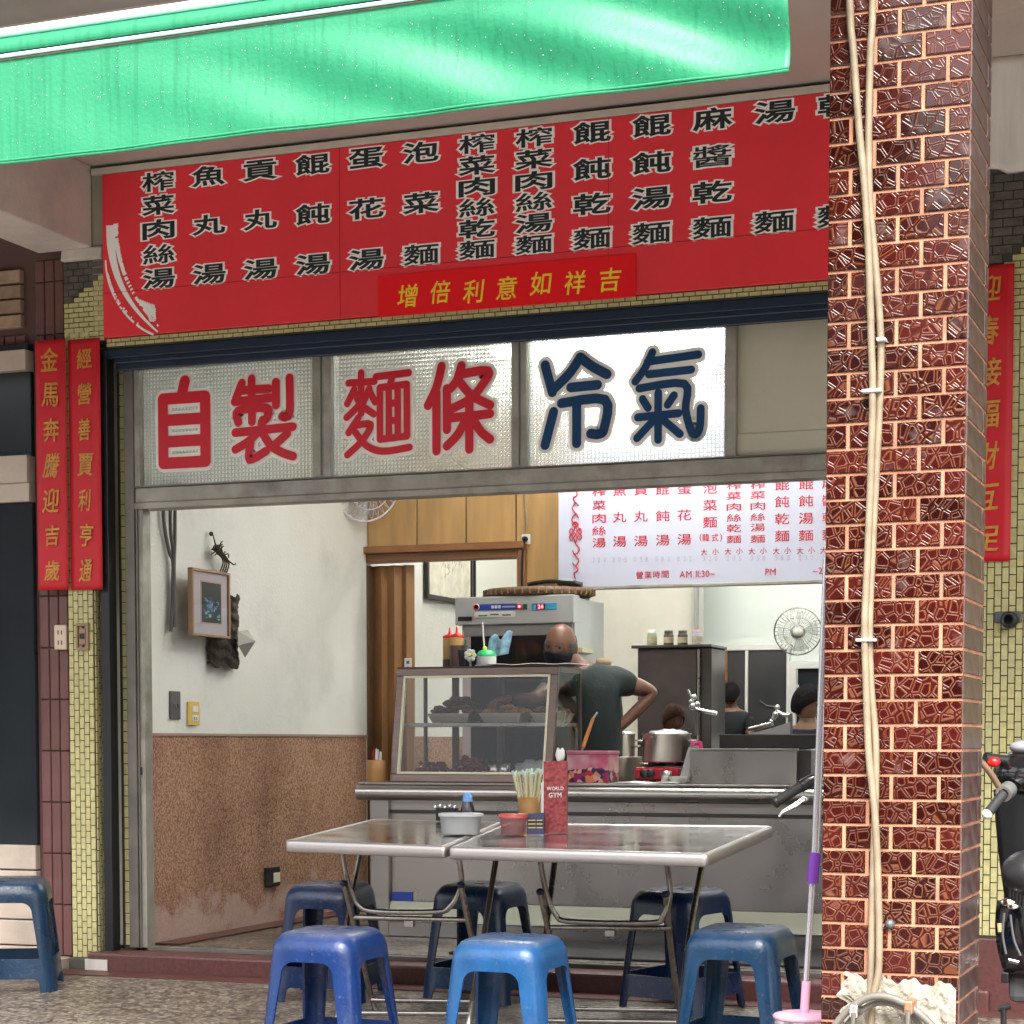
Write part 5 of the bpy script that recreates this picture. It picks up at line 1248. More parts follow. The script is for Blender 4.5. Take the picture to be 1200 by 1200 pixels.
smoky = M('smoky_panel', (.12, .122, .128), .18, metal=.5, var=.3, vs=2)
for i in range(3): box('pane', (gx[i] + .01, gY, IZ), (gx[i + 1] - .01, gY + .01, zt - .03), smoky, gd)
for i, x in enumerate(gx): box('frame_bar', (x - .010, gY - .012, IZ), (x + .010, gY + .03, zt), alu if i in (0, 1) else white_plastic, gd, bevel=.003)
box('frame_bar', (gx[0] - .02, gY - .015, zt - .03), (gx[-1] + .02, gY + .03, zt + .012), white_plastic, gd, bevel=.003)
box('poster', (atY(845, 0, gY).x, gY - .008, atY(0, 792, gY - .008).z if False else 1.40), (atY(858, 0, gY).x, gY - .002, 1.72), M('orange_notice', (.35, .12, .05), .5, var=.4, vs=30), gd)
hw = empty('hatch_window', (-2.3, 13.78, 1.3), 'small dark window with white frame in the kitchen wall at the right', 'window')
a, b = atY(933, 830, gY), atY(990, 783, gY)
box('pane', (a.x, gY + .02, a.z - .2), (b.x, gY + .03, b.z), dark_glass, hw)
box('frame_bar', (a.x - .05, gY - .01, a.z - .2), (a.x, gY + .035, b.z + .05), white_plastic, hw, bevel=.003); box('frame_bar', (a.x, gY - .01, b.z), (b.x, gY + .035, b.z + .05), white_plastic, hw, bevel=.003)
lab(box('conduit', (atY(820, 0, 13.43).x - .014, 13.41, 1.0), (atY(820, 0, 13.43).x + .012, 13.449, 3.2), M('conduit_grey', (.3, .3, .3), .5)), 'grey vertical conduit at the wall corner above the jars', 'conduit')

blade_m = glass_thin('fan_blade_plastic', (.95, .96, .96), haze=.18)
def fan(c, R_, face, label, n_wire=36, wire=.0022, ringm=steel_pipe, pull=0, bladem=None):
    e = empty('wall_fan', c, label, 'fan'); c = Vector(c); face = Vector(face).normalized()
    q = face.to_track_quat('Z', 'Y').to_matrix().to_4x4(); Mx = Matrix.Translation(c) @ q
    def ring(r, z, rr): return MB().tube([Mx @ Vector((r * math.cos(a * math.pi / 20), r * math.sin(a * math.pi / 20), z)) for a in range(41)], rr, 6, cap=False)
    m = MB(); 
    for r, z in ((R_, 0), (R_ * .62, .045), (R_ * .3, .06)): m.tube([Mx @ Vector((r * math.cos(a * math.pi / 20), r * math.sin(a * math.pi / 20), z)) for a in range(41)], wire * 1.3 if r < R_ else wire * 2.2, 6, cap=False)
    for k in range(n_wire):
        a = 2 * math.pi * k / n_wire
        m.tube([Mx @ Vector((r * math.cos(a), r * math.sin(a), z)) for r, z in ((.03, .065), (R_ * .62, .045), (R_, 0))], wire * .7, 4, cap=False)
        m.tube([Mx @ Vector((r * math.cos(a), r * math.sin(a), z)) for r, z in ((.05, -.07), (R_ * .7, -.05), (R_, 0))], wire * .7, 4, cap=False)
    tag(m.build('cage', ringm, e), kind=None)
    for k in range(4):
        def bl(u, v, k=k):
            a = k * math.pi / 2 + .9 * (u - .3) * (.6 + .4 * v); r = R_ * (.12 + .74 * v); return Mx @ Vector((r * math.cos(a), r * math.sin(a), -.01 + .05 * (u - .5)))
        MB().grid(bl, 8, 6).build('blade', bladem or blade_m, e, solid=.002)
    hub = MB().lathe((0, 0, 0), [(0, .07), (.03, .068), (.036, .05), (.03, -.02), (.05, -.05), (.055, -.14), (.03, -.17), (0, -.17)], 20); hub.xf(Mx).build('motor', M('fan_motor', (.6, .6, .55), .4) if 'fan_motor' not in MATS else MATS['fan_motor'], e)
    MB().tube([Mx @ Vector((0, 0, -.15)), Mx @ Vector((0, -.06, -.24))], .014, 8).build('bracket', MATS['fan_motor'], e)
    if pull:
        MB().tube([c + Vector((0, 0, -.05)), c + Vector((0, 0, -pull))], .002, 5).build('pull_cord', white_plastic, e)
        MB().ball(c + Vector((0, 0, -pull)), .012, 8).build('cord_knob', white_plastic, e)
    return e
fan(atY(935, 740, 13.3), .155, (.25, -1, -.15), 'round wire wall fan above the dark hatch at the back right', pull=.36)
fan(atY(430, 570, 10.55), .20, (.75, -.6, -.3), 'white wall fan partly hidden behind the window rail at the top of the left wall', ringm=M('lilac_ring', (.62, .58, .66), .4), n_wire=30, wire=.0028)

# ================================================================== THINGS ON THE LEFT INNER WALL
def wallbox(name, y0, y1, z0, z1, d0, d1, mat, parent, bevel=0): return box(name, (XL + d0, y0, z0), (XL + d1, y1, z1), mat, parent, bevel)
pf = empty('picture_frame', (XL + .02, 8.76, 1.75), 'thin wooden frame with lilac mount and blue night photo on the left wall', 'picture')
fy0, fy1, fz0, fz1 = 8.575, 8.948, 1.59, 1.912
for a in ((fy0, fy1, fz0, fz0 + .012), (fy0, fy1, fz1 - .012, fz1), (fy0, fy0 + .014, fz0 + .012, fz1 - .012), (fy1 - .014, fy1, fz0 + .012, fz1 - .012)):
    wallbox('frame_bar', *a, .082, .109, wood_thin, pf, .002)
wallbox('mount', fy0 + .014, fy1 - .014, fz0 + .012, fz1 - .012, .082, .097, lilac, pf)
wallbox('inner_mount', fy0 + .095, fy1 - .072, fz0 + .062, fz1 - .052, .097, .0985, M('peach_mount', (.6, .42, .36), .6), pf)
wallbox('photo', fy0 + .105, fy1 - .080, fz0 + .070, fz1 - .060, .0985, .100, M('night_photo', (.035, .05, .065), .3), pf)
g_ = random.Random(3)
glow = [M('photo_blue', (.05, .13, .35), .3), M('photo_pale', (.45, .6, .75), .3), M('photo_light_blue', (.15, .3, .55), .3)]
m3 = [MB(), MB(), MB()]
for k in range(46):
    y = 8.76 + g_.gauss(0, .038); z = 1.735 + g_.gauss(0, .025); m3[k % 3].box((XL + .100, y, z), (XL + .1006 + .00002 * k, y + g_.uniform(.006, .03), z + g_.uniform(.004, .016)))
for m_, mm in zip(glow, m3): tag(mm.build('photo_detail', m_, pf), kind='stuff')
wallbox('glass', fy0 + .014, fy1 - .014, fz0 + .012, fz1 - .012, .104, .105, glass, pf)
wallbox('backing', fy0 + .02, fy1 - .02, fz0 + .02, fz1 - .02, .076, .0815, wood_thin, pf)
# bark hanging
bk = empty('bark_hanging', (XL + .04, 9.03, 1.6), 'dark rough bark slab hanging by twigs from a nail on the left wall', 'bark ornament')
def barkslab(y0, y1, z0, z1, d0, d1, sd_):
    r6 = random.Random(sd_)
    def fn(u, v):
        a = u * math.pi; y = y0 + (y1 - y0) * (.5 - .5 * math.cos(a)) ; d = d0 + (d1 - d0) * math.sin(a) * (.85 + .15 * math.sin(v * 40 + u * 9)) + r6.uniform(-.005, .005)
        return (XL + d, y + .008 * math.sin(v * 22) + .004 * math.sin(v * 51 + 3 * u), z0 + (z1 - z0) * v + .012 * math.sin(u * 17 + sd_))
    return MB().grid(fn, 16, 34)
barkslab(8.885, 9.165, 1.46, 1.812, .012, .075, 1).build('bark', bark, bk, solid=.008)
barkslab(8.90, 9.02, 1.78, 1.915, .012, .055, 2).build('bark', bark, bk, solid=.008)
for k in range(4): MB().tube(smooth_path([(XL + .04, 8.95 + k * .022, 1.90), (XL + .06, 8.965 + k * .020, 1.97), (XL + .05, 8.935 + k * .012, 2.02 - .0 * k)]), .004, 6).build('twig', twig, bk)
tw = MB(); r7 = random.Random(4)
for k in range(16):
    p0 = Vector((XL + .04, 8.945, 2.035)); pts = [p0]
    for q_ in range(4): pts.append(pts[-1] + Vector((r7.uniform(-.008, .012), r7.uniform(-.026, .026), r7.uniform(-.022, .022))))
    tw.tube(smooth_path(pts, 3), .0035, 5)
tw.tube(smooth_path([(XL + .04, 8.95, 2.01), (XL + .05, 9.02, 1.975), (XL + .04, 9.05, 1.985), (XL + .05, 9.09, 1.968), (XL + .04, 9.13, 1.975)]), .004, 6)
tw.tube([(XL + .03, 8.92, 2.10), (XL + .04, 8.93, 2.04)], .003, 5); tw.tube([(XL + .03, 8.92, 2.10), (XL + .03, 8.965, 2.03)], .002, 5)
tw.build('twig_knot', twig, bk)
MB().ball((XL + .02, 8.92, 2.105), .012, 8).build('nail', black, bk)
dm = empty('faceted_lamp', atX(287, 752, XL + .12), 'small clear faceted plastic ornament sticking out beside the bark', 'ornament')
c = atX(287, 752, XL + .10)
MB().add([c + Vector(v) for v in ((0, -.075, .05), (0, .03, .06), (0, .06, 0), (0, .0, -.08), (0, -.075, -.02), (.06, -.0, .0), (-.05, 0, 0))], [(0, 1, 5), (1, 2, 5), (2, 3, 5), (3, 4, 5), (4, 0, 5), (1, 0, 6), (2, 1, 6), (3, 2, 6), (4, 3, 6), (0, 4, 6)]).build('crystal', M('clear_facets', (.62, .62, .60), .08, trans=.5), dm)
MB().tube([c + Vector((0, -.03, 0)), Vector((XL, c.y - .05, c.z))], .008, 8).build('stem', plastic_clear, dm)
# cables behind the picture
for i, pts in enumerate(([(191, 560), (192, 610), (198, 645), (203, 665), (201, 735)], [(200, 560), (200, 620), (203, 650), (202, 700), (200, 740)], [(205, 560), (205, 630), (204, 665), (204, 735)])):
    lab(MB().tube(smooth_path([atX(x, y, XL + .02 + .008 * i) for x, y in pts]), .009, 8).build('cable', cable_grey), ('dark cable swinging down behind the picture on the left wall', 'middle dark cable running straight down behind the picture', 'rightmost dark cable running down behind the picture')[i], 'cable')
sw_ = empty('wall_switch', (XL, 8.575, 1.25), 'narrow grey metal switch plate on the left wall above the wainscot', 'switch')
wallbox('plate', 8.528, 8.622, 1.19, 1.325, .0, .012, M('switch_grey', (.12, .12, .125), .5, metal=.3), sw_, .004); wallbox('knob', 8.565, 8.587, 1.245, 1.268, .012, .02, steel_pipe, sw_, .003)
wo_ = empty('power_outlet', (XL, 8.75, 1.22), 'yellow framed double outlet right of the grey switch plate', 'outlet')
wallbox('plate', 8.695, 8.806, 1.162, 1.278, 0, .012, switch_yellow, wo_, .004)
for z in (1.198, 1.242): wallbox('socket', 8.727, 8.785, z - .014, z + .014, .012, .016, white_plastic, wo_, .002)
for z in (1.196, ): 
    for y in (8.745, 8.766): wallbox('slot', y - .003, y + .003, z - .008, z + .008, .016, .017, black, wo_)
ho = empty('broken_outlet', (XL, 9.55, .37), 'black broken floor outlet with a scrap of paper low on the wainscot', 'outlet')
wallbox('box', 9.475, 9.615, .325, .425, .006, .03, black, ho, .004); wallbox('paper', 9.535, 9.605, .345, .395, .03, .034, M('scrap_paper', (.7, .66, .5), .7), ho)

# ================================================================== TABLES
TK = .022
def tilt_pt(x, y, h): return Vector((x, y, h + TK * (y - 7.1)))
def P(px, py):    # sight line met with the table-top plane
    r = ray(px, py); a = .735 - TK * 7.1; s_ = (a - EYE) / (r.z - TK * r.y); return O + r * s_
C2 = lambda px, py: tuple(P(px, py)[:2])
def table(FL, FR, BR, BL, label, Uf, brace, legs_f, legs_b, bars):
    e = empty('folding_table', ((FL[0] + BR[0]) / 2, (FL[1] + BR[1]) / 2, 0), label, 'table', 'steel folding tables')
    H_ = .735; c4 = [FL, FR, BR, BL]
    def inset(d):
        cxx = sum(p[0] for p in c4) / 4; cyy = sum(p[1] for p in c4) / 4
        out = []
        for i in range(4):
            p = Vector(c4[i]); a_ = (Vector(c4[i - 1]) - p).normalized(); b__ = (Vector(c4[(i + 1) % 4]) - p).normalized()
            out.append(p + (a_ + b__) * d)
        return out
    # rounded corner outline
    def outline(r, d=0):
        P = inset(d); o_ = []
        for i in range(4):
            p = P[i]; a_ = (P[i - 1] - p).normalized(); b__ = (P[(i + 1) % 4] - p).normalized()
            for k in range(6):
                t = k / 5; q_ = p + a_ * r * (1 - t) ** 2 + b__ * r * t ** 2; o_.append(q_)
        return o_
    oo = outline(.022); oi = outline(.012, .014); oj = outline(.012, .018)
    n = len(oo); m = MB()
    ring = lambda o_, h: [tilt_pt(q_.x, q_.y, h) for q_ in o_]
    L = [ring(oi, H_ - .046), ring(oo, H_ - .042), ring(oo, H_ - .008), ring(outline(.02, .004), H_ - .003), ring(oi, H_), ring(oj, H_ - .003)]
    vs = [v for l in L for v in l]; fs = []
    for a_ in range(len(L) - 1):
        for k in range(n): fs.append((a_ * n + k, a_ * n + (k + 1) % n, (a_ + 1) * n + (k + 1) % n, (a_ + 1) * n + k))
    m.add(vs, fs, True); m.build('rim', steel_edge, e)
    MB().add(ring(oj, H_ - .003), [list(range(n))]).build('tabletop', steel_table, e)
    MB().add(ring(oi, H_ - .045), [list(range(n))[::-1]]).build('underside', dark_steel, e)
    MB().tube(smooth_path([atY(x, y, Y) for x, y, Y in Uf], 5), .0105, 10).build('brace', steel_pipe, e)
    for a_ in legs_f + legs_b:
        o_ = MB().tube(smooth_path([atY(x, y, Y) for x, y, Y in a_], 4), .0115, 10).build('leg', steel_pipe, e)
        if a_ in legs_f:
            x, y, Y = a_[0]; p = atY(x, y, Y)
            MB().ball(p, .0165, 10, (1, 1, .8)).build('cap', navy if False else M('blue_cap', (.01, .02, .07), .5) if 'blue_cap' not in MATS else MATS['blue_cap'], o_)
    for a_ in bars: MB().tube([atY(x, y, Y) for x, y, Y in a_], .010, 10).build('crossbar', steel_pipe, e)
    x, y, Y = bars[0][0]; c = (atY(*bars[0][0]) + atY(*bars[0][1])) / 2
    MB().box((c.x - .018, c.y - .012, c.z - .032), (c.x + .018, c.y + .012, c.z - .008)).build('latch', steel_pipe, e, bevel=.002)
    return e
table(C2(334, 984), C2(522, 991), C2(588, 963), C2(436, 959), 'narrower stainless folding table at the left, carrying the white tubs',
      [(399, 984, 7.0), (404, 1018, 7.03), (410, 1042, 7.06), (420, 1060, 7.08), (440, 1068, 7.08), (512, 1068.5, 7.06), (528, 1062, 7.05), (537, 1048, 7.04), (541, 1030, 7.02), (535, 990, 6.98)],
      None, [[(403, 1035, 7.0), (418, 1095, 7.15), (435, 1168, 7.33), (445, 1195, 7.36)], [(540, 1037, 7.0), (552, 1095, 7.12), (572, 1172, 7.3), (580, 1197, 7.33)]],
      [[(426, 985, 7.45), (414, 1040, 7.35), (405, 1100, 7.15), (396, 1190, 6.93), (393, 1215, 6.9)], [(584, 990, 7.4), (568, 1090, 7.18), (551, 1190, 6.93), (546, 1215, 6.9)]],
      [[(414, 1075, 7.1), (548, 1078, 7.08)], [(436, 1172, 7.33), (573, 1174, 7.3)], [(396, 1187, 6.94), (551, 1188, 6.93)]])
table(C2(526, 992), C2(830, 1000), C2(906, 967.5), C2(592, 964), 'wider stainless folding table at the right, carrying the chopstick cup and leaflet stand',
      [(631, 995, 6.95), (635, 1020, 7.0), (641, 1050, 7.05), (651, 1071, 7.08), (668, 1080, 7.08), (762, 1081.5, 7.05), (777, 1074, 7.04), (785, 1052, 7.02), (784, 1030, 7.0), (780, 1000, 6.93)],
      None, [[(633, 1045, 7.0), (645, 1100, 7.13), (664, 1180, 7.3), (668, 1200, 7.33)], [(780, 1048, 7.0), (786, 1110, 7.15), (796, 1183, 7.32), (799, 1203, 7.35)]],
      [[(652, 995, 7.45), (645, 1050, 7.33), (636, 1130, 7.08), (629, 1210, 6.88)], [(825, 1000, 7.38), (808, 1097, 7.15), (797, 1190, 6.93), (794, 1220, 6.88)]],
      [[(646, 1087, 7.1), (787, 1087.5, 7.08)], [(663, 1182, 7.31), (796, 1184, 7.32)], [(632, 1196, 6.95), (798, 1198, 6.93)]])

# ================================================================== STOOLS (moulded plastic)
def make_stool_meshes():
    Ht = .47; n = 64; lv = 26
    def ring(h, inset=0):   # rounded square cross-section at height h
        t = h / Ht; s_ = .205 - .052 * t - inset
        if t > .90: s_ -= .012 * ((t - .90) / .10) ** 2 * 1.6
        rc = .055; o_ = []
        for k in range(n):
            a = 2 * math.pi * (k + .5) / n; ca, sa = math.cos(a), math.sin(a); p = 5.5
            rr = (abs(ca) ** p + abs(sa) ** p) ** (-1 / p); o_.append((rr * ca * s_, rr * sa * s_, h))
        return o_
    m = MB(); vs = []; fs = []
    hs = [Ht * i / lv for i in range(lv + 1)]
    for h in hs: vs += ring(h)
    top_in = ring(Ht, .012); vs += [(x, y, Ht + .006) for x, y, z in top_in]
    T0 = len(vs) - n
    hin = [Ht * i / lv for i in range(lv)] + [Ht - .010]
    I0 = len(vs)
    for h in hin: vs += ring(h, .0085)
    for i in range(lv + 1):
        for k in range(n): fs.append((i * n + k, i * n + (k + 1) % n, (i + 1) * n + (k + 1) % n, (i + 1) * n + k))
    fs.append([T0 + k for k in range(n)])
    for i in range(lv):
        for k in range(n): fs.append((I0 + i * n + (k + 1) % n, I0 + i * n + k, I0 + (i + 1) * n + k, I0 + (i + 1) * n + (k + 1) % n))
    fs.append([I0 + lv * n + k for k in range(n)][::-1])
    for k in range(n): fs.append((I0 + k, I0 + (k + 1) % n, (k + 1) % n, k))
    m.add(vs, fs, True); body = m.build('t', None); body.location = (0, 0, 0)
    # openings: main arch above a low crossbar, and the gap between the feet
    def arch(w0, w1, z0, z1, r):
        pts = [(-w0, z0), (w0, z0)]; 
        for k in range(7):
            a = k / 6 * math.pi / 2; pts.append((w1 - r + r * math.cos(a), z1 - r + r * math.sin(a)))
        for k in range(7):
            a = math.pi / 2 + k / 6 * math.pi / 2; pts.append((-w1 + r + r * math.cos(a), z1 - r + r * math.sin(a)))
        return pts
    cut = []
    for pts in (arch(.128, .098, .145, .385, .045), arch(.135, .128, -.02, .060, .025)):
        for rot in (0, 1):
            c = MB().prism(pts, -.4, .4)
            if rot: c.xf(Matrix.Rotation(math.pi / 2, 4, 'Z'))
            o = fixn(c.build('c', None)); 
            off = o.location.copy(); 
            cut.append(o)
    me0 = body.data
    for c in (-.09, 0, .09):
        pass
    hole = MB().lathe((0, 0, .30), [(.017, 0), (.017, .3)], 16).build('c', None); cut.append(fixn(hole))
    fixn(body)
    for v in body.data.vertices: pass
    for c in cut:
        md = body.modifiers.new('b', 'BOOLEAN'); md.operation = 'DIFFERENCE'; md.object = c; md.solver = 'EXACT'
    me = bake(body)
    for c in cut: drop(c)
    drop(body)
    return me
# body was built at its own base point: vertices are relative to it
def split_stool(me):
    parts = {'seat': [], 'leg': [[], [], [], []], 'crossbar': [[], [], [], []]}
    V = [v.co.copy() for v in me.vertices]
    groups = {}
    for p in me.polygons:
        c = p.center
        if c.z > .372: k = ('seat', 0)
        elif .055 < c.z < .150 and min(abs(c.x), abs(c.y)) < .125 and max(abs(c.x), abs(c.y)) > .13 :
            k = ('crossbar', 0 if abs(c.x) > abs(c.y) and c.x > 0 else 1 if abs(c.x) > abs(c.y) else 2 if c.y > 0 else 3)
        else: k = ('leg', (c.x > 0) * 2 + (c.y > 0))
        groups.setdefault(k, []).append((list(p.vertices), p.use_smooth))
    out = []
    for (nm, i), fl in sorted(groups.items(), key=lambda t: str(t[0])):
        idx = {}; vs = []; fs = []
        for f, sm in fl:
            g = []
            for v in f:
                if v not in idx: idx[v] = len(vs); vs.append(tuple(V[v]))
                g.append(idx[v])
            fs.append(g)
        m = bpy.data.meshes.new(nm); m.from_pydata(vs, [], fs)
        for p in m.polygons: p.use_smooth = True
        try: m.set_sharp_from_angle(angle=R(35))
        except Exception: pass
        out.append((nm, m))
    return out
stool_parts = split_stool(make_stool_meshes())
def plastic(name, c, rough=.30):
    m = M(name, c, rough, var=.35, vs=7, rvar=.14, bump=.12, bs=90); nt = m.node_tree; b = nt.nodes['Principled BSDF']; old = b.inputs['Base Color'].links[0].from_socket
    tc = _n(nt, 'ShaderNodeTexCoord'); sp = _n(nt, 'ShaderNodeSeparateXYZ'); nt.links.new(tc.outputs['Object'], sp.inputs[0])
    mr = _n(nt, 'ShaderNodeMapRange'); mr.inputs[1].default_value = .455; mr.inputs[2].default_value = .474; nt.links.new(sp.outputs[2], mr.inputs[0])   # the worn seat
    no = _n(nt, 'ShaderNodeTexNoise'); no.inputs['Scale'].default_value = 14; no.inputs['Detail'].default_value = 9; nt.links.new(tc.outputs['Object'], no.inputs['Vector'])
    r1 = _n(nt, 'ShaderNodeMapRange'); r1.inputs[1].default_value = .3; r1.inputs[2].default_value = .75; r1.inputs[3].default_value = .15; r1.inputs[4].default_value = .75; nt.links.new(no.outputs[0], r1.inputs[0])
    mu = _n(nt, 'ShaderNodeMath', operation='MULTIPLY'); nt.links.new(mr.outputs[0], mu.inputs[0]); nt.links.new(r1.outputs[0], mu.inputs[1])
    vo = _n(nt, 'ShaderNodeTexNoise'); vo.inputs['Scale'].default_value = 60; vo.inputs['Detail'].default_value = 10; nt.links.new(tc.outputs['Object'], vo.inputs['Vector'])
    r2 = _n(nt, 'ShaderNodeMapRange'); r2.inputs[1].default_value = .62; r2.inputs[2].default_value = .70; r2.inputs[4].default_value = .35; nt.links.new(vo.outputs[0], r2.inputs[0])
    mx_ = _n(nt, 'ShaderNodeMath', operation='MAXIMUM'); nt.links.new(mu.outputs[0], mx_.inputs[0]); nt.links.new(r2.outputs[0], mx_.inputs[1])
    mx = _n(nt, 'ShaderNodeMix', data_type='RGBA'); nt.links.new(mx_.outputs[0], mx.inputs[0]); nt.links.new(old, mx.inputs[6]); mx.inputs[7].default_value = (.10, .11, .14, 1)
    nt.links.new(mx.outputs[2], b.inputs['Base Color']); return m
stool_cols = {'purple': plastic('violet_blue_plastic', (.006, .028, .125)), 'bright': plastic('bright_blue_plastic', (.010, .075, .21)),
              'teal': plastic('dull_blue_plastic', (.006, .038, .095)), 'dark': plastic('dark_teal_plastic', (.003, .026, .075)), 'navy': plastic('navy_plastic', (.003, .016, .068)), 'mid': plastic('mid_blue_plastic', (.005, .03, .072))}
def stool(x, y, rz, colr, label):
    e = empty('plastic_stool', (x, y, floorz(y) + .002), label, 'stool', 'blue plastic stools')
    for nm, m in stool_parts:
        key = colr + m.name
        if key not in MATS:
            mm = m.copy(); mm.materials.clear(); mm.materials.append(stool_cols[colr]); MATS[key] = mm
        o = bpy.data.objects.new(nm, MATS[key]); S.collection.objects.link(o); o.parent = e
    e.rotation_euler = (.03, 0, rz)
stool(-2.985, 6.18, R(-3), 'purple', 'violet-blue plastic stool in front, below the left table')
stool(-2.325, 6.15, R(-2), 'bright', 'brightest light blue plastic stool in front, centre of the picture')
stool(-1.675, 6.62, R(-4), 'teal', 'dull blue plastic stool beside the mop at the right end of the tables')
stool(-3.70, 7.66, R(4), 'navy', 'dark navy stool tucked behind the left table by the wall')
stool(-3.08, 7.80, R(-6), 'dark', 'dark teal stool behind the tables, middle one of the back row')
stool(-2.22, 7.80, R(-22), 'navy', 'dark navy stool behind the right table, rightmost of the back row')
stool(-5.16, 7.50, R(28), 'mid', 'blue stool with a scuffed white sticker standing alone at the far left')
st2 = MB(); r8 = random.Random(9)
# ================================================================== ON THE TABLES
def tz(x, y): return .736 + TK * (y - 7.1)
def tub(px, py, r0, r1, h, lidh, bm_, lm_, label, sx=1.25, contents=None, ch=.6, nm='food_tub'):
    p = P(px, py); p.y += r0; p.z = tz(p.x, p.y); e = empty(nm, p, label, 'tub', 'food tubs on the left table' if bm_ is plastic_clear else None)
    MB().lathe(p, [(r0, 0), (r0 + .004, .003), (r1, h - .008), (r1 + .004, h - .006), (r1 + .004, h)], 28, sx=sx).build('body', bm_, e)
    if contents: MB().lathe(p, [(r0 * .9, .004), (r0 + (r1 - r0) * ch - .002, h * ch), (0, h * ch + .003)], 24, sx=sx).build('contents', contents, e)
    if lm_: MB().lathe(p, [(r1 + .005, h - .004), (r1 + .006, h + lidh), (r1 - .002, h + lidh + .002), (0, h + lidh)], 28, sx=sx).build('lid', lm_, e)
    return e
wf = M('white_food', (.85, .84, .80), .7)
tub(533, 979, .060, .070, .072, .006, plastic_clear, glass_thin('cloudy_lid', (.93, .95, .95), haze=.5), 'oblong clear tub of white food with lid at the back of the left table', 1.15, wf, .8)
p = P(597, 978)
e_ = tub(597, 979, .042, .050, .066, .010, plastic_pinkish, M('red_lid', (.75, .12, .10), .3, trans=.3), 'round tub half full of dark red sauce with bright red lid', 1.0, M('red_sauce', (.16, .01, .03), .3), .45, 'sauce_tub')
# blue capped bottle and little rack behind the tub
p = P(548, 962); p.z = tz(p.x, p.y)
bo = empty('sauce_bottle', p, 'small dark bottle with pale blue cap behind the clear tub', 'bottle')
MB().lathe(p, [(.030, 0), (.032, .004), (.030, .045), (.020, .082)], 20).build('body', M('dark_soy', (.05, .03, .04), .2), bo)
MB().lathe(p, [(.021, .080), (.020, .100), (.012, .116), (0, .118)], 20).build('cap', M('blue_cap_plastic', (.16, .38, .80), .35), bo)
p = P(524, 962); p.z = tz(p.x, p.y)
rk = empty('condiment_rack', p, 'small dark wire rack with silver clips behind the clear tub', 'rack')
box('tray', p + Vector((-.045, -.02, .0)), p + Vector((.045, .02, .055)), black, rk, .004)
for k in range(5): MB().ball(p + Vector((-.045 + k * .022, -.022, .058 + .006 * (k % 2))), .007, 8).build('clip', chrome, rk)
# chopstick cup
p = P(620, 962); p.z = tz(p.x, p.y)
stick_cup(p.x, p.y, p.z, .045, .098, .205, 38, 'bamboo cup full of paper wrapped chopsticks on the right table', [stick_m], .062)
lab(box('paper_packet', p + Vector((.058, -.02, 0)), p + Vector((.072, .0, .16)), white_plastic, None, .003), 'thin white packet standing between the chopstick cup and the red leaflet', 'packet')
# menu card (navy) and red leaflet stand
p = P(634, 979); q0 = P(617, 978); q1 = P(637, 978)
nc = empty('navy_card', p, 'small navy card with gold lines behind the red sauce tub', 'card')
MB().hexa([q0, q1, q1 + Vector((0, .01, 0)), q0 + Vector((0, .01, 0)), q0 + Vector((0, .01, .078)), q1 + Vector((0, .01, .082)), q1 + Vector((0, .02, .082)), q0 + Vector((0, .02, .078))]).build('card', M('navy_print', (.012, .018, .09), .4), nc)
for k in range(3):
    for a, b in ((.1, .52), (.6, .92)):
        u0 = q0.lerp(q1, a); u1 = q0.lerp(q1, b); z = .024 + k * .014
        MB().hexa([u0 + Vector((0, .0005, z)), u1 + Vector((0, .0005, z)), u1 + Vector((0, .003, z)), u0 + Vector((0, .003, z)), u0 + Vector((0, .0005, z + .003)), u1 + Vector((0, .0005, z + .003)), u1 + Vector((0, .003, z + .003)), u0 + Vector((0, .003, z + .003))]).build('gold_line', gold_bright, nc)
q0 = P(637, 977); q1 = q0 + Vector((.084, .022, .0015)); hh = .272
rl = empty('leaflet_stand', (q0 + q1) / 2, 'tall crimson patterned leaflet box with white letters standing on the right table', 'leaflet box')
leaf = M('crimson_pattern', (.13, .006, .014), .45, var=1, vs=75, dark=(.42, .07, .07))
q2 = q1 + Vector((-.006, .03, 0)); q3 = q0 + Vector((-.006, .03, 0))
MB().hexa([q0, q1, q2, q3, q0 + Vector((0, 0, hh)), q1 + Vector((0, 0, hh)), q2 + Vector((0, 0, hh)), q3 + Vector((0, 0, hh))]).build('box', leaf, rl)
U_ = (q1 - q0).normalized(); N_ = U_.cross(Vector((0, 0, 1)))
if N_.y > 0: N_ = -N_
cc = (q0 + q1) / 2 + N_ * .0016
wl_ = MB(); line_text(wl_, 'WORLD', cc + Vector((0, 0, .170)), .013, .02, U=U_, N=N_, wf=.9); line_text(wl_, 'GYM', cc + Vector((0, 0, .145)), .018, .02, U=U_, N=N_, wf=.9)
wl_.build('lettering', white_plastic, rl)
tg = MB().ball((q0 + q1) / 2 + Vector((.012, .02, hh + .02)), .022, 12, (.8, .6, 1.3), lambda d: 1 + .25 * math.sin(d.x * 7 + d.z * 5))
lab(tg.build('paper_napkin', paper_m), 'crumpled white napkin poking out of the red leaflet box', 'napkin')

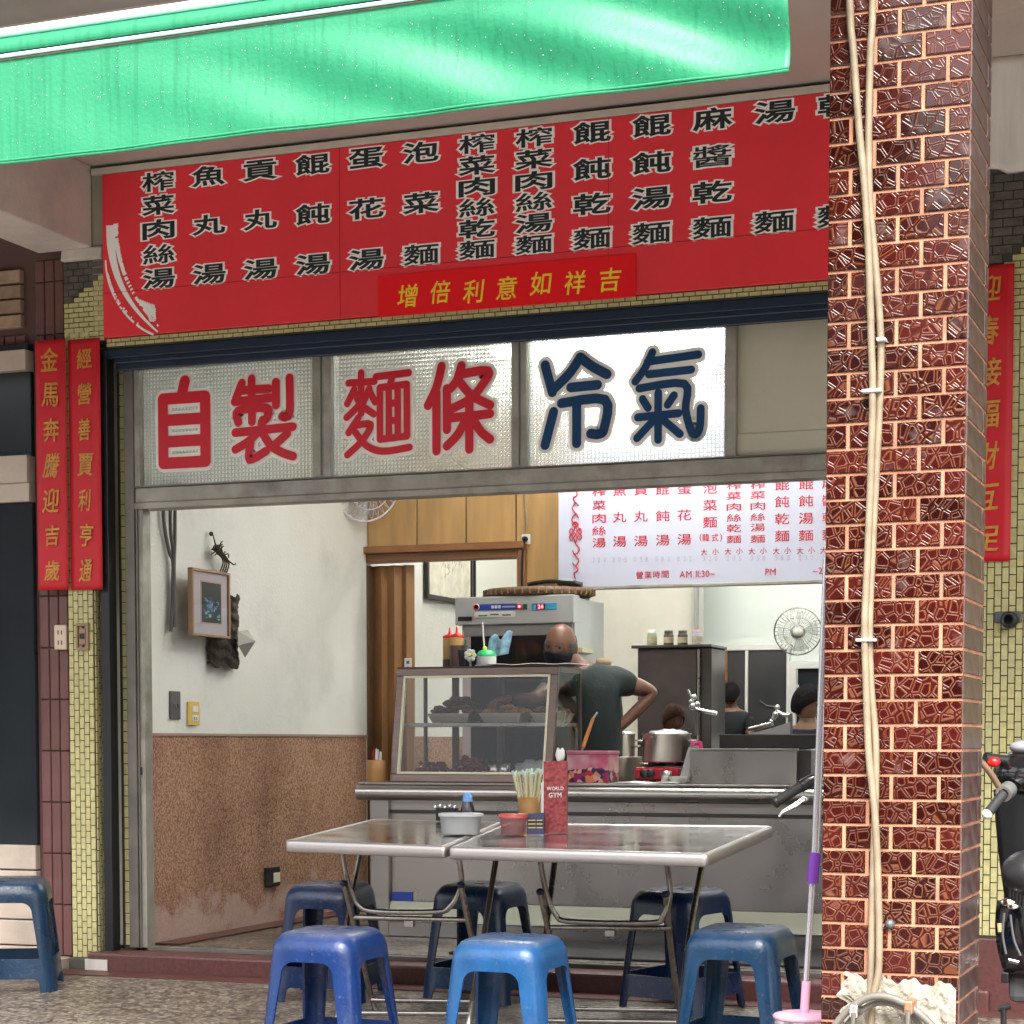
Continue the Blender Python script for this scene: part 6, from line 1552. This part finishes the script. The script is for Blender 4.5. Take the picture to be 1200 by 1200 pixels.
# ================================================================== MOP, BUCKET, HOSE
mo = empty('mop', (-1.34, 6.0, .2), 'silver handled mop with purple grip and pink foot leaning by the brick column', 'mop')
seg = lambda y0, y1, x0, x1, r, m_, nm: MB().tube([atY(x0, y0, 6.0), atY(x1, y1, 6.0)], r, 14).build(nm, m_, mo)
seg(655, 1002, 969.5, 955.5, .0125, M('mop_silver', (.62, .62, .66), .25, metal=.8), 'upper_pole')
seg(999, 1035, 955.6, 952, .0175, purple_plastic, 'grip')
seg(1033, 1152, 952, 944.5, .0095, MATS['mop_silver'], 'lower_pole')
seg(1150, 1188, 945, 942.5, .0135, pink_plastic, 'socket')
p = atY(942, 1188, 6.0)
bu = empty('spin_mop_bucket', (p.x, 6.0, floorz(6)), 'pink topped spin mop basket with white and black printed band at the column foot', 'bucket')
MB().lathe((p.x, 6.0, p.z), [(0, .004), (.06, .006), (.088, 0), (.094, -.006), (.090, -.014)], 36).build('pink_disc', pink_plastic, mo)
def band():
    m = M('printed_band', (.5, .5, .5), .5, var=1, vs=30, dark=(.03, .03, .03)); return m
MB().lathe((p.x, 6.0, p.z - .015), [(.088, 0), (.088, -.045), (.080, -.05)], 36).build('band', band(), bu)
MB().lathe((p.x, 6.0, floorz(6)), [(.11, 0), (.13, .01), (.145, .16), (.13, .165), (.08, .17)], 36).build('bucket', pink_plastic, bu)
# grey hose arch with clamps in front of the column foot
hz = empty('hose_coil', atY(1045, 1190, 5.4), 'thick grey hose looped in an arch over the broken column foot with two clamps', 'hose')
hp = [(958, 1270), (972, 1215), (990, 1188), (1015, 1170), (1038, 1168), (1060, 1176), (1082, 1192), (1100, 1215), (1118, 1270)]
MB().tube(smooth_path([atY(x, y, 5.42) for x, y in hp], 6), .0105, 12).build('hose', grey_hose, hz)
hp2 = [(964, 1280), (980, 1225), (998, 1195), (1020, 1178), (1040, 1175), (1062, 1184), (1080, 1205), (1095, 1250)]
MB().tube(smooth_path([atY(x, y, 5.445) for x, y in hp2], 6), .009, 12).build('hose', grey_hose, hz)
for (x, y, m_) in ((1002, 1184, chrome), (1066, 1180, copper)):
    c = atY(x, y, 5.41)
    MB().box((c.x - .011, c.y - .022, c.z - .018), (c.x + .011, c.y + .05, c.z + .018)).build('clamp', m_, hz, bevel=.004)
    MB().tube([c + Vector((0, -.02, -.005)), c + Vector((-.002, -.02, -.075))], .0075, 8).build('clamp_bolt', steel_pipe, hz)

# ================================================================== BICYCLE BEHIND THE COLUMN, SCOOTER
bi = empty('bicycle', (-1.1, 6.5, floorz(6.5)), 'bicycle parked behind the brick column with black grip and silver brake lever showing', 'bicycle')
g0, g1, g2 = atY(907, 941, 6.1), atY(938, 922, 6.15), atY(968, 905, 6.2)
MB().tube([g0, g0.lerp(g1, .04), g0.lerp(g1, .1), g1], .0165, 16, rs=[.0175, .0175, .016, .0155]).build('grip', rubber, bi)
MB().lathe((0, 0, 0), [(0, 0), (.015, 0), (.0185, .003), (.0185, .008)], 16).xf(Matrix.Translation(g0) @ (g1 - g0).to_track_quat('Z', 'Y').to_matrix().to_4x4()).build('grip_cap', black, bi)
MB().tube([g1, g1.lerp(g2, .5)], .019, 14).build('shifter', black, bi); MB().tube(smooth_path([g1.lerp(g2, .4), g2, Vector((-1.16, 6.25, g2.z + .035)), Vector((-1.04, 6.25, g2.z + .035)), Vector((-.93, 6.25, g2.z + .02))]), .012, 12).build('handlebar', black, bi)
for d in (0, .012): MB().tube([atY(942, 934 + d * 300, 6.1), atY(934, 940 + d * 330, 6.09), atY(917, 950 + d * 200, 6.07), atY(913, 957, 6.07)], .0038, 8).build('brake_lever', chrome, bi)
MB().ball(atY(943, 936, 6.11), .012, 10).build('lever_pivot', chrome, bi)
MB().tube(smooth_path([atY(945, 915, 6.12), atY(952, 911, 6.1), atY(960, 911, 6.12), atY(972, 918, 6.15)]), .004, 8).build('brake_cable', chrome, bi)
def wheel(c, r, parent, thick=.022, ry=0):
    t_ = MB().tube([c + Vector((math.sin(ry) * r * math.cos(a * math.pi / 20), math.cos(ry) * r * math.cos(a * math.pi / 20), r * math.sin(a * math.pi / 20))) for a in range(41)], thick, 10, cap=False).build('wheel', rubber, parent)
    MB().tube([c + Vector((math.sin(ry) * (r - thick) * math.cos(a * math.pi / 20), math.cos(ry) * (r - thick) * math.cos(a * math.pi / 20), (r - thick) * math.sin(a * math.pi / 20))) for a in range(41)], .006, 6, cap=False).build('rim', chrome, t_)
    sp__ = MB()
    for k in range(14):
        a = k * math.pi / 7; sp__.tube([c, c + Vector((math.sin(ry) * (r - .02) * math.cos(a), math.cos(ry) * (r - .02) * math.cos(a), (r - .02) * math.sin(a)))], .0012, 4)
    sp__.build('spokes', chrome, t_)
wheel(Vector((-1.10, 6.35, floorz(6.4) + .32)), .30, bi, ry=-.18); wheel(Vector((-1.27, 7.30, floorz(7.3) + .32)), .30, bi, ry=-.18)
MB().tube([(-1.10, 6.35, .30), (-1.10, 6.42, .62), (-1.09, 6.30, .985)], .014, 8).build('fork', black, bi)
MB().tube([(-1.11, 6.44, .66), (-1.17, 6.85, .33), (-1.26, 7.28, .32)], .015, 8).build('frame', black, bi); MB().tube([(-1.17, 6.85, .33), (-1.20, 7.0, .78)], .014, 8).build('seat_tube', black, bi)
MB().ball((-1.20, 7.03, .80), .09, 14, (.7, 1.3, .4)).build('saddle', black, bi)

sc_ = empty('scooter', (-.5, 6.6, floorz(6.6)), 'black scooter parked at the right edge behind the column with one handlebar grip showing', 'scooter')
a0, a1 = atY(1157, 954, 6.2), atY(1176, 930, 6.25)
MB().tube([a0, a1], .0155, 14).build('grip', rubber, sc_); MB().ball(a0, .0165, 12).build('grip_end', white_plastic, sc_)
MB().tube([a1, a1.lerp(atY(1195, 915, 6.35), .35)], .026, 16).build('lever_clamp', M('pale_alloy', (.6, .6, .58), .3, metal=.8), sc_)
MB().tube([a1, atY(1215, 905, 6.4)], .016, 10).build('handlebar', black_gloss, sc_)
MB().tube(smooth_path([atY(1170, 921, 6.25), atY(1160, 905, 6.22), atY(1150, 893, 6.2)]), .010, 8).build('brake_lever', M('brown_lever', (.2, .13, .08), .5), sc_)
cw = MB().ball(atY(1222, 905, 6.4), .125, 28, (1.15, 1.3, .72), lambda d: 1 + .06 * math.sin(d.x * 4)); cw.build('handlebar_cowl', black_gloss, sc_)
MB().ball(atY(1207, 876, 6.36), .052, 18, (1.2, 1.2, .5)).build('gauge_glass', M('gauge_grey', (.3, .3, .32), .15), sc_)
MB().ball(atY(1164, 893, 6.28), .016, 12, (1.4, 1, 1)).build('indicator', red_plastic, sc_); MB().tube([atY(1154, 888, 6.28), atY(1185, 892, 6.33)], .016, 10).build('indicator_arm', black, sc_)
# leg shield
def shield(u, v):
    y = 925 + v * 150; left = 1166 + 8 * math.sin(v * 2.6) * .2 + v * v * 16; x = left + u * 120
    return atY(x, y, 6.42 - .12 * math.sin(u * 2.6) + v * .03)
MB().grid(shield, 16, 14).build('leg_shield', black, sc_, solid=.01)
hl = MB().ball(atY(1207, 1023, 6.2), .085, 24, (1, 1.1, .82)); hl.build('saddle_nose', M('matt_black', (.02, .02, .022), .45), sc_)
for k in range(6): MB().tube([atY(1184 + k * 4, 1040, 6.2), atY(1183 + k * 4, 1062, 6.22)], .004, 6).build('rib', grey_metal, sc_)
def lower(u, v):
    y = 1055 + v * 85; left = 1170 + v * 9 - 6 * math.sin(v * 3); x = left + u * 90
    return atY(x, y, 6.3 - .10 * math.sin(u * 2.8) * (1 - .3 * v))
MB().grid(lower, 14, 12).build('lower_cowl', black_gloss, sc_, solid=.012)
for (x, y, r) in ((1181, 1057, .018), (1187, 1062, .014)): MB().ball(atY(x, y, 6.17), r, 12, (1.3, .6, .7)).build('reflector', chrome, sc_)
MB().tube([atY(1171, 1082, 6.2), atY(1172, 1092, 6.2)], .007, 8).build('reflector', M('amber_reflector', (.6, .5, .25), .3), sc_)
MB().tube(smooth_path([atY(1177, 1070, 6.17), atY(1175, 1095, 6.17), atY(1179, 1118, 6.17)]), .004, 6).build('trim', grey_metal, sc_)
MB().tube(smooth_path([atY(1184, 1072, 6.17), atY(1188, 1100, 6.17), atY(1196, 1120, 6.17)]), .004, 6).build('trim', grey_metal, sc_)
MB().tube([atY(1182, 1125, 6.18), atY(1194, 1128, 6.18)], .008, 8).build('foot_peg', chrome, sc_)
MB().box(atY(1181, 1175, 6.3), atY(1260, 1135, 6.45)).build('engine_cover', M('engine_grey', (.07, .07, .075), .5), sc_, bevel=.02)
MB().box(atY(1173, 1152, 6.28), atY(1184, 1138, 6.32)).build('bracket', black, sc_, bevel=.004)
wheel(Vector((-.52, 6.45, floorz(6.4) + .22)), .20, sc_, .055, .2)
MB().tube([atY(1176, 1180, 6.25), atY(1176, 1228, 6.25)], .009, 8).build('stand', black, sc_); MB().tube([atY(1170, 1182, 6.25), atY(1184, 1179, 6.25)], .010, 8).build('stand', black, sc_)

# ================================================================== PEOPLE
def skin_mesh(pts, edges, root=0, lv=2):
    me = bpy.data.meshes.new('s'); me.from_pydata([tuple(p[:3]) for p in pts], edges, []); o = bpy.data.objects.new('s', me); S.collection.objects.link(o)
    sk_ = o.modifiers.new('skin', 'SKIN'); sk_.use_smooth_shade = True
    for i, p in enumerate(pts):
        r = p[3]; d = me.skin_vertices[0].data[i]; d.radius = r if isinstance(r, tuple) else (r, r); d.use_root = (i == root)
    ss = o.modifiers.new('sub', 'SUBSURF'); ss.levels = lv; ss.render_levels = lv
    m2 = bake(o); vs = [v.co.copy() for v in m2.vertices]; fs = [list(p.vertices) for p in m2.polygons]; drop(o); bpy.data.meshes.remove(m2); return vs, fs
def head_fn(d):
    r = 1.0; g = lambda x, z, sx, sz: math.exp(-((d.x - x) / sx) ** 2 - ((d.z - z) / sz) ** 2)
    if d.y < 0:
        r += .17 * g(0, -.10, .10, .16) + .05 * g(0, .02, .06, .2)            # nose
        r -= .07 * (g(.33, .10, .16, .10) + g(-.33, .10, .16, .10))            # sockets
        r += .035 * g(0, .26, .5, .10)                                          # brow
        r += .05 * g(0, -.48, .16, .06) - .03 * g(0, -.56, .25, .04) + .06 * g(0, -.80, .25, .15)  # lips, chin
        r += .03 * (g(.45, -.2, .2, .2) + g(-.45, -.2, .2, .2))                # cheeks
    if d.z < -.2: r *= 1 - .10 * (-d.z - .2) * (1 if d.y > 0 else .4)
    return r
def head_parts(c, size, rot, hair, skin_m, bald=False):
    """returns body-skin verts/faces for the head plus the transform"""
    Mx = Matrix.Translation(c) @ rot; m = MB(); s_ = size / .235
    m.ball((0, 0, 0), .1, 44, (.78 * s_, .98 * s_, 1.17 * s_), head_fn)
    for sg in (-1, 1): m.ball((sg * .077 * s_, .012 * s_, -.005), .03 * s_, 12, (.35, .75, 1.1), lambda d: 1 - .25 * max(0, -d.y) * (abs(d.z) < .5))
    m.xf(Mx); return m, Mx, s_
def hair_cap(Mx, s_, mat, parent, bald, long_=False):
    m = MB()
    def fn(u, v):
        a = u * 2 * math.pi; back = math.cos(a)      # a=0 at the back of the head
        top = 0.62 if bald else 1.5
        lo = -.62 if not long_ else -.9
        if bald: z0, z1 = -.22 - .25 * max(0, back), (.22 + .30 * max(0, back))
        else: z0, z1 = lo, 1.0
        front = max(0, -math.cos(a))
        if bald: el = z0 + (z1 - z0) * v; el *= 1.0
        else:
            zmin = lo * (1 - front ** .6) + .42 * front ** .6 + .0; el = zmin + (1.0 - zmin) * v
        el = max(-1, min(1, el)); th = math.acos(el); d = Vector((math.sin(th) * math.sin(a), math.sin(th) * math.cos(a), math.cos(th)))
        r = .1 * (1.07 + (.015 if bald else .045) + .012 * math.sin(a * 19 + el * 7))
        if bald: r = .1 * (1.03 + .006 * math.sin(a * 23))
        return Mx @ Vector((d.x * .78 * s_ * r, d.y * .98 * s_ * r, d.z * 1.17 * s_ * r))
    if bald:
        def fb(u, v): return fn((u - .5) * .66, v)
        m.grid(fb, 30, 10)
    else: m.grid(fn, 48, 16)
    return m.build('hair', mat, parent, solid=.004)
def look(direction, tilt=0):
    d = Vector(direction).normalized(); q = (-d).to_track_quat('Y', 'Z'); return q.to_matrix().to_4x4() @ Matrix.Rotation(tilt, 4, 'Y')
def hand_chain(wrist, direction, palm_n, curl=.9, s_=1.0, thumb_side=1):
    """palm plus five separate curled fingers as skin chains; returns list of (verts, faces)"""
    d = Vector(direction).normalized(); n = Vector(palm_n); n = (n - d * n.dot(d)).normalized(); w = d.cross(n).normalized(); W = Vector(wrist); out = []
    out.append(skin_mesh([(*W, .026 * s_), (*(W + d * .035 * s_), (.030 * s_, .020 * s_)), (*(W + d * .075 * s_), (.036 * s_, .017 * s_)), (*(W + d * .095 * s_), (.034 * s_, .015 * s_))], [(0, 1), (1, 2), (2, 3)], 0, 1))
    for k, (off, L_) in enumerate(((-.030, .068), (-.010, .078), (.010, .074), (.029, .060))):
        p = W + d * .088 * s_ + w * off * s_ * thumb_side; pts = [(*p, .010 * s_)]; a = .15 + .08 * k; dd = d
        for q_ in range(3):
            a += curl * (.55 + .12 * q_); dd = d * math.cos(a) + n * math.sin(a); p = p + dd * L_ * (.42, .32, .26)[q_] * s_; pts.append((*p, (.009, .0085, .0075)[q_] * s_))
        out.append(skin_mesh(pts, [(0, 1), (1, 2), (2, 3)], 0, 1))
    p = W + d * .025 * s_ - w * .026 * s_ * thumb_side; pts = [(*p, .012 * s_)]
    for q_, L_ in enumerate((.035, .03, .025)):
        dd = (d * .75 - w * .55 * thumb_side * (1 - .35 * q_) + n * (.25 + .25 * q_)).normalized(); p = p + dd * L_ * s_; pts.append((*p, (.011, .010, .0085)[q_] * s_))
    out.append(skin_mesh(pts, [(0, 1), (1, 2), (2, 3)], 0, 1)); return out
def person(label, head_c, head_sz, face, tilt, J, skm, hairm, shirt, sleeves, bald=False, long_=False, hands=(), legs=True, pants=trousers, loc=None):
    e = empty('person', loc or (J['pelvis'].x, J['pelvis'].y, IZ), label, 'person')
    hm, Mx, s_ = head_parts(head_c, head_sz, look(face, tilt), hairm, skm)
    k = head_sz / .235
    pts = [(*J['pelvis'], (.15 * k, .11 * k)), (*J['waist'], (.135 * k, .10 * k)), (*J['chest'], (.155 * k, .11 * k)), (*J['upper'], (.13 * k, .09 * k)), (*J['neck'], .056 * k), (*(Vector(head_c) + Vector((0, .01, -.03 * k))), .06 * k)]
    ed = [(0, 1), (1, 2), (2, 3), (3, 4), (4, 5)]; ix = {}
    for sd_ in ('L', 'R'):
        b = len(pts); pts += [(*J['sh' + sd_], .062 * k), (*J['el' + sd_], .041 * k), (*J['wr' + sd_], .027 * k)]
        mid = J['sh' + sd_].lerp(J['el' + sd_], .5); ed += [(3, b), (b, b + 1), (b + 1, b + 2)]; ix[sd_] = b
    if legs:
        for sg in (-1, 1):
            b = len(pts); hp_ = J['pelvis'] + Vector((sg * .09 * k, 0, -.08 * k)); kn_ = Vector((hp_.x, hp_.y - .02, (hp_.z + IZ) / 2)); an = Vector((hp_.x, hp_.y + .01, IZ + .08)); to = Vector((hp_.x, hp_.y - .16 * k, IZ + .035))
            pts += [(*hp_, .085 * k), (*kn_, .056 * k), (*an, .04 * k), (*to, .032 * k)]; ed += [(0, b), (b, b + 1), (b + 1, b + 2), (b + 2, b + 3)]
    vs, fs = skin_mesh(pts, ed, 0, 2); hm.add(vs, fs, True)
    for h in hands:
        for vs, fs in h: hm.add(vs, fs, True)
    hm.build('body', skm, e)
    # shirt over the trunk and upper arms
    sp = [(*(J['pelvis'] + Vector((0, 0, .02))), (.165 * k, .125 * k)), (*J['waist'], (.155 * k, .118 * k)), (*J['chest'], (.185 * k, .140 * k)), (*J['upper'], (.165 * k, .122 * k)), (*J['upper'].lerp(J['neck'], .62), .082 * k)]
    se = [(0, 1), (1, 2), (2, 3), (3, 4)]
    for sd_ in ('L', 'R'):
        b = len(sp); sp += [(*J['sh' + sd_], .080 * k), (*J['sh' + sd_].lerp(J['el' + sd_], sleeves), .066 * k)]; se += [(3, b), (b, b + 1)]
    vs, fs = skin_mesh(sp, se, 0, 2); MB().add(vs, fs, True).build('shirt', shirt, e)
    if legs:
        tp = [(*(J['pelvis'] + Vector((0, 0, -.01))), (.155 * k, .118 * k))]; te = []
        for sg in (-1, 1):
            b = len(tp); hp_ = J['pelvis'] + Vector((sg * .09 * k, 0, -.08 * k)); kn_ = Vector((hp_.x, hp_.y - .02, (hp_.z + IZ) / 2)); an = Vector((hp_.x, hp_.y + .01, IZ + .10))
            tp += [(*hp_, .10 * k), (*kn_, .075 * k), (*an, .065 * k)]; te += [(0, b), (b, b + 1), (b + 1, b + 2)]
        vs, fs = skin_mesh(tp, te, 0, 2); MB().add(vs, fs, True).build('trousers', pants, e)
    hair_cap(Mx, s_, hairm, e, bald, long_)
    eyes = MB()
    for sg in (-1, 1): eyes.ball(Mx @ Vector((sg * .030 * s_, -.083 * s_, .010 * s_)), .009 * s_, 10)
    eyes.build('eyes', black, e)
    return e, Mx, s_
V_ = Vector
YM = 9.88
JM = dict(pelvis=atY(703, 925, YM + .1), waist=atY(703, 880, YM + .1), chest=atY(700, 830, YM + .08), upper=atY(692, 799, YM + .05), neck=atY(678, 783, YM + .02),
          shR=atY(652, 800, YM - .06), elR=atY(628, 820, YM - .18), wrR=atY(600, 818, YM - .36), shL=atY(722, 797, YM + .14), elL=atY(768, 812, YM + .22), wrL=atY(719, 859, YM + .10))
hR = hand_chain(JM['wrR'], atY(575, 822, YM - .44) - JM['wrR'], (0, 0, -1), .75, 1.0, 1)
hL = hand_chain(JM['wrL'], atY(700, 874, YM + .02) - JM['wrL'], (-.4, -.8, .2), .25, 1.0, -1)
man, HM, HS = person('bald man in dark green shirt and black mask bending over the display case', atY(657, 758, YM - .02), .238, (-.06, -.96, -.17), R(6), JM, skin, hair_grey, shirt_green, .62, True, hands=(hR, hL))
# mask and glasses follow the head
def mask(u, v):
    a = (u - .5) * 2.5; el = -.95 + v * .90 - .12 * abs(math.sin(a)); el = max(-.97, el); th = math.acos(el)
    d = V_((math.sin(th) * math.sin(a), -math.sin(th) * math.cos(a), math.cos(th))); r = .1 * head_fn(d) * 1.05 + .004
    return HM @ V_((d.x * .78 * HS * r, d.y * .98 * HS * r, d.z * 1.17 * HS * r))
MB().grid(mask, 26, 14).build('face_mask', M('black_mask', (.012, .014, .022), .8, bump=.3, bs=60), man, solid=.003)
gm = MB()
for sg in (-1, 1):
    cc = V_((sg * .031 * HS, -.098 * HS, .004 * HS)); gm.tube([HM @ (cc + V_((.024 * math.cos(a * math.pi / 10), .004 * abs(math.cos(a * math.pi / 10)), .017 * math.sin(a * math.pi / 10)))) for a in range(21)], .0021, 6, cap=False)
    gm.tube([HM @ (cc + V_((sg * .024, .004, .004))), HM @ V_((sg * .080 * HS, .01, .012))], .0014, 5)
gm.tube([HM @ V_((-.008, -.103 * HS, .006)), HM @ V_((.008, -.103 * HS, .006))], .0014, 5)
gm.build('glasses', black, man)
eb = MB()
for sg in (-1, 1): eb.tube([HM @ V_((sg * a * HS, -(.094 - a * .35) * HS, (.030 + .004 * (a > .03)) * HS)) for a in (.014, .030, .046)], .0028, 6)
eb.build('eyebrows', hair_grey, man)
def JS(px, py, Y, k, arm=None):
    """seated or standing figure further back: head centre at px,py; k scales the body"""
    h = atY(px, py, Y); d = dict(neck=h + V_((0, .02, -.13 * k)), upper=h + V_((0, .03, -.20 * k)), chest=h + V_((0, .03, -.36 * k)), waist=h + V_((0, .04, -.52 * k)), pelvis=h + V_((0, .04, -.70 * k)),
        shL=h + V_((.17 * k, .03, -.23 * k)), shR=h + V_((-.17 * k, .03, -.23 * k)), elL=h + V_((.22 * k, -.02, -.48 * k)), elR=h + V_((-.22 * k, -.02, -.48 * k)), wrL=h + V_((.15 * k, -.22, -.50 * k)), wrR=h + V_((-.15 * k, -.22, -.50 * k)))
    return h, d
for lb, px, py, Y, k, fdir, hm_, sh_, lg in (
    ('seated woman with short brown hair and magenta top behind the steel pot', 789, 842, 11.4, .72, (.6, -.7, -.35), hair_brown, shirt_pink, False),
    ('figure in black shirt added for the dark reflection at the glass doors', 856, 814, 13.3, .66, (.5, .8, -.1), hair_black, shirt_added_figure, False),  # modelled figure stands in for a dark reflection
    ('black haired person in dark top near the right end of the kitchen', 946, 824, 12.6, .95, (.75, -.2, -.25), hair_black, M('navy_shirt', (.02, .022, .04), .8), False),
    ('person in pale blue shirt mostly hidden behind the mop handle', 985, 845, 12.2, .95, (-.4, -.8, -.2), hair_black, shirt_blue, False)):
    h, d = JS(px, py, Y, k)
    lo = d['pelvis'].z
    person(lb, h, .235 * k, fdir, 0, d, skin_pale if k > .91 else skin, hm_, sh_, .6, legs=(lo > .5), long_=(hm_ is hair_brown), hands=(hand_chain(d['wrL'], (0, -1, -.1), (0, 0, -1), .6, k, 1), hand_chain(d['wrR'], (0, -1, -.1), (0, 0, -1), .6, k, -1)))
# benches that carry the seated ones
for x, lb in ((788, 'low stool under the woman in the magenta top'),):
    p = atY(x, 900, 12.95)
